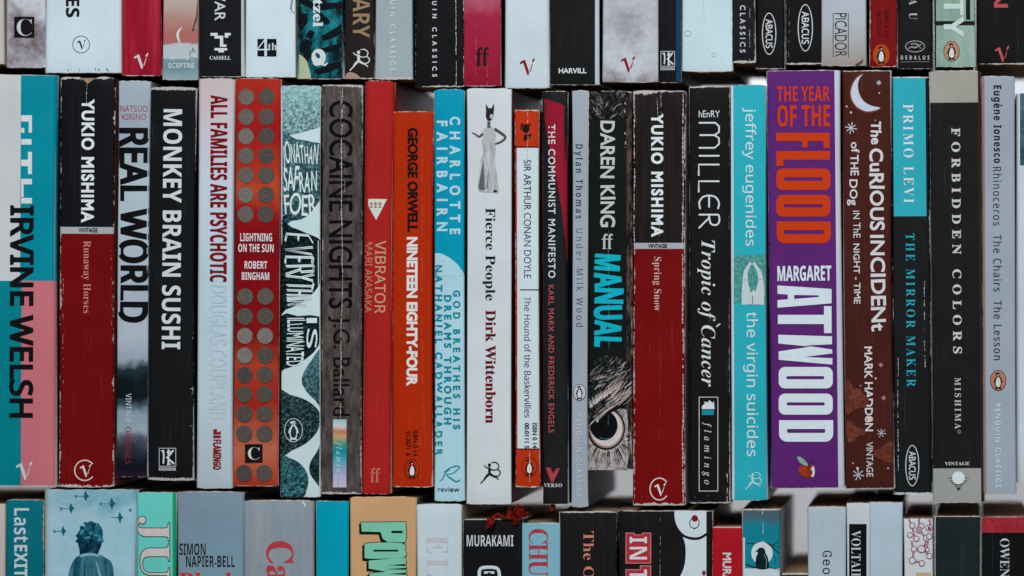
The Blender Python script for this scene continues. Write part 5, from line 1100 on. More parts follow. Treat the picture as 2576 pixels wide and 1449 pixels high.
# grey with face photograph
b = Book('m', 'narrow pale grey paperback with tall black capitals over a blurred face photograph', 299, 377, 203, 1200,
         ('grad', [(203, (164, 179, 190)), (300, (158, 173, 186)), (480, (176, 196, 204)), (700, (170, 182, 196)), (850, (176, 186, 200)), (905, (150, 166, 180)), (925, (30, 52, 60)),
                   (960, (12, 26, 30)), (1000, (16, 24, 28)), (1018, (60, 84, 96)), (1040, (138, 158, 172)), (1080, (150, 166, 180)), (1100, (88, 88, 104)), (1130, (40, 50, 60)),
                   (1160, (16, 26, 34)), (1185, (22, 18, 30)), (1200, (40, 26, 50))], .014),
         lean=-7, r=1.0, edge=.12, speck=0, side=(150, 160, 174), rim=.2)
b.part('author_lettering').text('NATSUO', 'ss', 303, 371, 266, 281, (168, 52, 58), 'h').text('KIRINO', 'ss', 307, 368, 286.5, 301, (168, 52, 58), 'h')
b.part('title_lettering').text('REAL WORLD', 'ss', 301, 371, 325, 808, (14, 15, 17), wt=.7)
b.part('publisher_lettering').text('VINTAGE', 'ss', 317, 331, 990, 1063, (196, 206, 214)).text('ORIGINALS', 'ss', 316, 330, 1074, 1166, (150, 38, 52))
b.flush()

# black, white rounded capitals
b = Book('m', 'black paperback with rounded white capitals and a boxed white emblem near its foot', 377, 492, 219, 1209, (21, 22, 24), lean=-8, edge=.2, speck=.12, rim=1.1, r=1.5, bulge=.4, side=(20, 20, 22),
         paper=(186, 184, 186), back=1)
b.part('title_lettering').text('MONKEY BRAIN SUSHI', 'sb', 410, 456, 275, 878, (208, 216, 220), wt=.05)
b.part('publisher_logo').kodansha(422, 1150, 43, (206, 212, 216))
b.flush()
b.scuffs([(484, 494, 810, 860), (480, 490, 940, 1000), (478, 488, 1050, 1090)], 5, (170, 174, 178), 7, 3)

# white, dark red letters
b = Book('m', 'white paperback with condensed dark red capitals and faint silver lettering below', 499, 588, 197, 1229,
         ('grad', [(197, (196, 184, 186)), (290, (202, 192, 198)), (420, (196, 204, 218)), (720, (186, 208, 220)), (1000, (190, 208, 218)), (1229, (176, 192, 200))], .004),
         lean=-5, edge=.1, speck=0, r=1.8, side=(190, 168, 150), rim=.25)
b.part('title_lettering').text('ALL FAMILIES ARE PSYCHOTIC', 'sb', 530, 571, 240, 709, (122, 12, 20), wt=.1)
b.part('author_lettering').text('DOUGLAS COUPLAND', 'ss', 528, 568, 718, 1055, (179, 203, 213), wt=.1)
b.part('publisher_logo').text('FLAMINGO', 'sb', 537, 556, 1106, 1181, (132, 20, 26), wt=.12).poly([(537, 1081), (546, 1078), (547, 1088), (556, 1084), (556, 1093), (537, 1093)], (132, 20, 26)).rect(537, 556, 1095, 1102, (132, 20, 26))
b.flush()

# red orange with coin dots
RG = ('grad', [(197, (168, 42, 22)), (260, (170, 30, 24)), (330, (160, 20, 22)), (430, (178, 50, 28)), (480, (186, 70, 40)), (540, (150, 18, 20)), (600, (124, 8, 16)), (760, (128, 10, 18)),
               (850, (132, 16, 20)), (920, (170, 60, 38)), (1010, (160, 34, 28)), (1080, (176, 80, 56)), (1130, (186, 104, 80)), (1180, (182, 80, 58)), (1222, (164, 50, 36))], .02)
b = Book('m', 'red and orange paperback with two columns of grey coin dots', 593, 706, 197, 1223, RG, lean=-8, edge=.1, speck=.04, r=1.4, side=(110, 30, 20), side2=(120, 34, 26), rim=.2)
b.part('dot_pattern')
rd = random.Random(4)
for row, y in enumerate([244, 294, 343, 392, 441, 490, 539, 746, 796, 845, 894, 943, 992, 1041, 1091, 1190]):
    for cxx in (620 - (y - 244) * .0058, 671 - (y - 244) * .0058):
        g = rd.randint(70, 88)
        if y in (845, 894) and cxx < 640 or (y == 845 and cxx > 640):
            g = 118
        g += 26 if (cxx < 640 and y < 560) else 0
        b.poly(ell(cxx, y, 20.5, 21, 30), ('mottle', (g - 12, g - 18, g - 22), (g + 22, g + 16, g + 10), 700 + 9 * row, .36, .66, (1, 1, 1)), .003)
        b.ring(cxx, y, 20.5, 21, 1.2, (96, 76, 66))
b.part('title_lettering').text('LIGHTNING', 'sb', 605, 685, 587, 607, (226, 218, 222), 'h').text('ON THE SUN', 'sb', 600, 689, 614, 634, (226, 218, 222), 'h')
b.part('author_lettering').text('ROBERT', 'sb', 616, 673, 657, 676, (226, 218, 222), 'h').text('BINGHAM', 'sb', 609, 678, 685, 704, (226, 218, 222), 'h')
b.part('publisher_logo').rect(617, 661, 1117, 1163, (24, 22, 22)).text('C', 'b', 624, 655, 1125, 1156, (206, 212, 214), 'h', wt=-.12)
b.flush()

# white with painted stones
b = Book('m', 'white paperback covered with dark teal pebbles carrying scrawled white handwriting', 707, 806, 215, 1251, (200, 222, 226), lean=-2, edge=.1, speck=.05, r=1.0, side=(40, 50, 52), rim=.2)
def stone(y0, y1, top, bot, spk, lo):
    return ('mottle', ('grad', [(y0, tuple(.62 * v for v in top)), ((y0 + y1) / 2, tuple(.3 * p + .5 * q for p, q in zip(top, bot))), (y1, bot)], .02), spk, 760, lo - .06, lo + .1, (1, 1, 1))


b.part('pebble_print')
b.poly(smooth([(700, 205), (812, 205), (812, 300), (806, 318), (770, 330), (735, 338), (706, 338), (700, 320)], True, 3), stone(225, 318, (190, 255, 255), (2, 22, 26), (176, 222, 226), .49))
b.poly(smooth([(700, 345), (745, 350), (790, 358), (812, 372), (812, 470), (804, 505), (770, 545), (735, 555), (700, 556)], True, 3), stone(345, 545, (60, 120, 130), (10, 44, 52), (140, 196, 204), .55))
b.poly(smooth([(700, 548), (735, 540), (700, 556)], True, 2), stone(540, 556, (8, 22, 26), (6, 18, 22), (40, 80, 86), .6))
b.poly(smooth([(700, 568), (735, 572), (775, 588), (806, 604), (810, 640), (808, 700), (790, 735), (750, 765), (720, 778), (700, 778)], True, 3), stone(568, 770, (10, 28, 34), (3, 14, 18), (84, 150, 158), .60))
b.poly(smooth([(700, 797), (750, 795), (808, 797), (808, 850), (790, 885), (750, 915), (715, 928), (700, 926)], True, 2), stone(797, 920, (10, 40, 46), (3, 15, 18), (84, 150, 158), .60))
b.poly(smooth([(812, 880), (785, 905), (764, 938), (760, 962), (772, 985), (792, 1005), (812, 1018)], True, 3), stone(890, 1010, (70, 136, 146), (8, 34, 40), (120, 180, 188), .54))
b.poly(smooth([(700, 990), (730, 993), (770, 1006), (798, 1028), (806, 1052), (798, 1085), (770, 1115), (735, 1132), (700, 1142)], True, 3), stone(990, 1140, (26, 66, 72), (3, 15, 18), (120, 166, 172), .57))
b.poly(smooth([(700, 1152), (730, 1152), (760, 1170), (776, 1200), (772, 1232), (755, 1262), (700, 1262)], True, 3), stone(1152, 1255, (40, 90, 98), (4, 18, 22), (100, 190, 200), .54))
b.poly(smooth([(812, 1120), (795, 1140), (780, 1166), (780, 1190), (796, 1214), (812, 1226)], True, 3), stone(1120, 1226, (14, 50, 56), (4, 16, 20), (90, 150, 156), .57))
b.part('title_lettering')
HW = (214, 230, 232)
b.text('JONATHAN', 'g', 712, 800, 362, 412, HW, 'h', jit=.16, wt=.05)
b.text('SAFRAN', 'g', 714, 798, 426, 482, HW, 'h', jit=.16, wt=.07)
b.text('FOER', 'g', 716, 796, 492, 540, HW, 'h', jit=.16, wt=.07)
for pts in ([(786, 610), (776, 592), (722, 588), (718, 606)], [(752, 590), (750, 604)], [(788, 622), (718, 628), (786, 640)], [(790, 648), (720, 646), (718, 662)], [(756, 647), (752, 658)], [(788, 647), (786, 664)],
            [(720, 670), (790, 668), (788, 682), (758, 684), (756, 670)], [(756, 678), (720, 690)], [(790, 690), (760, 698), (720, 694)], [(760, 698), (788, 706)], [(790, 712), (786, 728)], [(788, 720), (722, 718)],
            [(786, 732), (722, 730)], [(756, 731), (754, 742)], [(784, 744), (722, 742)], [(782, 750), (722, 750)], [(722, 756), (776, 756), (722, 768), (772, 766)]):
    for o in (-1.6, 1.8):
        b.line([(x + o * .6 + rd.uniform(-1, 1), y + o) for x, y in pts], rd.uniform(2.2, 3.2), HW, .002)
b.text('IS', 'g', 772, 798, 800, 876, HW, jit=.08, wt=.02)
b.text('ILLUMINATED', 'g', 722, 764, 800, 920, HW, jit=.12, wt=.04)
b.part('publisher_logo').penguin(739, 1082, 60, None, (200, 214, 216), (200, 214, 216), (30, 52, 56), 1.6).flush()

# dark brown metal
b = Book('m', 'brown brushed-metal paperback with raised black capitals and a cracked pale centre line', 811, 911, 213, 1243,
         ('mottle', (34, 30, 30), (108, 99, 95), 1.0, .30, .76, (420, 420, 110)), lean=-3, edge=.5, speck=.5, rim=.7, r=1.2, bulge=.2, side=(168, 30, 36), side2=(70, 60, 58), paper=(190, 182, 184))
b.part('title_lettering').text('COCAINE NIGHTS', 'g', 829, 886, 254, 775, (9, 8, 8), wt=.16)
b.part('author_lettering').text('J.G. Ballard', 'g', 839, 880, 796, 1046, (16, 14, 14), wt=.05)
b.part('publisher_logo')
b.poly([(838, 1055), (872, 1055), (872, 1226), (838, 1226)],
       ('grad', [(1055, (150, 196, 206)), (1072, (210, 206, 204)), (1088, (196, 120, 80)), (1098, (190, 160, 120)), (1112, (70, 150, 130)), (1135, (10, 140, 158)), (1165, (70, 170, 186)),
                 (1195, (176, 170, 206)), (1226, (196, 196, 214))], .012))
b.text('flamingo', 'i', 846, 860, 1112, 1214, (196, 214, 220), cond=.8)
b.flush()
b.crease(862, 217, 560, .95, 3.2, 2.5, (170, 170, 172))
b.crease(866, 217, 480, .5, 1.6, 3.5, (140, 138, 138))
b.crease(860, 560, 1052, .9, 2.4, 3.0, (166, 162, 162))
b.crease(858, 216, 300, .7, 1.0, 1.5, (160, 158, 160))
b.crease(852, 1190, 1243, .6, 1.0, 1.2, (150, 146, 146))

# red cloth look, warning triangle
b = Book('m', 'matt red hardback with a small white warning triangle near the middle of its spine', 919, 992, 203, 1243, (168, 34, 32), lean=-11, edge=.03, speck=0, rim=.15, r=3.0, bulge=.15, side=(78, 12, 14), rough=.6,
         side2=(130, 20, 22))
b.part('warning_triangle').poly(smooth([(921, 506), (922, 501), (970, 501), (971, 506), (949, 549), (944, 549)], True, 3), (206, 218, 206))
for x in (934, 945, 956):
    b.line([(x - 4, 512), (x + 4, 512)], 2, (150, 50, 46)).line([(x, 508), (x - 1, 522)], 2, (150, 50, 46)).line([(x - 4, 521), (x + 4, 522)], 1.8, (150, 50, 46)).line([(x + 2, 514), (x + 4, 518)], 1.6, (150, 50, 46))
b.part('title_lettering').text('VIBRATOR', 'ss', 944, 970, 606, 788, (204, 152, 124), wt=.06)
b.part('author_lettering').text('MARI AKASAKA', 'ss', 918, 936, 610, 786, (200, 126, 106), wt=.04)
b.part('publisher_logo').ff(943, 1195, 36, (200, 108, 96)).flush()

# orange classic, bigger
b = Book('m', 'plain orange-red paperback with black then white capitals and a small penguin emblem', 989, 1089, 280, 1226, (176, 42, 5), lean=-2, edge=.25, speck=.05, rim=.3, r=1.5, bulge=.35, side=(120, 22, 10), back=0, paper=(206, 178, 160))
b.part('author_lettering').text('GEORGE ORWELL', 'g', 1027, 1050, 323, 582, (20, 15, 14), wt=.26)
b.part('title_lettering').text('NINETEEN EIGHTY-FOUR', 'g', 1025, 1049, 598, 968, (226, 222, 220), wt=.34)
b.part('isbn_lettering').text('ISBN 0 14', 'g', 1040, 1051, 1083, 1147, (40, 18, 12), wt=.05).text('01.2671  6', 'g', 1022, 1033, 1085, 1146, (40, 18, 12), wt=.05)
b.part('publisher_logo').penguin(1037, 1180, 50, None, (70, 20, 12), (22, 18, 18), (220, 222, 222), 1.2).flush()
b.crease(1062, 290, 1060, .55, .7, 1.5, (214, 130, 90))
b.crease(1058, 1080, 1222, .45, .6, 2.5, (206, 120, 80))

# cyan over pale blue
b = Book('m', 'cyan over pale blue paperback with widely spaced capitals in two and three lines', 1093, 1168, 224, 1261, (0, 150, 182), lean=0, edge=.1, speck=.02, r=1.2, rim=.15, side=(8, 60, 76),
         regions=[(-999, 9999, 692, 9999, (174, 214, 226))])
b.part('curved_panel').poly([(1093, 637)] + smooth([(1093, 637), (1110, 638), (1130, 648), (1152, 666), (1168, 690)], False, 4) + [(1168, 694), (1093, 694)], (174, 214, 226))
PB = (180, 216, 226)
DB = (0, 138, 160)
b.part('author_lettering').text('CHARLOTTE', 'g', 1133, 1157, 295, 588, PB, cond=.84, wt=.26).text('FAIRBAIRN', 'g', 1100, 1125, 305, 580, PB, cond=.84, wt=.26)
b.part('title_lettering').text('GOD BREATHES HIS', 'g', 1141, 1157, 731, 1078, DB, cond=.98, wt=.2).text('DREAMS THROUGH', 'g', 1118, 1135, 743, 1066, DB, cond=.98, wt=.2)
b.text('NATHANIEL CADWALLADER', 'g', 1095, 1112, 668, 1144, DB, cond=.98, wt=.2)
b.part('publisher_logo').line([(1105, 1212), (1114, 1204), (1122, 1188), (1132, 1180)], [1.5, 3, 3, 1.5], DB, sm=3)
b.line([(1116, 1188), (1134, 1176), (1150, 1172), (1156, 1176), (1140, 1190), (1124, 1194), (1136, 1204), (1148, 1211), (1158, 1206)], [1.5, 2.5, 3, 2.5, 2, 2.5, 4, 3.4, 1.4], DB, sm=4)
b.text('review', 'g', 1102, 1156, 1224, 1237, (18, 30, 36), 'h', wt=.02).flush()

# white with long-dressed masked figure
b = Book('m', 'white paperback with a small standing figure in a long gown and donkey mask', 1175, 1286, 222, 1269, (208, 216, 220), lean=0, edge=.05, speck=0, rim=.15, r=.9, bulge=.15, side=(112, 6, 14), side2=(90, 30, 34))
GW = ('mottle', (132, 136, 138), (206, 208, 208), 160, .36, .62, (2.2, 1, .35))
b.part('gown_figure_print')
b.poly(smooth([(1213, 350), (1240, 346), (1247, 372), (1245, 400), (1250, 440), (1254, 482), (1240, 485), (1204, 480), (1206, 440), (1209, 405), (1216, 385)], True, 3), GW)
b.poly([(1204, 468), (1216, 400), (1220, 478), (1206, 478)], (96, 96, 98))
b.poly([(1222, 474), (1230, 420), (1228, 476)], (128, 130, 132))
b.poly(smooth([(1214, 330), (1224, 320), (1238, 318), (1246, 330), (1246, 352), (1240, 360), (1217, 362), (1216, 345)], True, 3), (182, 184, 184))
b.line([(1215, 336), (1206, 344), (1196, 338), (1188, 334)], [7, 6, 4, 2.5], (92, 88, 86), sm=3)
b.line([(1244, 324), (1262, 336), (1272, 346), (1260, 357), (1246, 362)], [7, 7, 6, 5, 4], (84, 78, 76), sm=3)
b.line([(1230, 306), (1230, 322)], 8, (92, 86, 84))
b.poly(smooth([(1223, 282), (1230, 272), (1240, 276), (1242, 290), (1236, 302), (1228, 304), (1223, 296)], True, 3), (40, 36, 36))
b.poly([(1223, 280), (1222, 260), (1229, 272)], (44, 40, 40)).poly([(1236, 274), (1243, 260), (1243, 280)], (44, 40, 40))
b.poly(ell(1237, 293, 4.5, 6), (190, 190, 188)).poly(ell(1246, 481, 5, 3), (40, 36, 36))
b.part('title_lettering').text('Fierce People', 'b', 1222, 1246, 523, 756, (26, 26, 28), wt=-.01)
b.part('author_lettering').text('Dirk Wittenborn', 'b', 1222, 1247, 780, 1064, (104, 10, 18), wt=.03)
b.part('publisher_logo').runner(1232, 1189, 54, (26, 26, 28)).flush()

# small orange and white classic
b = Book('m', 'thin orange and white paperback with a horned black imp at its head', 1295, 1355, 276, 1226, (186, 50, 14), lean=2, edge=.55, speck=.1, rim=.5, r=1.1, bulge=.2, side=(126, 20, 14), side2=(150, 60, 40), back=3,
         regions=[(1301, 9999, 372, 1128, (206, 220, 226)), (-999, 9999, 368, 372, (30, 22, 20)), (-999, 9999, 1128, 1131, (30, 22, 20))])
b.part('imp_print').poly(smooth([(1316, 318), (1322, 312), (1330, 316), (1332, 326), (1326, 334), (1318, 332), (1314, 326)], True, 3), (28, 20, 20))
b.poly([(1318, 340), (1330, 336), (1338, 338), (1332, 346), (1318, 356)], (28, 20, 20)).line([(1316, 320), (1310, 328), (1312, 312)], 2.4, (28, 20, 20)).line([(1328, 316), (1334, 308), (1330, 322)], 2.4, (28, 20, 20))
b.poly([(1310, 308), (1318, 314), (1312, 320)], (28, 20, 20))
b.part('author_lettering').text('SIR ARTHUR CONAN DOYLE', 'g', 1318, 1336, 402, 700, (40, 42, 46), wt=-.02)
b.line([(1309, 729), (1355, 729)], 2.6, (30, 30, 32))
b.part('title_lettering').text('The Hound of the Baskervilles', 'ss', 1319, 1335, 746, 1050, (44, 46, 50), wt=-.02)
b.part('isbn_lettering').text('ISBN 0 14', 'g', 1340, 1351, 1064, 1127, (40, 40, 44), wt=.05).text('00.0111 5', 'g', 1320, 1331, 1064, 1127, (40, 40, 44), wt=.05)
b.part('publisher_logo').penguin(1332, 1174, 50, None, (60, 18, 12), (22, 18, 18), (216, 220, 222), 1.2).flush()
b.crease(1328, 279, 400, .8, 1.4, 2.0, (220, 190, 170))
b.crease(1328, 690, 960, .45, .6, 2.0, (214, 214, 214))
b.crease(1332, 1135, 1224, .8, 1.6, 2.5, (226, 186, 150))

# black with red flag
b = Book('m', 'slim black paperback with a red flag shape flowing down from its head', 1364, 1427, 229, 1269, (30, 31, 33), lean=1, edge=.12, speck=.1, rim=.2, r=2.4, bulge=.6, side=(34, 33, 35), rough=.38)
b.part('flag_print').poly(smooth([(1366, 248), (1388, 254), (1412, 262), (1426, 274)], False, 4) + [(1428, 660), (1424, 640)] + smooth([(1424, 620), (1412, 520), (1396, 430), (1378, 345), (1369, 280)], False, 4), (146, 26, 46))
b.part('title_lettering').text('THE COMMUNIST MANIFESTO', 'g', 1380, 1397, 313, 699, (214, 218, 220), cond=1.0, wt=.06)
b.part('author_lettering').text('KARL MARX AND FREDERICK ENGELS', 'g', 1380, 1394, 717, 1088, (176, 84, 88), cond=.98, wt=.04)
b.part('publisher_logo').poly([(1373, 1176), (1385, 1176), (1392, 1192), (1400, 1178), (1409, 1178), (1392, 1213), (1387, 1213)], (178, 66, 72)).text('VERSO', 'b', 1368, 1414, 1216, 1225, (214, 216, 218), 'h', cond=.95).flush()

# slim grey
b = Book('m', 'very thin light grey paperback with bold then light black lettering and white penguin oval', 1439, 1478, 227, 1276, (160, 170, 180), lean=1, edge=.15, speck=0, rim=.25, r=.7, bulge=.1, side=(120, 126, 132), side2=(70, 72, 76))
b.part('author_lettering').text('Dylan Thomas', 'sb', 1448, 1466, 363, 550, (36, 38, 42), cond=.78, wt=-.05)
b.part('title_lettering').text('Under Milk Wood', 'ss', 1450, 1467, 575, 822, (50, 52, 56), cond=.9, wt=-.05)
b.part('publisher_logo').penguin(1458, 987, 42, (190, 198, 204), (36, 38, 42), (32, 34, 38), (206, 212, 216), 1.4)
b.part('series_lettering').text('PENGUIN CLASSICS', 'g', 1451, 1463, 1043, 1250, (206, 214, 220), cond=.95).flush()

# owl
b = Book('m', 'black paperback with a staring owl eye at its foot and jagged cyan capitals', 1481, 1590, 229, 1183, (17, 22, 23), lean=-1, edge=.25, speck=.2, rim=.5, r=1.0, bulge=.2, side=(64, 48, 42), side2=(60, 44, 40),
         regions=[(1576, 9999, -999, 9999, ('mottle', (18, 15, 16), (120, 92, 80), 120, .46, .70, (1, 1, .3)))])
FUR = ('mottle', (8, 12, 13), (110, 108, 106), 500, .49, .72, (1, 1, .5))
b.part('fur_print')
rd = random.Random(11)
b.poly(smooth([(1481, 226), (1578, 226), (1576, 280), (1560, 300), (1545, 282), (1520, 302), (1496, 292), (1481, 306)], True, 3), FUR)
for i in range(120):
    x, y = rd.uniform(1482, 1574), rd.uniform(231, 300)
    a = rd.uniform(.5, 1.1) if x > 1520 else rd.uniform(2.0, 2.7)
    L = rd.uniform(6, 20)
    g = rd.choice([(176, 178, 178), (10, 14, 14), (8, 12, 12), (10, 14, 14), (150, 124, 112), (50, 70, 72), (20, 26, 26)])
    b.line([(x, y), (x + L * .5 * math.cos(a), y - L * .5 * math.sin(a) + 1), (x + L * math.cos(a), y - L * math.sin(a))], [.4, 1.5, .3], g, .0004)
b.part('owl_eye_print')
b.poly(smooth([(1481, 955), (1505, 905), (1540, 895), (1576, 935), (1576, 1186), (1481, 1186)], True, 3), FUR)
for i in range(190):
    t = rd.random()
    x, y = rd.uniform(1482, 1574), rd.uniform(915, 1010)
    a = rd.uniform(.3, 1.0)
    L = rd.uniform(8, 30)
    g = rd.choice([(180, 180, 178), (130, 122, 118), (10, 14, 14), (8, 12, 12), (10, 14, 14), (176, 144, 130), (40, 70, 74)])
    b.line([(x, y), (x + L * .5 * math.cos(a), y - L * .5 * math.sin(a) + 1.5), (x + L * math.cos(a), y - L * math.sin(a))], [.4, 1.7, .3], g, .0003)
b.poly(smooth([(1481, 1050), (1576, 1030), (1576, 1186), (1481, 1186)], True, 2), ('mottle', (40, 34, 34), (196, 188, 186), 600, .40, .56, (1, 1, .5)))
for i in range(130):
    a = rd.uniform(.1, 3.04)
    r0 = rd.uniform(56, 66)
    L = rd.uniform(12, 40)
    c0, s0 = math.cos(a), math.sin(a)
    g = rd.choice([(210, 208, 206), (196, 170, 162), (16, 16, 18), (12, 12, 14), (10, 10, 12)])
    b.line([(1527 + r0 * c0 * .85, 1082 + r0 * s0 * .9), (1527 + (r0 + L) * c0 * .85, 1082 + (r0 + L) * s0)], [1.4, .3], g, .0003)
b.poly(ell(1525, 1078, 48, 54, 40), (26, 24, 26))
b.poly(ell(1526, 1078, 43, 49, 40), (150, 124, 116)).poly(ell(1526, 1077, 40, 45, 40), ('mottle', (196, 188, 182), (216, 212, 210), 500, .4, .6, (1, 1, 1)))
b.poly(ell(1519, 1070, 35, 38, 40), (9, 11, 13))
b.poly([(1481, 1072), (1500, 1046), (1540, 1022), (1576, 1004), (1576, 1020), (1545, 1034), (1505, 1058), (1484, 1080)], (14, 17, 18))
for i in range(34):
    t = i / 33
    x, y = 1486 + 62 * t, 1024 - 44 * t + rd.uniform(-3, 3)
    b.line([(x, y), (x - 5 + 10 * t, y - 14 - 8 * rd.random())], [2.4, .4], rd.choice([(200, 186, 180), (186, 160, 150), (206, 204, 202)]), .0004)
for i in range(40):
    x, y = rd.uniform(1520, 1572), rd.uniform(975, 1020)
    b.line([(x, y), (x + 14, y - 10), (x + 26, y - 26)], [.4, 2.0, .4], rd.choice([(196, 178, 170), (170, 140, 132), (14, 16, 18), (206, 202, 200)]), .0004)
b.line([(1481, 1072), (1505, 1048), (1540, 1024), (1576, 1002)], [3, 4, 5, 2], (190, 168, 160), sm=3)
for i in range(40):
    x = rd.uniform(1483, 1574)
    y = 1072 - (x - 1483) * .72 + rd.uniform(-26, 2)
    b.line([(x, y), (x + 22, y - 20)], [1.3, .3], rd.choice([(180, 178, 176), (14, 17, 18), (150, 128, 118)]), .0003)
b.line(ell(1510, 1062, 14, 16, 10, 190, 280), 2, (70, 150, 156)).line(ell(1523, 1082, 22, 22, 10, 60, 130), 1.6, (50, 120, 130)).poly(ell(1503, 1058, 3, 4), (150, 200, 204))
b.part('author_lettering').text('DAREN KING', 'g', 1512, 1546, 305, 570, (196, 198, 192), wt=.22, jit=.05)
b.part('publisher_logo').ff(1527, 607, 38, (186, 190, 184))
b.part('title_lettering').text('MANUAL', 'sb', 1497, 1563, 640, 872, (12, 176, 196), wt=.3, jit=.11).flush()
b.crease(1531, 560, 1060, .5, .6, 1.5, (150, 160, 160))
b.scuffs([(1570, 1577, 235, 400)], 10, (190, 186, 184), 4, 5)

# second black over red
b = Book('m', 'blackish brown over red paperback with pale cracked edges and no torn notch', 1592, 1722, 228, 1272, ('mottle', (22, 18, 19), (48, 38, 37), 1.0, .36, .8, (420, 420, 24)), lean=1, edge=.8, speck=.2, rim=.6, r=1.2, bulge=.3,
         side=(140, 130, 130), side2=(190, 176, 170), regions=[(-999, 9999, 611, 626, (170, 176, 186)), (-999, 9999, 626, 9999, (118, 10, 12))])
b.part('author_lettering').text('YUKIO MISHIMA', 'g', 1640, 1667, 289, 594, INKW, cond=.88, wt=.3)
b.part('publisher_lettering').text('VINTAGE', 'g', 1631, 1678, 614, 623, (26, 26, 30), 'h', wt=.08)
b.part('title_lettering').text('Spring Snow', 'b', 1646, 1664, 646, 783, (208, 180, 172), cond=.9, wt=-.05)
b.part('publisher_logo').ring(1659, 1230, 25, 29, 3.0, (222, 206, 200), 38, 322).vlogo(1661, 1231, 32, (228, 214, 208)).flush()
b.crease(1663, 230, 300, .85, 1.0, 2.0)
b.crease(1654, 236, 300, .5, .8, 1.5)
b.crease(1660, 560, 612, .6, .7, 2.0)
b.crease(1660, 790, 1190, .4, .6, 2.5, (190, 90, 84))
b.crease(1718, 236, 1262, .93, 3.0, 1.0, (188, 184, 186), 'worn_edge')
b.crease(1596, 240, 1262, .8, 2.4, .9, (186, 176, 172), 'worn_edge')

# black, single-line lettering
b = Book('m', 'black paperback with thin rounded white capitals and a narrow white frame near its foot', 1734, 1834, 217, 1266, (24, 22, 22), lean=1, edge=.3, speck=.35, rim=.4, r=1.2, bulge=.3, side=(150, 156, 160), side2=(168, 172, 176))
b.part('author_lettering').text('hEnRY', 'g', 1758, 1811, 278, 295, INKW, 'h', wt=-.01)
W2 = (214, 222, 226)
q = 4.2
# outlined strokes drawn along the spine: letter up = +x, reading direction = down
for pts in ([(1758, 309), (1800, 309)], [(1800, 309), (1809, 318), (1809, 332), (1798, 340), (1760, 340)], [(1798, 340), (1809, 348), (1809, 362), (1798, 372), (1758, 372)],
            [(1758, 392), (1810, 392)], [(1810, 414), (1758, 414), (1758, 442)], [(1810, 458), (1758, 458), (1758, 482)] if False else [(1810, 456), (1758, 456), (1758, 484)],
            smooth([(1806, 526), (1809, 510), (1800, 496), (1784, 492), (1768, 496), (1759, 510), (1762, 526)], False, 3), [(1784, 494), (1784, 522)],
            [(1758, 540), (1808, 540)], smooth([(1808, 540), (1810, 556), (1802, 566), (1788, 562), (1784, 542)], False, 3), [(1784, 548), (1758, 574)]):
    b.line(pts, q, W2)
b.part('title_lettering').text('Tropic of Cancer', 'bi', 1765, 1799, 604, 973, W2, wt=-.08)
b.line([(1812, 814), (1802, 822)], 3, W2)
b.part('publisher_logo').poly([[(1758, 998), (1807, 998), (1807, 1236), (1758, 1236)], [(1760, 1000), (1760, 1234), (1805, 1234), (1805, 1000)]], (190, 194, 196))
b.poly([(1766, 1029), (1766, 1022), (1774, 1014), (1770, 1010), (1782, 1012), (1784, 1006), (1794, 1014), (1796, 1008), (1798, 1029)], W2).rect(1766, 1796, 1031, 1044, (20, 140, 158))
b.text('flamingo', 'i', 1772, 1789, 1062, 1218, (200, 206, 208), cond=.9, wt=.02).flush()
b.scuffs([(1738, 1830, 1238, 1262)], 10, (120, 116, 112), 2.2, 9)
b.crease(1829, 1190, 1258, .8, 1.8, 1.2, (206, 204, 202), 'worn_edge')

# cyan with seaside legs
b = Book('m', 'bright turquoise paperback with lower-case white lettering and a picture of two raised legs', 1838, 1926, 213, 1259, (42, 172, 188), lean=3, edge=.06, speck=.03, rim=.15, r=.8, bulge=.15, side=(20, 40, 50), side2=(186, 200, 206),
         regions=[(-999, 1846, -999, 9999, (196, 208, 214))])
b.part('author_lettering').text('jeffrey eugenides', 'ss', 1876, 1901, 271, 619, (206, 226, 230), wt=.02)
b.part('title_lettering').text('the virgin suicides', 'ss', 1879, 1906, 785, 1148, (206, 226, 230), wt=.02)
b.part('leg_print').rect(1846, 1926, 641, 762, ('mottle', (6, 84, 86), (104, 186, 180), 700, .36, .62, (1, 1, 1)))
LG = (196, 208, 212)
b.line([(1880, 766), (1877, 735), (1875, 708), (1877, 682), (1889, 661)], [25, 22, 13, 10, 5], LG, sm=4).line([(1909, 766), (1912, 735), (1914, 708), (1910, 684), (1896, 661)], [25, 22, 13, 10, 5], LG, sm=4)
b.poly([(1866, 766), (1867, 742), (1888, 738), (1896, 728), (1904, 738), (1921, 742), (1922, 766)], LG).line([(1893, 764), (1894, 744)], 2.0, (60, 110, 112)).line([(1872, 704), (1880, 704)], 1.4, (120, 150, 152)).line([(1910, 704), (1918, 702)], 1.4, (120, 150, 152))
b.part('publisher_logo').runner(1894, 1210, 44, (190, 218, 222)).flush()

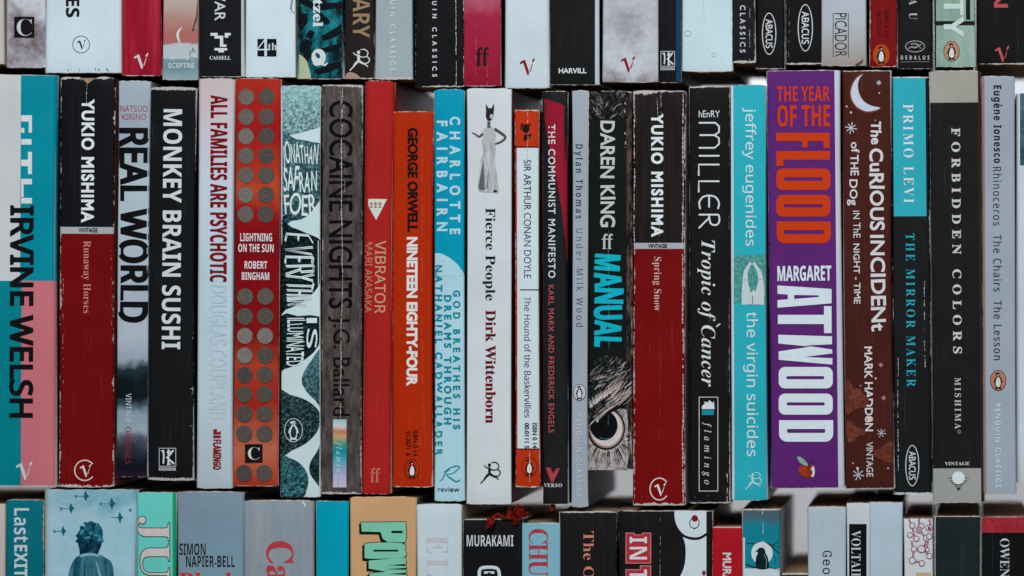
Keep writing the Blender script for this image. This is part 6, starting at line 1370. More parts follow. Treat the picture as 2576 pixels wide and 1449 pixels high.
# purple
b = Book('m', 'wide purple paperback with enormous orange and white block capitals and a bitten apple', 1930, 2113, 177, 1228, (92, 36, 112), lean=10, edge=.12, speck=.03, rim=.2, r=1.6, bulge=.4, side=(38, 14, 44), side2=(52, 16, 64), paper=(206, 204, 210),
         regions=[(2104, 9999, -999, 9999, (196, 200, 210))])
OR = (200, 60, 14)
b.part('title_lettering').text('THE YEAR', 'sb', 1955, 2087, 217, 255, OR, 'h', wt=.02).text('OF THE', 'sb', 1956, 2088, 265, 318, OR, 'h', wt=.06)
def blockO(x0, x1, y0, y1, ix0, ix1, iy0, iy1, col, r=16):
    def rr(a0, a1, c0, c1, r):
        return ell(a1 - r, c1 - r, r, r, 6, 0, 89.9) + ell(a0 + r, c1 - r, r, r, 6, 90, 179.9) + ell(a0 + r, c0 + r, r, r, 6, 180, 269.9) + ell(a1 - r, c0 + r, r, r, 6, 270, 359.9)
    b.poly([rr(x0, x1, y0, y1, r), rr(ix0, ix1, iy0, iy1, min(4.5, (iy1 - iy0) / 2 - .1))[::-1]], col)
def blockD(x0, x1, y0, y1, ix0, ix1, iy0, iy1, col, r=20):
    b.poly([[(x0, y0), (x1, y0)] + ell(x1 - r, y1 - r, r, r, 6, 0, 90) + ell(x0 + r, y1 - r, r, r, 6, 90, 180), [(ix0, iy0), (ix0, iy1 - 2), (ix0 + 3, iy1), (ix1 - 3, iy1), (ix1, iy1 - 2), (ix1, iy0)]], col)
b.poly([(1953, 334), (2087, 334), (2087, 372), (2072, 372), (2072, 355), (2032, 355), (2032, 371), (2018, 371), (2018, 355), (1953, 355)], OR)
b.poly([(1953, 380), (2088, 380), (2088, 402), (1971, 402), (1971, 418), (1953, 418)], OR)
blockO(1953, 2089, 424, 478, 1972, 2070, 446, 455, OR)
blockO(1953, 2089, 490, 545, 1972, 2070, 514, 522, OR)
blockD(1954, 2090, 557, 612, 1972, 2072, 579, 589, OR)
WA = (214, 228, 234)
b.part('author_lettering').text('MARGARET', 'sb', 1956, 2091, 669, 706, WA, 'h', wt=.06)
b.poly([[(1956, 718), (2092, 727), (2092, 763), (1956, 774), (1956, 755), (1982, 753), (1982, 741), (1956, 739)], [(1998, 742), (1998, 752), (2060, 747), (2060, 743)]], WA)
b.poly([(2092, 770), (2092, 838), (2073, 838), (2073, 815), (1957, 815), (1957, 792), (2073, 792), (2073, 770)], WA)
b.poly([(2093, 842), (2093, 862), (2000, 867), (2093, 876), (2093, 892), (2003, 900), (2093, 902), (2094, 916), (1958, 905), (1958, 888), (2050, 880), (1958, 866), (1958, 848)], WA) if False else \
    b.poly([(2093, 820 + 26), (2093, 866), (2024, 869), (2093, 879), (2094, 889), (2024, 898), (2094, 901), (2094, 917), (1959, 905), (1959, 884), (2040, 872), (1958, 868 - 4), (1958, 838 + 4)], WA)
blockO(1959, 2095, 923, 977, 1978, 2074, 946, 954, WA)
blockO(1959, 2095, 990, 1043, 1979, 2075, 1012, 1020, WA)
blockD(1960, 2096, 1057, 1111, 1980, 2076, 1079, 1089, WA)
b.part('apple_print').poly(smooth([(2010, 1176), (2018, 1170), (2030, 1174), (2042, 1170), (2048, 1176), (2040, 1186), (2042, 1196), (2046, 1200), (2030, 1201), (2016, 1196), (2010, 1186)], True, 3), ('mottle', (90, 16, 12), (196, 70, 30), 400, .35, .65, (1, 1, 1)))
b.poly(smooth([(2047, 1172), (2050, 1186), (2047, 1199), (2041, 1198), (2044, 1188), (2040, 1180)], True, 3), (206, 206, 200))
b.poly(smooth([(2006, 1148), (2018, 1152), (2030, 1164), (2032, 1172), (2018, 1168), (2010, 1160)], True, 3), (130, 170, 150)).line([(2032, 1174), (2038, 1164), (2046, 1156)], 2.4, (90, 40, 30)).flush()

# brown night-sky
b = Book('m', 'chocolate brown paperback with a white crescent moon, stars and wobbly hand-drawn lettering', 2118, 2239, 177, 1230, (70, 30, 24), lean=10, edge=.12, speck=.15, rim=.35, r=1.3, bulge=.3, side=(40, 16, 14), side2=(36, 60, 72),
         regions=[(-999, 2124, -999, 9999, (150, 110, 100))])
b.part('moon_print').poly(smooth([(2172, 184), (2154, 192), (2138, 218), (2138, 248), (2152, 272), (2178, 285), (2202, 282), (2218, 271), (2196, 270), (2176, 258), (2164, 238), (2160, 214), (2164, 196)], True, 3), (112, 50, 32))
b.poly(smooth([(2171, 187), (2154, 198), (2142, 222), (2142, 246), (2155, 268), (2178, 280), (2200, 278), (2214, 271), (2192, 266), (2172, 254), (2161, 234), (2158, 212), (2163, 196)], True, 3), (196, 206, 222))
b.part('star_print')
SW = (198, 204, 210)
b.star(2211, 208, 6.5, SW, 8, 1.6).star(2141, 322, 15, SW, 8, 2.6).star(2216, 918, 6, (190, 150, 140), 8, 1.5).star(2223, 1001, 6, (190, 150, 140), 8, 1.5).star(2217, 1089, 12, (186, 196, 206), 7, 2.0).star(2159, 1194, 15, (190, 200, 210), 7, 2.6)
for x, y, r in ((2212, 234, 2), (2130, 268, 2.2), (2141, 283, 2.8), (2202, 303, 1.5), (2203, 952, 2.6), (2146, 1165, 1.8), (2157, 1178, 3.6), (2234, 1178, 2), (2165, 970, 1.5), (2189, 1054, 7.5)):
    b.poly(ell(x, y, r, r, 10), (214, 196, 190))
b.part('title_lettering')
LW = (214, 212, 214)
b.text('The', 'g', 2192, 2216, 306, 362, LW, jit=.1, wt=.2)
b.text('CuRIOUS', 'g', 2189, 2222, 374, 578, LW, jit=.07, wt=.24)
b.text('INCIDENt', 'g', 2192, 2226, 592, 832, LW, jit=.07, wt=.24)
b.text('of', 'g', 2142, 2160, 358, 384, LW, jit=.1, wt=.1).text('THE', 'g', 2140, 2159, 390, 441, LW, jit=.06, wt=.1).text('DOg', 'g', 2138, 2157, 452, 516, LW, jit=.06, wt=.1)
b.text('iN ThE', 'g', 2147, 2164, 530, 598, LW, jit=.06, wt=.02).text('NIGHT - TIME', 'g', 2148, 2163, 613, 764, LW, jit=.08, wt=.06)
b.part('author_lettering').text('MARK HADDoN', 'g', 2176, 2195, 872, 1084, LW, jit=.05, wt=.12)
b.part('publisher_lettering').text('VINTAGE', 'g', 2180, 2196, 1112, 1199, (200, 198, 200), wt=.06)
b.part('cloud_print')
CL = ('mottle', (74, 32, 25), (140, 74, 54), 200, .40, .68, (1, 1, 1))
b.poly(smooth([(2128, 955), (2140, 962), (2148, 978), (2160, 976), (2172, 990), (2186, 1004), (2176, 1024), (2150, 1030), (2128, 1040)], True, 3), CL)
b.poly(smooth([(2130, 1060), (2145, 1062), (2156, 1075), (2172, 1080), (2176, 1094), (2156, 1100), (2146, 1114), (2132, 1110)], True, 3), CL)
b.poly(smooth([(2246, 1112), (2228, 1116), (2214, 1128), (2200, 1132), (2200, 1146), (2216, 1156), (2246, 1162)], True, 3), CL).flush()
b.crease(2186, 850, 1225, .35, .6, 2.5, (128, 84, 74))

# turquoise over black
b = Book('m', 'turquoise over black paperback with spaced thin serif capitals and an oval emblem', 2241, 2337, 193, 1244, (26, 28, 30), lean=8, edge=.45, speck=.5, rim=.5, r=1.0, bulge=.2, side=(14, 22, 26), side2=(22, 30, 34), back=4, paper=(206, 210, 212),
         regions=[(-999, 9999, -999, 544, (46, 170, 186)), (-999, 2250, -999, 9999, (16, 24, 28)), (2332, 9999, -999, 9999, (20, 24, 28))])  # dark edge strips paint in the shade of the gaps beside it
b.part('author_lettering').text('PRIMO LEVI', 'b', 2273, 2298, 262, 511, (212, 228, 232), cond=.92, wt=-.05)
b.part('title_lettering').text('THE MIRROR MAKER', 'b', 2280, 2302, 587, 973, (40, 170, 186), cond=.88, wt=-.04)
b.part('publisher_logo').abacus(2295, 1171, 35, 104, (206, 212, 214)).flush()
b.crease(2259, 900, 1180, .7, 1.5, .8, (196, 198, 198), 'worn_edge')
b.crease(2326, 700, 920, .6, 1.6, 1.0, (190, 190, 188), 'worn_edge')

# black with grey ends
b = Book('m', 'black paperback with grey ends and a white rising disc emblem at its foot', 2339, 2467, 177, 1265, (27, 27, 28), lean=9, edge=.2, speck=.22, rim=.35, r=1.0, bulge=.2, side=(20, 18, 18), side2=(70, 50, 44),
         regions=[(-999, 9999, -999, 258, (160, 158, 148)), (-999, 9999, 1178, 9999, (158, 160, 156)), (2464, 9999, -999, 9999, (50, 36, 32))])  # last strip paints the shaded gap past the spine into the colour
b.part('title_lettering').text('FORBIDDEN COLORS', 'b', 2396, 2417, 322, 889, (198, 204, 196), cond=1.15, wt=.05)
b.part('author_lettering').text('MISHIMA', 'b', 2402, 2417, 950, 1079, (190, 194, 188), cond=.98).ring(2413, 1086, 3.5, 4.5, 1.2, (170, 174, 170))
b.part('publisher_logo').text('VINTAGE', 'b', 2377, 2439, 1162, 1170, (206, 208, 204), 'h')
for i, (y, w) in enumerate(((1202, 54), (1209, 44), (1214, 36), (1219, 26), (1224, 16))):
    b.line([(2411 - w / 2, y), (2411 + w / 2, y)], 1.4, (50, 50, 50))
b.poly(ell(2411, 1202, 16, 16), (216, 228, 232)).poly([(2406, 1227), (2417, 1227), (2411, 1234)], (30, 30, 30)).flush()

# grey classic
b = Book('m', 'light grey paperback with black lettering and an orange penguin oval', 2469, 2551, 191, 1245, (158, 168, 182), lean=5, regions=[(-999, 2479, -999, 9999, (150, 120, 118))], edge=.15, speck=0, rim=.4, r=1.0, bulge=.15, side=(150, 116, 112), side2=(150, 160, 172))
b.part('author_lettering').text('Eug\u00e8ne Ionesco', 'sb', 2500, 2519, 215, 410, (32, 34, 38), cond=.8, wt=.06)
b.part('title_lettering').text('Rhinoceros  The Chairs  The Lesson', 'ss', 2499, 2519, 420, 905, (46, 50, 56), cond=.86, wt=.02)
b.part('publisher_logo').penguin(2511, 957, 52, (186, 120, 96), (40, 34, 34), (30, 28, 30), (206, 212, 214), 1.6)
b.part('series_lettering').text('PENGUIN CLASSICS', 'g', 2505, 2517, 1016, 1226, (212, 220, 226), cond=.95, wt=.06).flush()

b = Book('m', 'pale book with a dark teal picture panel, cut by the edge of the photo', 2557, 2640, 234, 1215, (196, 206, 212), lean=0, edge=.1, rim=.25, side=(200, 178, 158), back=6,
         regions=[(2566, 9999, -999, 416, ('mottle', (10, 40, 50), (86, 124, 134), 90, .35, .65, (1, 1, 1)))])

# ================================================================== TOP ROW
TT = [-790, -760, -815, -735, -775, -840, -770, -805]
b = Book('t', 'cream paperback in the upper row cut off by the corner of the photo', -300, 8, -790, 164, (196, 188, 178), edge=.1, rim=.25)  # unseen part made extra thick to stop light leaking onto the wall
b = Book('t', 'grey paperback with a blurred photograph and a black square bearing a large letter C', 13, 111, -770, 171, ('mottle', (112, 98, 100), (198, 200, 208), 42, .36, .6, (1, 1, 1)), edge=.1, speck=0, rim=.25, side=(140, 110, 90), lean=3)
b.part('publisher_logo').rect(36, 87, 42, 95, (22, 20, 22)).text('C', 'b', 42, 82, 48, 90, (200, 206, 208), 'h', wt=-.16).flush()
b = Book('t', 'wide white paperback with bold black letters and a small circled emblem', 111, 302, -740, 184, (204, 220, 228), edge=.15, speck=.04, rim=.35, r=2.2, bulge=.5, side=(180, 180, 180), lean=2)
b.part('title_lettering').text('HES', 'sb', 167, 200, -42, 43, (26, 27, 30), wt=.1)
b.part('publisher_logo').ring(205, 112, 22, 22, 1.6, (70, 74, 80)).vlogo(206, 112, 24, (26, 27, 30)).flush()
b.scuffs([(160, 280, 172, 178)], 26, (150, 150, 152), 3.5, 2)
b = Book('t', 'crimson paperback with two rubbed streaks and a white V emblem', 305, 403, -775, 191, ('mottle', (146, 16, 40), (178, 44, 66), 1.0, .45, .72, (240, 240, 12)), edge=.12, speck=.06, rim=.3, r=1.2, side=(120, 40, 40), side2=(110, 20, 30), lean=2)
b.part('publisher_logo').vlogo(356, 154, 40, (206, 204, 208)).flush()
b = Book('t', 'faded pink and grey paperback with a white sailing crescent picture', 410, 498, -760, 201,
         ('grad', [(-200, (186, 180, 174)), (10, (184, 170, 160)), (45, (178, 138, 126)), (85, (172, 104, 98)), (109, (172, 108, 104)), (113, (182, 194, 200)), (146, (184, 198, 204)), (150, (120, 150, 158)), (175, (116, 146, 156)), (201, (150, 172, 180))], .006),
         edge=.12, speck=.2, rim=.3, r=1.0, side=(120, 100, 90))
b.part('sail_print').poly(smooth([(459, 68), (448, 76), (444, 88), (448, 102), (458, 122), (456, 112), (452, 98), (451, 84)], True, 3), (206, 214, 216))
b.poly([(497, -10), (493, 40), (484, 72), (482, 80), (490, 76), (497, 70)], (96, 74, 70)).line([(478, 140), (480, 128), (486, 132), (484, 120), (492, 132)], 1.8, (110, 90, 90), sm=2).line([(476, 152), (482, 144), (490, 148), (496, 146)], 2, (110, 90, 90), sm=2)
b.part('publisher_lettering').text('SCEPTRE', 'g', 424, 489, 159, 171, (200, 214, 218), 'h', wt=.05).flush()
b = Book('t', 'black paperback with a stepped white emblem and small white serif name', 503, 613, -830, 194, (25, 26, 29), edge=.1, speck=.08, rim=.3, r=1.1, side=(190, 194, 196), side2=(190, 194, 196),
         regions=[(607, 9999, -999, 9999, (190, 192, 196))])
b.part('title_lettering').text('WAR', 'g', 541, 567, -36, 52, (206, 214, 218), wt=.04)
E1 = (214, 220, 222)
b.part('publisher_logo').poly([(530, 83), (548, 83), (548, 90), (562, 90), (562, 112), (570, 112), (570, 118), (554, 118), (554, 97), (540, 97), (540, 90), (530, 90)], E1)
b.poly([(566, 83), (581, 83), (581, 89), (575, 89), (575, 95), (566, 95)], E1).poly([(540, 121), (572, 121), (572, 127), (564, 127), (564, 132), (550, 132), (550, 127), (540, 127)], E1)
b.text('CASSELL', 'b', 528, 581, 141, 150, E1, 'h', cond=.95).flush()
b = Book('t', 'white paperback with a checkered black and white number emblem', 617, 742, -780, 195, (206, 222, 230), edge=.1, speck=.02, rim=.25, r=1.2, bulge=.35, side=(150, 130, 110), side2=(190, 160, 140))
b.part('publisher_logo').rect(648, 696, 98, 142, (22, 22, 25)).rect(666, 672, 98, 142, (206, 222, 230)).line([(648, 124), (668, 98)], 2.6, (206, 222, 230)).line([(648, 125), (676, 125)], 3.4, (206, 222, 230))
b.line([(668, 98), (668, 140)], 4.6, (206, 222, 230)).text('th', 'b', 675, 697, 108, 126, (206, 222, 230), 'h', wt=-.04)
b.line([(733, -4), (731, 22), (737, 30)], 1.4, (50, 50, 54)).line([(737, -6), (733, 24), (738, 32), (742, 32)], 1.4, (50, 50, 54)).flush()
b = Book('t', 'teal paperback with blurred dark streaks, white letters and a round white emblem', 748, 862, -800, 199, ('mottle', (8, 22, 30), (28, 150, 164), 1.0, .42, .60, (70, 10, 34)), edge=.1, speck=.1, rim=.25, r=1.1, side=(16, 70, 80), side2=(30, 40, 44))
b.part('blurred_print')
TK = (10, 18, 24)
for pts, w in (([(752, 0), (788, 14), (820, 16), (860, 12)], 18), ([(752, 74), (764, 52), (766, 34)], 22), ([(776, 96), (786, 78)], 26), ([(796, 30), (820, 52), (826, 60)], 16), ([(812, 96), (840, 84), (862, 66)], 20), ([(806, 128), (836, 122), (862, 112)], 16), ([(795, 182), (824, 172), (862, 160)], 20), ([(758, 130), (774, 100)], 22)):
    b.line(pts, [w * .6] + [w] * (len(pts) - 2) + [w * .6], TK, .002, sm=4)
b.poly(smooth([(748, 140), (768, 148), (778, 172), (781, 200), (748, 200)], True, 3), (176, 186, 150))
b.part('title_lettering').text('etzel', 'b', 789, 812, -22, 67, (206, 222, 222), wt=.12)
b.part('publisher_logo').poly([ell(802, 144, 18, 21, 26), ell(800, 140, 5, 8, 16, rot=-35)[::-1]], (206, 216, 216)).line([(788, 158), (796, 163), (808, 160), (818, 164), (824, 158)], [3, 7, 7, 5, 2], (206, 216, 216), sm=3).flush()
b = Book('t', 'dark brown paperback with gold capitals and a white running archer', 866, 940, -765, 199, (36, 31, 30), edge=.2, speck=.1, rim=.35, r=1.2, side=(26, 24, 24), lean=1)
b.part('title_lettering').text('DIARY', 'sb', 888, 930, -58, 95, (150, 124, 94), wt=-.02)
b.part('publisher_logo').runner(903, 151, 54, (206, 214, 216)).flush()
b.part('worn_patch').poly(smooth([(868, 190), (878, 182), (892, 184), (904, 192), (904, 200), (868, 200)], True, 3), (166, 140, 124)).flush()
b = Book('t', 'light grey paperback with widely spaced white capitals and a ragged foot', 944, 1036, -810, 200, (158, 172, 178), edge=.25, speck=.05, rim=.8, r=1.0, side=(20, 90, 106), side2=(20, 90, 106), lean=1)
b.part('series_lettering').text('PENGUIN CLASSICS', 'g', 982, 995, -70, 179, (206, 218, 222), cond=.95, wt=.05).flush()
b = Book('t', 'black paperback with widely spaced white capitals and white flaked edges', 1043, 1165, -785, 219, (20, 20, 22), edge=.7, speck=.2, rim=.5, r=1.2, side=(20, 20, 22), lean=2)
b.part('series_lettering').text('PENGUIN CLASSICS', 'g', 1088, 1099, -70, 193, (206, 212, 216), cond=.95, wt=.08).flush()
b.crease(1147, 0, 216, .85, 1.6, 1.4, (206, 206, 206), 'worn_edge')
b = Book('t', 'raspberry red paperback with a black double-f emblem and two dotted creases', 1166, 1259, -830, 217, ('grad', [(-60, (190, 120, 136)), (10, (172, 76, 100)), (40, (164, 34, 66)), (130, (160, 28, 58)), (217, (142, 24, 50))], .02), edge=.08, speck=.1, rim=.25, r=1.0, side=(110, 30, 40), side2=(60, 30, 36))
b.part('publisher_logo').ff(1212, 142, 46, (30, 22, 26)).flush()
b.crease(1198, 48, 214, .6, .8, 1.0, (200, 120, 136))
b.crease(1227, 160, 214, .6, .8, 1.0, (200, 120, 136))
b = Book('t', 'plain white paperback with a dark red V emblem, beside the raspberry red book', 1271, 1382, -770, 222, (200, 214, 222), edge=.08, speck=.02, rim=.3, r=2.0, bulge=.4, side=(150, 130, 120), side2=(170, 150, 140))
b.part('publisher_logo').vlogo(1327, 168, 42, (140, 18, 22)).flush()
b = Book('t', 'black paperback with a white publisher name and pale right-hand edge', 1384, 1508, -745, 214, (23, 24, 26), edge=.08, speck=.12, rim=.25, r=1.0, side=(160, 166, 170), side2=(30, 30, 32), regions=[(1497, 9999, -999, 9999, (186, 200, 206))])
b.part('publisher_lettering').text('HARVILL', 'g', 1406, 1475, 172, 184, (210, 216, 218), 'h', wt=.1).flush()
b = Book('t', 'mottled grey-white paperback with a dark red V emblem and brown-stained foot', 1515, 1655, -800, 207,
         ('mottle', ('grad', [(-300, (150, 150, 158)), (160, (150, 152, 160)), (185, (130, 118, 118)), (207, (104, 84, 80))], .02), (196, 200, 208), 46, .36, .62, (1, 1, 1)), edge=.1, speck=.05, rim=.2, r=1.3, bulge=.3, side=(110, 80, 70), side2=(80, 50, 44))
b.part('publisher_logo').vlogo(1580, 162, 40, (140, 18, 22)).flush()
b = Book('t', 'narrow black paperback with a blue-edged spine and a boxed white emblem', 1656, 1713, -760, 208, (21, 21, 24), edge=.05, speck=.05, rim=.15, r=1.0, side=(70, 14, 22), side2=(20, 20, 22), regions=[(1701, 9999, -999, 9999, (16, 60, 92))])
b.part('publisher_logo').kodansha(1680, 148, 36, (206, 212, 216)).flush()
b = Book('t', 'blank pale blue-white paperback with faint stains and no lettering', 1715, 1842, -820, 181, (196, 218, 226), edge=.1, speck=0, rim=.25, r=1.2, side=(150, 160, 166), side2=(60, 20, 26), back=2)
b.part('stain').ring(1730, 84, 9, 7, 1.0, (150, 164, 170)).ring(1795, 138, 5, 5, 1.0, (156, 172, 178)).line([(1770, 0), (1772, 60)], .6, (170, 184, 190)).flush()
b = Book('t', 'narrow black paperback with spaced white capitals and a worn white foot', 1842, 1899, -700, 159, (28, 28, 30), edge=.5, speck=.4, rim=.9, r=1.0, side=(24, 24, 26), back=1)
b.part('series_lettering').text('PENGUIN CLASSICS', 'g', 1862, 1875, -118, 132, (200, 206, 210), cond=.95, wt=.06).flush()
b.crease(1887, 20, 150, .6, 1.2, 1.2, (196, 196, 196), 'worn_edge')
b = Book('t', 'black paperback with a white oval emblem, narrower of the two, beside spaced white capitals', 1901, 1973, -770, 174, (21, 21, 23), edge=.25, speck=.25, rim=.3, r=1.6, side=(20, 20, 22), back=3)
b.part('publisher_logo').abacus(1935, 85, 36, 106, (206, 212, 214)).flush()
b = Book('t', 'black paperback with a white oval emblem beside the grey underlined serif-named one', 1976, 2066, -745, 162, (19, 19, 21), edge=.35, speck=.3, rim=.5, r=1.4, side=(40, 30, 28), lean=2)
b.part('publisher_logo').abacus(2026, 70, 38, 119, (210, 216, 218)).flush()
b.crease(1985, 10, 150, .4, .9, 2.0, (150, 150, 148))
b = Book('t', 'silver grey paperback with a black ruled name running down and a chipped corner', 2066, 2178, -790, 166, ('grad', [(-200, (178, 188, 200)), (60, (176, 182, 190)), (120, (168, 164, 164)), (166, (160, 150, 146))], .01), edge=.15, speck=.05, rim=.2, r=1.2, side=(120, 120, 120), lean=2)
b.part('publisher_lettering').text('PICADOR', 'g', 2100, 2130, 33, 143, (34, 32, 34), wt=-.03).line([(2096, 32), (2096, 144)], 1.6, (40, 36, 38)).line([(2134, 32), (2134, 144)], 1.6, (40, 36, 38))
b.poly([(2150, 163), (2162, 156), (2172, 148), (2170, 156), (2160, 164)], (96, 64, 44)).flush()
b = Book('t', 'dark red paperback with faint printed numbers and an orange penguin oval', 2186, 2254, -800, 169, (122, 14, 16), edge=.5, speck=.15, rim=.35, r=.9, side=(40, 36, 40), side2=(150, 140, 140), lean=3)
b.part('isbn_lettering').text('ISBN 0 14', 'g', 2226, 2236, 26, 92, (72, 12, 14), wt=.04).text('02.3750 X', 'g', 2206, 2216, 26, 92, (72, 12, 14), wt=.04)
b.part('publisher_logo').penguin(2217, 138, 54, (176, 68, 24), None, (24, 20, 22), (206, 214, 214)).flush()
b = Book('t', 'black paperback with a leaping animal in an oval above an underlined name', 2258, 2345, -830, 173, (23, 24, 26), edge=.06, speck=.05, rim=.15, r=1.6, side=(20, 20, 22), lean=1)
b.part('title_lettering').text('EAU', 'b', 2287, 2307, -38, 49, (196, 200, 202), cond=.85, wt=-.06)
EG = (150, 152, 152)
b.part('publisher_logo').ring(2302, 117, 25, 15, 2.2, EG).line([(2284, 124), (2292, 118), (2302, 120), (2312, 114), (2318, 112)], [1.5, 3, 4, 3, 1.5], EG, sm=3).line([(2290, 112), (2298, 110), (2308, 112), (2316, 122)], [1.5, 3, 3, 1], EG, sm=3)
b.text('DEDALUS', 'sb', 2266, 2338, 140, 150, (190, 192, 192), 'h', cond=.72).line([(2266, 156), (2338, 155)], 1.4, (120, 120, 120)).flush()
b = Book('t', 'sage green paperback with a black band, large pale letters and a penguin oval', 2349, 2450, -775, 169, ('mottle', (120, 150, 136), (160, 186, 172), 60, .35, .65, (1, 1, .5)), edge=.08, speck=.04, rim=.15, r=1.2, side=(24, 26, 26), lean=2,
         regions=[(2429, 2440, -999, 50, (24, 26, 26)), (-999, 9999, 53, 64, (24, 26, 26)), (-999, 2354, -999, 9999, (24, 26, 26))])
b.part('title_lettering').text('CITY', 'sb', 2374, 2424, -92, 94, (196, 216, 212), wt=-.02)
b.part('publisher_logo').penguin(2394, 129, 52, (186, 130, 106), (40, 34, 34), (28, 26, 28), (210, 216, 214), 1.4).flush()
b = Book('t', 'black paperback with a pink zigzag letter above a pink V emblem', 2453, 2620, -760, 162, (20, 19, 21), edge=.25, speck=.05, rim=.35, r=2.0, bulge=.5, side=(24, 20, 20), lean=3)
b.part('title_lettering').line([(2505, -30), (2505, 12), (2540, -20)], 0.1, (178, 70, 78)).text('N', 'sb', 2500, 2536, -28, 20, (182, 76, 84), wt=-.1)
b.part('publisher_logo').vlogo(2521, 136, 40, (186, 84, 90)).flush()

# ================================================================== BOTTOM ROW
BB = 2270
b = Book('l', 'cream-edged book cut by the edge of the photo beside the dark teal one', -300, 11, 1266, BB, (196, 184, 176), edge=.1, rim=.3, side=(140, 120, 104), back=2)  # widened out of view as a light block for the wall behind
b = Book('l', 'dark teal paperback with condensed white lettering and rubbed edges', 14, 108, 1256, BB, ('grad', [(1256, (6, 112, 126)), (1480, (4, 106, 120)), (1560, (6, 66, 78)), (1640, (8, 50, 60))], .02), edge=.45, speck=.15, rim=.4, r=1.2, side=(16, 60, 66), side2=(20, 40, 44), paper=(184, 160, 140))
LX = (190, 210, 216)
b.part('title_lettering').text('Last', 'sb', 36, 74, 1278, 1364, LX, wt=-.05).text('EXIT', 'sb', 37, 69, 1371, 1452, LX, wt=.06).text('to', 'sb', 35, 72, 1462, 1500, LX, wt=-.05).flush()
b = Book('l', 'pale blue paperback showing a curly-haired child from behind under tiny aeroplanes', 108, 342, 1231, BB,
         ('mottle', ('grad', [(1231, (118, 172, 190)), (1262, (110, 164, 184)), (1300, (150, 194, 208)), (1420, (150, 194, 208)), (1600, (112, 168, 186))], .03), (178, 208, 218), 20, .42, .66, (1, 1, 1.3)), edge=.06, speck=0, rim=.15, r=4.0, bulge=1.0, side=(60, 100, 112), side2=(40, 70, 80))
TD = (12, 96, 112)
b.part('aeroplane_print')
for x, y, k in ((217, 1247, 1), (180, 1278, 1), (282, 1266, 1.1), (342 - 4, 1242, .4), (160, 1335, .9), (340, 1300, .9), (335, 1282, .3)):
    if x > 335:
        continue
    b.poly([(x, y - 14 * k), (x + 4 * k, y - 4 * k), (x + 9 * k, y), (x + 4 * k, y + 4 * k), (x + 1, y + 14 * k), (x - 4 * k, y + 4 * k), (x - 5 * k, y), (x - 4 * k, y - 4 * k)], TD)
    b.line([(x - 24 * k, y + 1), (x, y)], [1.2, 2], (70, 140, 154)).poly(ell(x - 25 * k, y + 1, 3, 4, 8), (50, 126, 140))
b.poly([(302, 1286), (306, 1297), (311, 1301), (306, 1305), (303, 1317), (299, 1305), (296, 1301), (299, 1297)], TD).line([(280, 1301), (300, 1301)], [1.2, 2], (70, 140, 154))
b.part('child_print')
HR = ('mottle', ('grad', [(1310, (40, 118, 138)), (1350, (14, 76, 94)), (1385, (4, 40, 54)), (1412, (4, 40, 54))], .006), (84, 156, 174), 95, .60, .84, (1, 1, 1))
b.poly(smooth([(205, 1402), (201, 1380), (196, 1358), (198, 1338), (210, 1326), (226, 1312), (246, 1316), (258, 1328), (260, 1346), (256, 1372), (248, 1392), (250, 1404), (228, 1412)], True, 3), HR)
rd = random.Random(5)
for i in range(90):
    a, q = rd.uniform(0, 6.28), rd.uniform(.15, 1.02)
    x, y = 228 + 31 * q * math.cos(a), 1351 + 38 * q * math.sin(a)
    b.poly(ell(x, y, rd.uniform(4, 9), rd.uniform(2.5, 5), 9, rot=rd.uniform(0, 180)), rd.choice([(8, 54, 68), (10, 64, 82), (20, 86, 104), (30, 104, 124), (14, 76, 94), (60, 138, 156)] if y < 1358 else [(4, 36, 48), (8, 52, 66), (12, 66, 84)]), .0006)
SH = ('mottle', (10, 68, 88), (92, 156, 176), 80, .38, .68, (1.8, 1, .4))
b.poly(smooth([(203, 1396), (248, 1394), (266, 1402), (283, 1416), (288, 1452), (292, 1475), (282, 1480), (294, 1510), (290, 1560), (170, 1560), (172, 1500), (180, 1480), (170, 1478), (172, 1448), (184, 1414)], True, 3), SH)
b.poly(smooth([(206, 1394), (228, 1390), (248, 1394), (250, 1400), (228, 1397), (204, 1401)], True, 3), (120, 176, 194))
b.poly([(186, 1486), (196, 1462), (190, 1540), (178, 1540)], (8, 60, 76)).poly([(262, 1480), (274, 1462), (272, 1540), (262, 1540)], (8, 60, 76))
b.line([(216, 1410), (214, 1450), (210, 1500)], [2, 4, 2], (8, 64, 82)).line([(244, 1412), (254, 1450), (256, 1500)], [2, 5, 3], (130, 184, 200)).flush()
b = Book('l', 'mint green paperback with tall pink-white outlined serif capitals', 344, 442, 1238, BB, (104, 206, 196), edge=.05, speck=0, rim=.15, r=1.4, side=(40, 150, 110), side2=(10, 60, 54), regions=[(434, 9999, -999, 9999, (24, 150, 104))])
b.part('title_lettering')
for c, wt in (((36, 44, 44), .38), ((208, 196, 192), .0)):
    b.text('JUNG', 'b', 355, 427, 1299, 1655, c, wt=wt - .1)
b.flush()
b = Book('l', 'grey-blue paperback with two lines of condensed black capitals across its spine', 446, 612, 1236, BB, ('grad', [(1236, (126, 146, 162)), (1400, (122, 152, 168)), (1600, (128, 160, 174))], .01), edge=.08, speck=0, rim=.25, r=1.6, bulge=.4, side=(56, 70, 78), side2=(40, 48, 54))
b.part('author_lettering').text('SIMON', 'sb', 451, 518, 1367, 1396, (22, 24, 28), 'h', wt=-.04).text('NAPIER-BELL', 'sb', 468, 591, 1398, 1426, (22, 24, 28), 'h', wt=-.04)
b.part('title_lettering').text('Black', 'b', 451, 600, 1441, 1478, (196, 52, 34), 'h', wt=.05).flush()
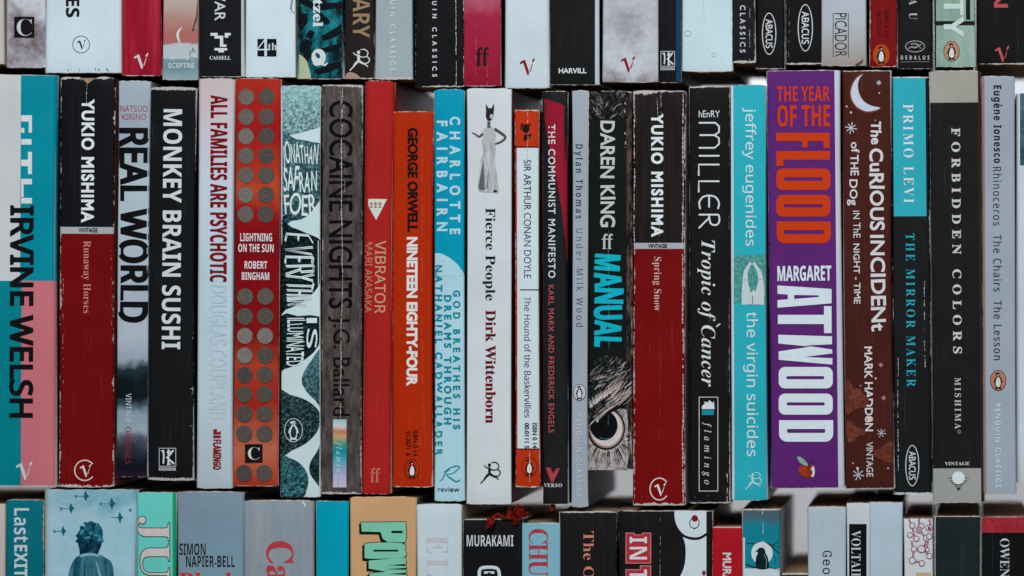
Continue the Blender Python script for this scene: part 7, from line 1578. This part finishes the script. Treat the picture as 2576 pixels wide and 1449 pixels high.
b = Book('l', 'broad silver grey paperback with large pinkish red slab letters running down', 613, 790, 1258, BB, ('mottle', (132, 144, 154), (156, 166, 174), 1.0, .3, .7, (150, 150, 10)), edge=.12, speck=.02, rim=.3, r=2.0, bulge=.5, side=(90, 100, 106), side2=(30, 34, 38))
b.part('title_lettering').text('Cat', 'b', 672, 737, 1361, 1494, (184, 64, 72), wt=.12).flush()
b.scuffs([(760, 782, 1262, 1276)], 8, (210, 216, 220), 5, 8)
b = Book('l', 'plain bright cyan book without lettering', 796, 877, 1260, BB, (0, 158, 184), edge=.05, speck=0, rim=.15, r=1.2, side=(0, 80, 96), side2=(6, 60, 70))
b = Book('l', 'tan paperback with huge mint green comic letters shadowed in black', 880, 1046, 1249, BB, (206, 162, 116), edge=.05, speck=0, rim=.2, r=1.3, bulge=.3, side=(150, 110, 70), side2=(96, 110, 70))
b.part('title_lettering')
def comic(dx, dy, col, wd):
    q = lambda pts: [(x + dx, y + dy) for x, y in pts]
    g = [[q([(909, 1314), (1021, 1313), (1022, 1350), (1020, 1364), (975, 1363), (963, 1355), (958, 1338), (910, 1337)]), q([(984, 1335), (1014, 1335), (1014, 1341), (984, 1341)])[::1]],
         [q(smooth([(926, 1366), (1010, 1366), (1020, 1384), (1014, 1402), (926, 1405), (918, 1396), (918, 1376)], True, 3)), None],
         [q([(928, 1410), (1020, 1402), (1022, 1418), (975, 1422), (1022, 1424), (1023, 1440), (978, 1444), (1024, 1446), (1025, 1470), (932, 1462), (930, 1442), (972, 1438), (928, 1430)]), None]]
    for c, h in g:
        cs = [[b.loc(*p) for p in c]]
        cs = offset(cs, wd) if wd else cs
        P, T = fill(cs)
        b.tri(P, T, ink(col))
comic(-4, 5, (16, 26, 22), .35)
comic(0, 0, (16, 26, 22), .35)
comic(0, 0, (126, 202, 172), 0)
b.line([(985, 1338), (1013, 1338)], 6, (16, 26, 22)).line([(940, 1385), (1002, 1385)], 5, (16, 26, 22)).poly([(968, 1432), (1022, 1428), (1022, 1433)], (16, 26, 22)).flush()
b = Book('l', 'white paperback with very faint pinkish serif capitals', 1049, 1161, 1267, BB, (200, 216, 224), edge=.08, speck=0, rim=.2, r=1.2, bulge=.3, side=(176, 160, 130), side2=(196, 180, 150))
b.part('title_lettering').text('EL', 'b', 1073, 1128, 1345, 1450, (196, 196, 204), cond=.95, wt=-.12).flush()
b = Book('l', 'black paperback with white condensed capitals above a big rounded white letter', 1166, 1314, 1305, BB, (22, 22, 24), edge=.15, speck=.25, rim=.35, r=1.3, bulge=.3, side=(30, 36, 38), side2=(16, 24, 28))
b.part('author_lettering').text('MURAKAMI', 'sb', 1174, 1292, 1346, 1374, (206, 216, 220), 'h', wt=-.04)
b.part('title_lettering').line([(1208, 1470), (1206, 1440), (1214, 1428), (1248, 1428), (1256, 1440), (1256, 1452)], 8, (206, 220, 224), sm=3).line([(1218, 1440), (1244, 1440)], 6, (206, 220, 224)).line([(1231, 1440), (1231, 1475)], 8, (30, 32, 34)).flush()
b = Book('l', 'light blue paperback with speckled red typewriter capitals', 1312, 1409, 1315, BB, (126, 180, 196), edge=.15, speck=0, rim=.3, r=1.2, bulge=.3, side=(60, 84, 92), side2=(24, 30, 34))
b.part('title_lettering').text('CHUCK', 'b', 1331, 1378, 1330, 1530, ('mottle', (170, 40, 56), (176, 110, 124), 500, .45, .7, (1, 1, 1)), cond=.86, wt=-.02).flush()
b = Book('l', 'black paperback with orange-pink serif lettering running down its spine', 1408, 1551, 1286, BB, (27, 26, 27), edge=.2, speck=.15, rim=.5, r=1.3, bulge=.4, side=(20, 22, 24), side2=(24, 22, 24))
b.part('title_lettering').text('The Oxford', 'b', 1468, 1494, 1336, 1560, (204, 130, 108), wt=-.06).flush()
b = Book('l', 'thick black paperback with pink-haloed white capitals and a curving white inset', 1556, 1792, 1284, BB, (25, 24, 25), edge=.25, speck=.3, rim=.3, r=2.0, bulge=.4, side=(30, 26, 28), side2=(60, 30, 34))
b.part('title_lettering').text('IN THE', 'sb', 1584, 1628, 1350, 1530, (198, 130, 132), cond=.82, wt=2.0)
b.text('IN THE', 'sb', 1584, 1628, 1350, 1530, (178, 48, 60), cond=.82, wt=1.6).text('IN THE', 'sb', 1584, 1628, 1350, 1530, (214, 220, 224), cond=.82, wt=-.05)
b.part('white_inset').poly([(1697, 1282), (1777, 1282), (1777, 1340)] + smooth([(1777, 1340), (1760, 1350), (1742, 1351), (1722, 1345), (1706, 1328), (1698, 1306), (1697, 1284)], False, 4), (208, 222, 228))
b.poly([(1777, 1348)] + smooth([(1777, 1348), (1760, 1357), (1740, 1358), (1718, 1351)], False, 4) + smooth([(1718, 1351), (1724, 1370), (1725, 1400), (1720, 1430), (1708, 1456), (1700, 1480)], False, 4) + [(1777, 1480)], (208, 222, 228))
b.poly(ell(1748, 1304, 8, 8.5), (150, 16, 34)).ring(1747, 1316, 13, 14, 2.2, (26, 28, 32)).poly(ell(1747, 1329, 2.4, 2.4), (26, 28, 32)).poly(ell(1771, 1441, 5, 6), (140, 30, 44)).line([(1771, 1447), (1771, 1470)], 2.4, (26, 28, 32)).flush()
b.crease(1662, 1290, 1450, .5, 1.6, 2.5, (150, 146, 144))
b = Book('l', 'bright red narrow paperback with small white capitals running down', 1789, 1867, 1325, BB, (168, 22, 34), edge=.08, speck=.03, rim=.4, r=1.2, bulge=.3, side=(110, 14, 20), side2=(110, 14, 20), back=1)
b.part('author_lettering').text('MURAKAMI', 'g', 1819, 1839, 1391, 1526, (206, 206, 208), wt=.16).flush()
b = Book('l', 'teal paperback with a black bird silhouetted against a full moon', 1869, 1963, 1280, BB, ('grad', [(1280, (74, 92, 98)), (1302, (70, 100, 110)), (1318, (20, 128, 146)), (1450, (16, 134, 152))], .012), edge=.2, speck=.06, rim=.5, r=1.1, bulge=.2, side=(30, 40, 44), side2=(196, 206, 212),
         regions=[(-999, 9999, 1430, 9999, (200, 214, 220)), (-999, 1874, 1352, 9999, (200, 206, 210))])
b.part('bird_print').poly(ell(1917, 1391, 27, 29, 36), (206, 218, 222))
BK = (10, 34, 36)
b.poly(smooth([(1905, 1430), (1901, 1412), (1904, 1396), (1912, 1388), (1922, 1388), (1930, 1398), (1934, 1414), (1932, 1430)], True, 3), BK).poly(smooth([(1908, 1394), (1905, 1388), (1900, 1388), (1906, 1382), (1913, 1377), (1922, 1380), (1926, 1390), (1918, 1398)], True, 3), BK).line([(1922, 1394), (1929, 1410), (1927, 1428)], 1.2, (150, 170, 174))
b.line([(1876, 1419), (1895, 1426), (1915, 1429)], [2.5, 3, 2.5], BK).line([(1877, 1366), (1898, 1367), (1918, 1361), (1934, 1368), (1950, 1374), (1960, 1376)], 1.6, BK, sm=3).line([(1926, 1363), (1940, 1374), (1960, 1392)], [2, 2.6, 2.2], BK, sm=3).line([(1940, 1374), (1958, 1362)], 1.4, BK).line([(1935, 1428), (1960, 1432)], 1.4, BK).line([(1944, 1394), (1952, 1408), (1950, 1420)], 1, BK)
b.flush()
b.crease(1919, 1284, 1370, .6, 1.2, 1.0, (206, 214, 216))
b = Book('l', 'low dark brown book sunk between the bird cover and the pale grey spine', 1968, 2034, 1441, BB, (44, 34, 30), edge=.15, speck=.1, rim=.7, r=1.0, side=(40, 30, 26), back=2)
b = Book('l', 'pale grey paperback with wide-spaced black typewriter letters', 2033, 2128, 1274, BB, (176, 194, 204), edge=.08, speck=0, rim=.4, r=1.2, bulge=.3, side=(150, 130, 120), side2=(10, 74, 92), pages=(168, 122, 96))
b.part('title_lettering').text('George', 'mono', 2070, 2092, 1385, 1508, (32, 36, 40), cond=.8, wt=.02).flush()
b.crease(2070, 1280, 1420, .35, .8, 2.0, (150, 166, 176))
b = Book('l', 'slim black-banded white paperback with white serif capitals', 2131, 2188, 1265, BB, (198, 206, 214), edge=.06, speck=0, rim=.3, r=.8, side=(120, 96, 80), side2=(176, 182, 188), regions=[(2136, 2180, 1318, 9999, (18, 18, 21))])
b.part('author_lettering').text('VOLTAIRE', 'b', 2142, 2165, 1334, 1478, (200, 208, 214), wt=-.05).flush()
b = Book('l', 'blank pale blue-grey paperback beside the black-banded slim one', 2190, 2271, 1263, BB, (178, 198, 210), edge=.06, speck=0, rim=.35, r=1.0, bulge=.25, side=(150, 150, 150), side2=(120, 26, 30), pages=(168, 122, 96))
b = Book('l', 'white paperback with a dark red ball-and-stick molecule pattern', 2276, 2347, 1304, BB, (206, 212, 220), edge=.05, speck=0, rim=.25, r=1.0, bulge=.2, side=(120, 20, 26), side2=(180, 180, 184), back=1, pages=(168, 122, 96))
b.part('molecule_print')
MR = (142, 24, 38)
bd = [(2286, 1306, 2293, 1320), (2312, 1304, 2312, 1328), (2338, 1306, 2341, 1326), (2296, 1330, 2301, 1350), (2317, 1338, 2330, 1355), (2334, 1357, 2350, 1351), (2330, 1362, 2322, 1382), (2335, 1362, 2330, 1384), (2293, 1360, 2297, 1380), (2304, 1382, 2316, 1381), (2326, 1388, 2342, 1398), (2298, 1388, 2296, 1405), (2300, 1412, 2318, 1414)]
for (a, c, d, e) in bd:
    b.line([(a, c), (d, e)], 4.4, MR, .001).line([(a, c), (d, e)], 1.2, (206, 190, 198), .001)
for (x, y, r) in ((2295, 1322, 8), (2318, 1323, 8), (2312, 1333, 8.5), (2343, 1328, 9), (2289, 1346, 7.5), (2305, 1355, 8), (2331, 1353, 8.5), (2353, 1349, 8), (2318, 1381, 10), (2299, 1381, 8), (2333, 1383, 6), (2350, 1399, 8), (2295, 1410, 9), (2319, 1417, 8)):
    if x + r > 2346:
        x = 2346 - r
    b.poly(ell(x, y, r, r, 20), MR, .001).poly(ell(x, y, r - 1.9, r - 1.9, 20), (206, 212, 220), .001)
b.part('title_lettering').text('F', 'sb', 2304, 2342, 1440, 1475, (196, 176, 136)).flush()
b = Book('l', 'plain green-black book without lettering beside the molecule pattern', 2354, 2466, 1298, BB, (28, 38, 40), edge=.12, speck=.06, rim=.35, r=1.3, bulge=.3, side=(16, 64, 60), side2=(20, 22, 24), pages=(168, 122, 96))
b = Book('l', 'black paperback with a red band at its head and white serif capitals', 2470, 2585, 1300, BB, (17, 18, 20), edge=.1, speck=.05, rim=.2, r=1.1, bulge=.3, side=(24, 26, 28), side2=(150, 160, 166), regions=[(-999, 9999, -999, 1340, ('mottle', (146, 24, 38), (172, 60, 72), 150, .4, .7, (1, 1, 1)))], pages=(168, 122, 96))
b.part('author_lettering').text('OWEN', 'b', 2516, 2539, 1354, 1452, (196, 204, 210), wt=-.06).flush()

# no neighbours are built past the edges; widened end books block stray light
# ================================================================== dried red flower on the black paperback


def tube(bm, pts, rad):
    rings = []
    for i, p in enumerate(pts):
        d = (Vector(pts[min(i + 1, len(pts) - 1)]) - Vector(pts[max(i - 1, 0)])).normalized()
        a = d.cross(Vector((0, 1, .1))).normalized()
        c = d.cross(a)
        r = rad[i]
        rings.append([bm.verts.new(Vector(p) + (a * math.cos(t) + c * math.sin(t)) * r) for t in [k * math.pi / 4 for k in range(8)]])
    for r0, r1 in zip(rings, rings[1:]):
        for k in range(8):
            bm.faces.new((r0[k], r0[(k + 1) % 8], r1[(k + 1) % 8], r1[k]))
    bm.faces.new(rings[0][::-1])
    bm.faces.new(rings[-1])


def petal(bm, base, tip, wid, up, seed):
    rnd = random.Random(seed)
    B, T = Vector(base), Vector(tip)
    d = T - B
    sd = d.cross(Vector(up)).normalized()
    nr = sd.cross(d).normalized()
    g = []
    for i in range(8):
        t = i / 7
        w = wid * math.sin(math.pi * min(1, .08 + t * .9)) ** .8
        row = []
        for j in range(7):
            v = (j - 3) / 3
            p = B + d * t + sd * w * v + nr * (wid * .5 * v * v + wid * .4 * math.sin(5 * t + seed) + rnd.uniform(-.0005, .0005)) + sd * wid * (.35 * math.sin(4 * t + seed * 2) + rnd.uniform(-.16, .16))
            row.append(bm.verts.new(p))
        g.append(row)
    for i in range(7):
        for j in range(6):
            f = bm.faces.new((g[i][j], g[i][j + 1], g[i + 1][j + 1], g[i + 1][j]))
            f.smooth = True


def W3(px, py, y):
    k = (DIST + y) / DIST
    return (CAMX + (px - VX) * S * k, y, (CY - py) * S * k)


root = bpy.data.objects.new('dried_flower', None)
root.empty_display_size = .01
root.location = W3(1262, 1304, .004)
COL.objects.link(root)
root['label'] = 'crumpled dried red flower lying on top of a black book'
root['category'] = 'flower'
RM = ('mottle', (44, 6, 5), (150, 34, 22), 420, .38, .62, (1, 1, 1))


def kid(name, bm, solid=0):
    me = bpy.data.meshes.new(name)
    for v in bm.verts:
        v.co -= root.location
    bmesh.ops.recalc_face_normals(bm, faces=bm.faces)
    bm.to_mesh(me)
    bm.free()
    me.materials.append(ink(RM, .7))
    o = bpy.data.objects.new(name, me)
    COL.objects.link(o)
    o.parent = root
    if solid:
        md = o.modifiers.new('thickness', 'SOLIDIFY')
        md.thickness = solid
    return o


bm = bmesh.new()
tube(bm, [W3(1234, 1306, -.003), W3(1246, 1297, -.003), W3(1252, 1293, -.002), W3(1264, 1300, -.002), W3(1282, 1304, -.001), W3(1296, 1306, .001)], [.0006, .0008, .0009, .0008, .0008, .0012])
kid('stem', bm)
for i, (a, t, w, up) in enumerate([((1238, 1303, -.003), (1222, 1330, -.004), .0018, (0, -1, .2)), ((1237, 1304, -.003), (1236, 1324, -.005), .0014, (.3, -1, 0)),
                                   ((1290, 1306, 0), (1304, 1288, -.002), .0016, (0, -1, .3)), ((1296, 1304, 0), (1322, 1280, .000), .0027, (0, -1, .4)), ((1298, 1302, .001), (1300, 1268, .001), .0017, (.4, -1, 0)),
                                   ((1294, 1308, 0), (1300, 1314, -.003), .0017, (.2, -1, -.3)), ((1282, 1304, 0), (1284, 1276, 0), .0013, (-.3, -1, 0)), ((1300, 1304, .002), (1330, 1290, .004), .0018, (0, -1, .8))]):
    bm = bmesh.new()
    petal(bm, W3(*a), W3(*t), w, up, i + 1)
    kid('petal', bm, .00025)

root2 = root
root = bpy.data.objects.new('fallen_petal', None)
root.location = W3(1396, 1284, .004)
COL.objects.link(root)
root['label'] = 'single red dried petal caught under the slim black spine with the red flag'
root['category'] = 'petal'
bm = bmesh.new()
petal(bm, W3(1386, 1271, .002), W3(1400, 1281, .001), .0018, (0, -1, .2), 9)
kid('blade', bm, .00025)
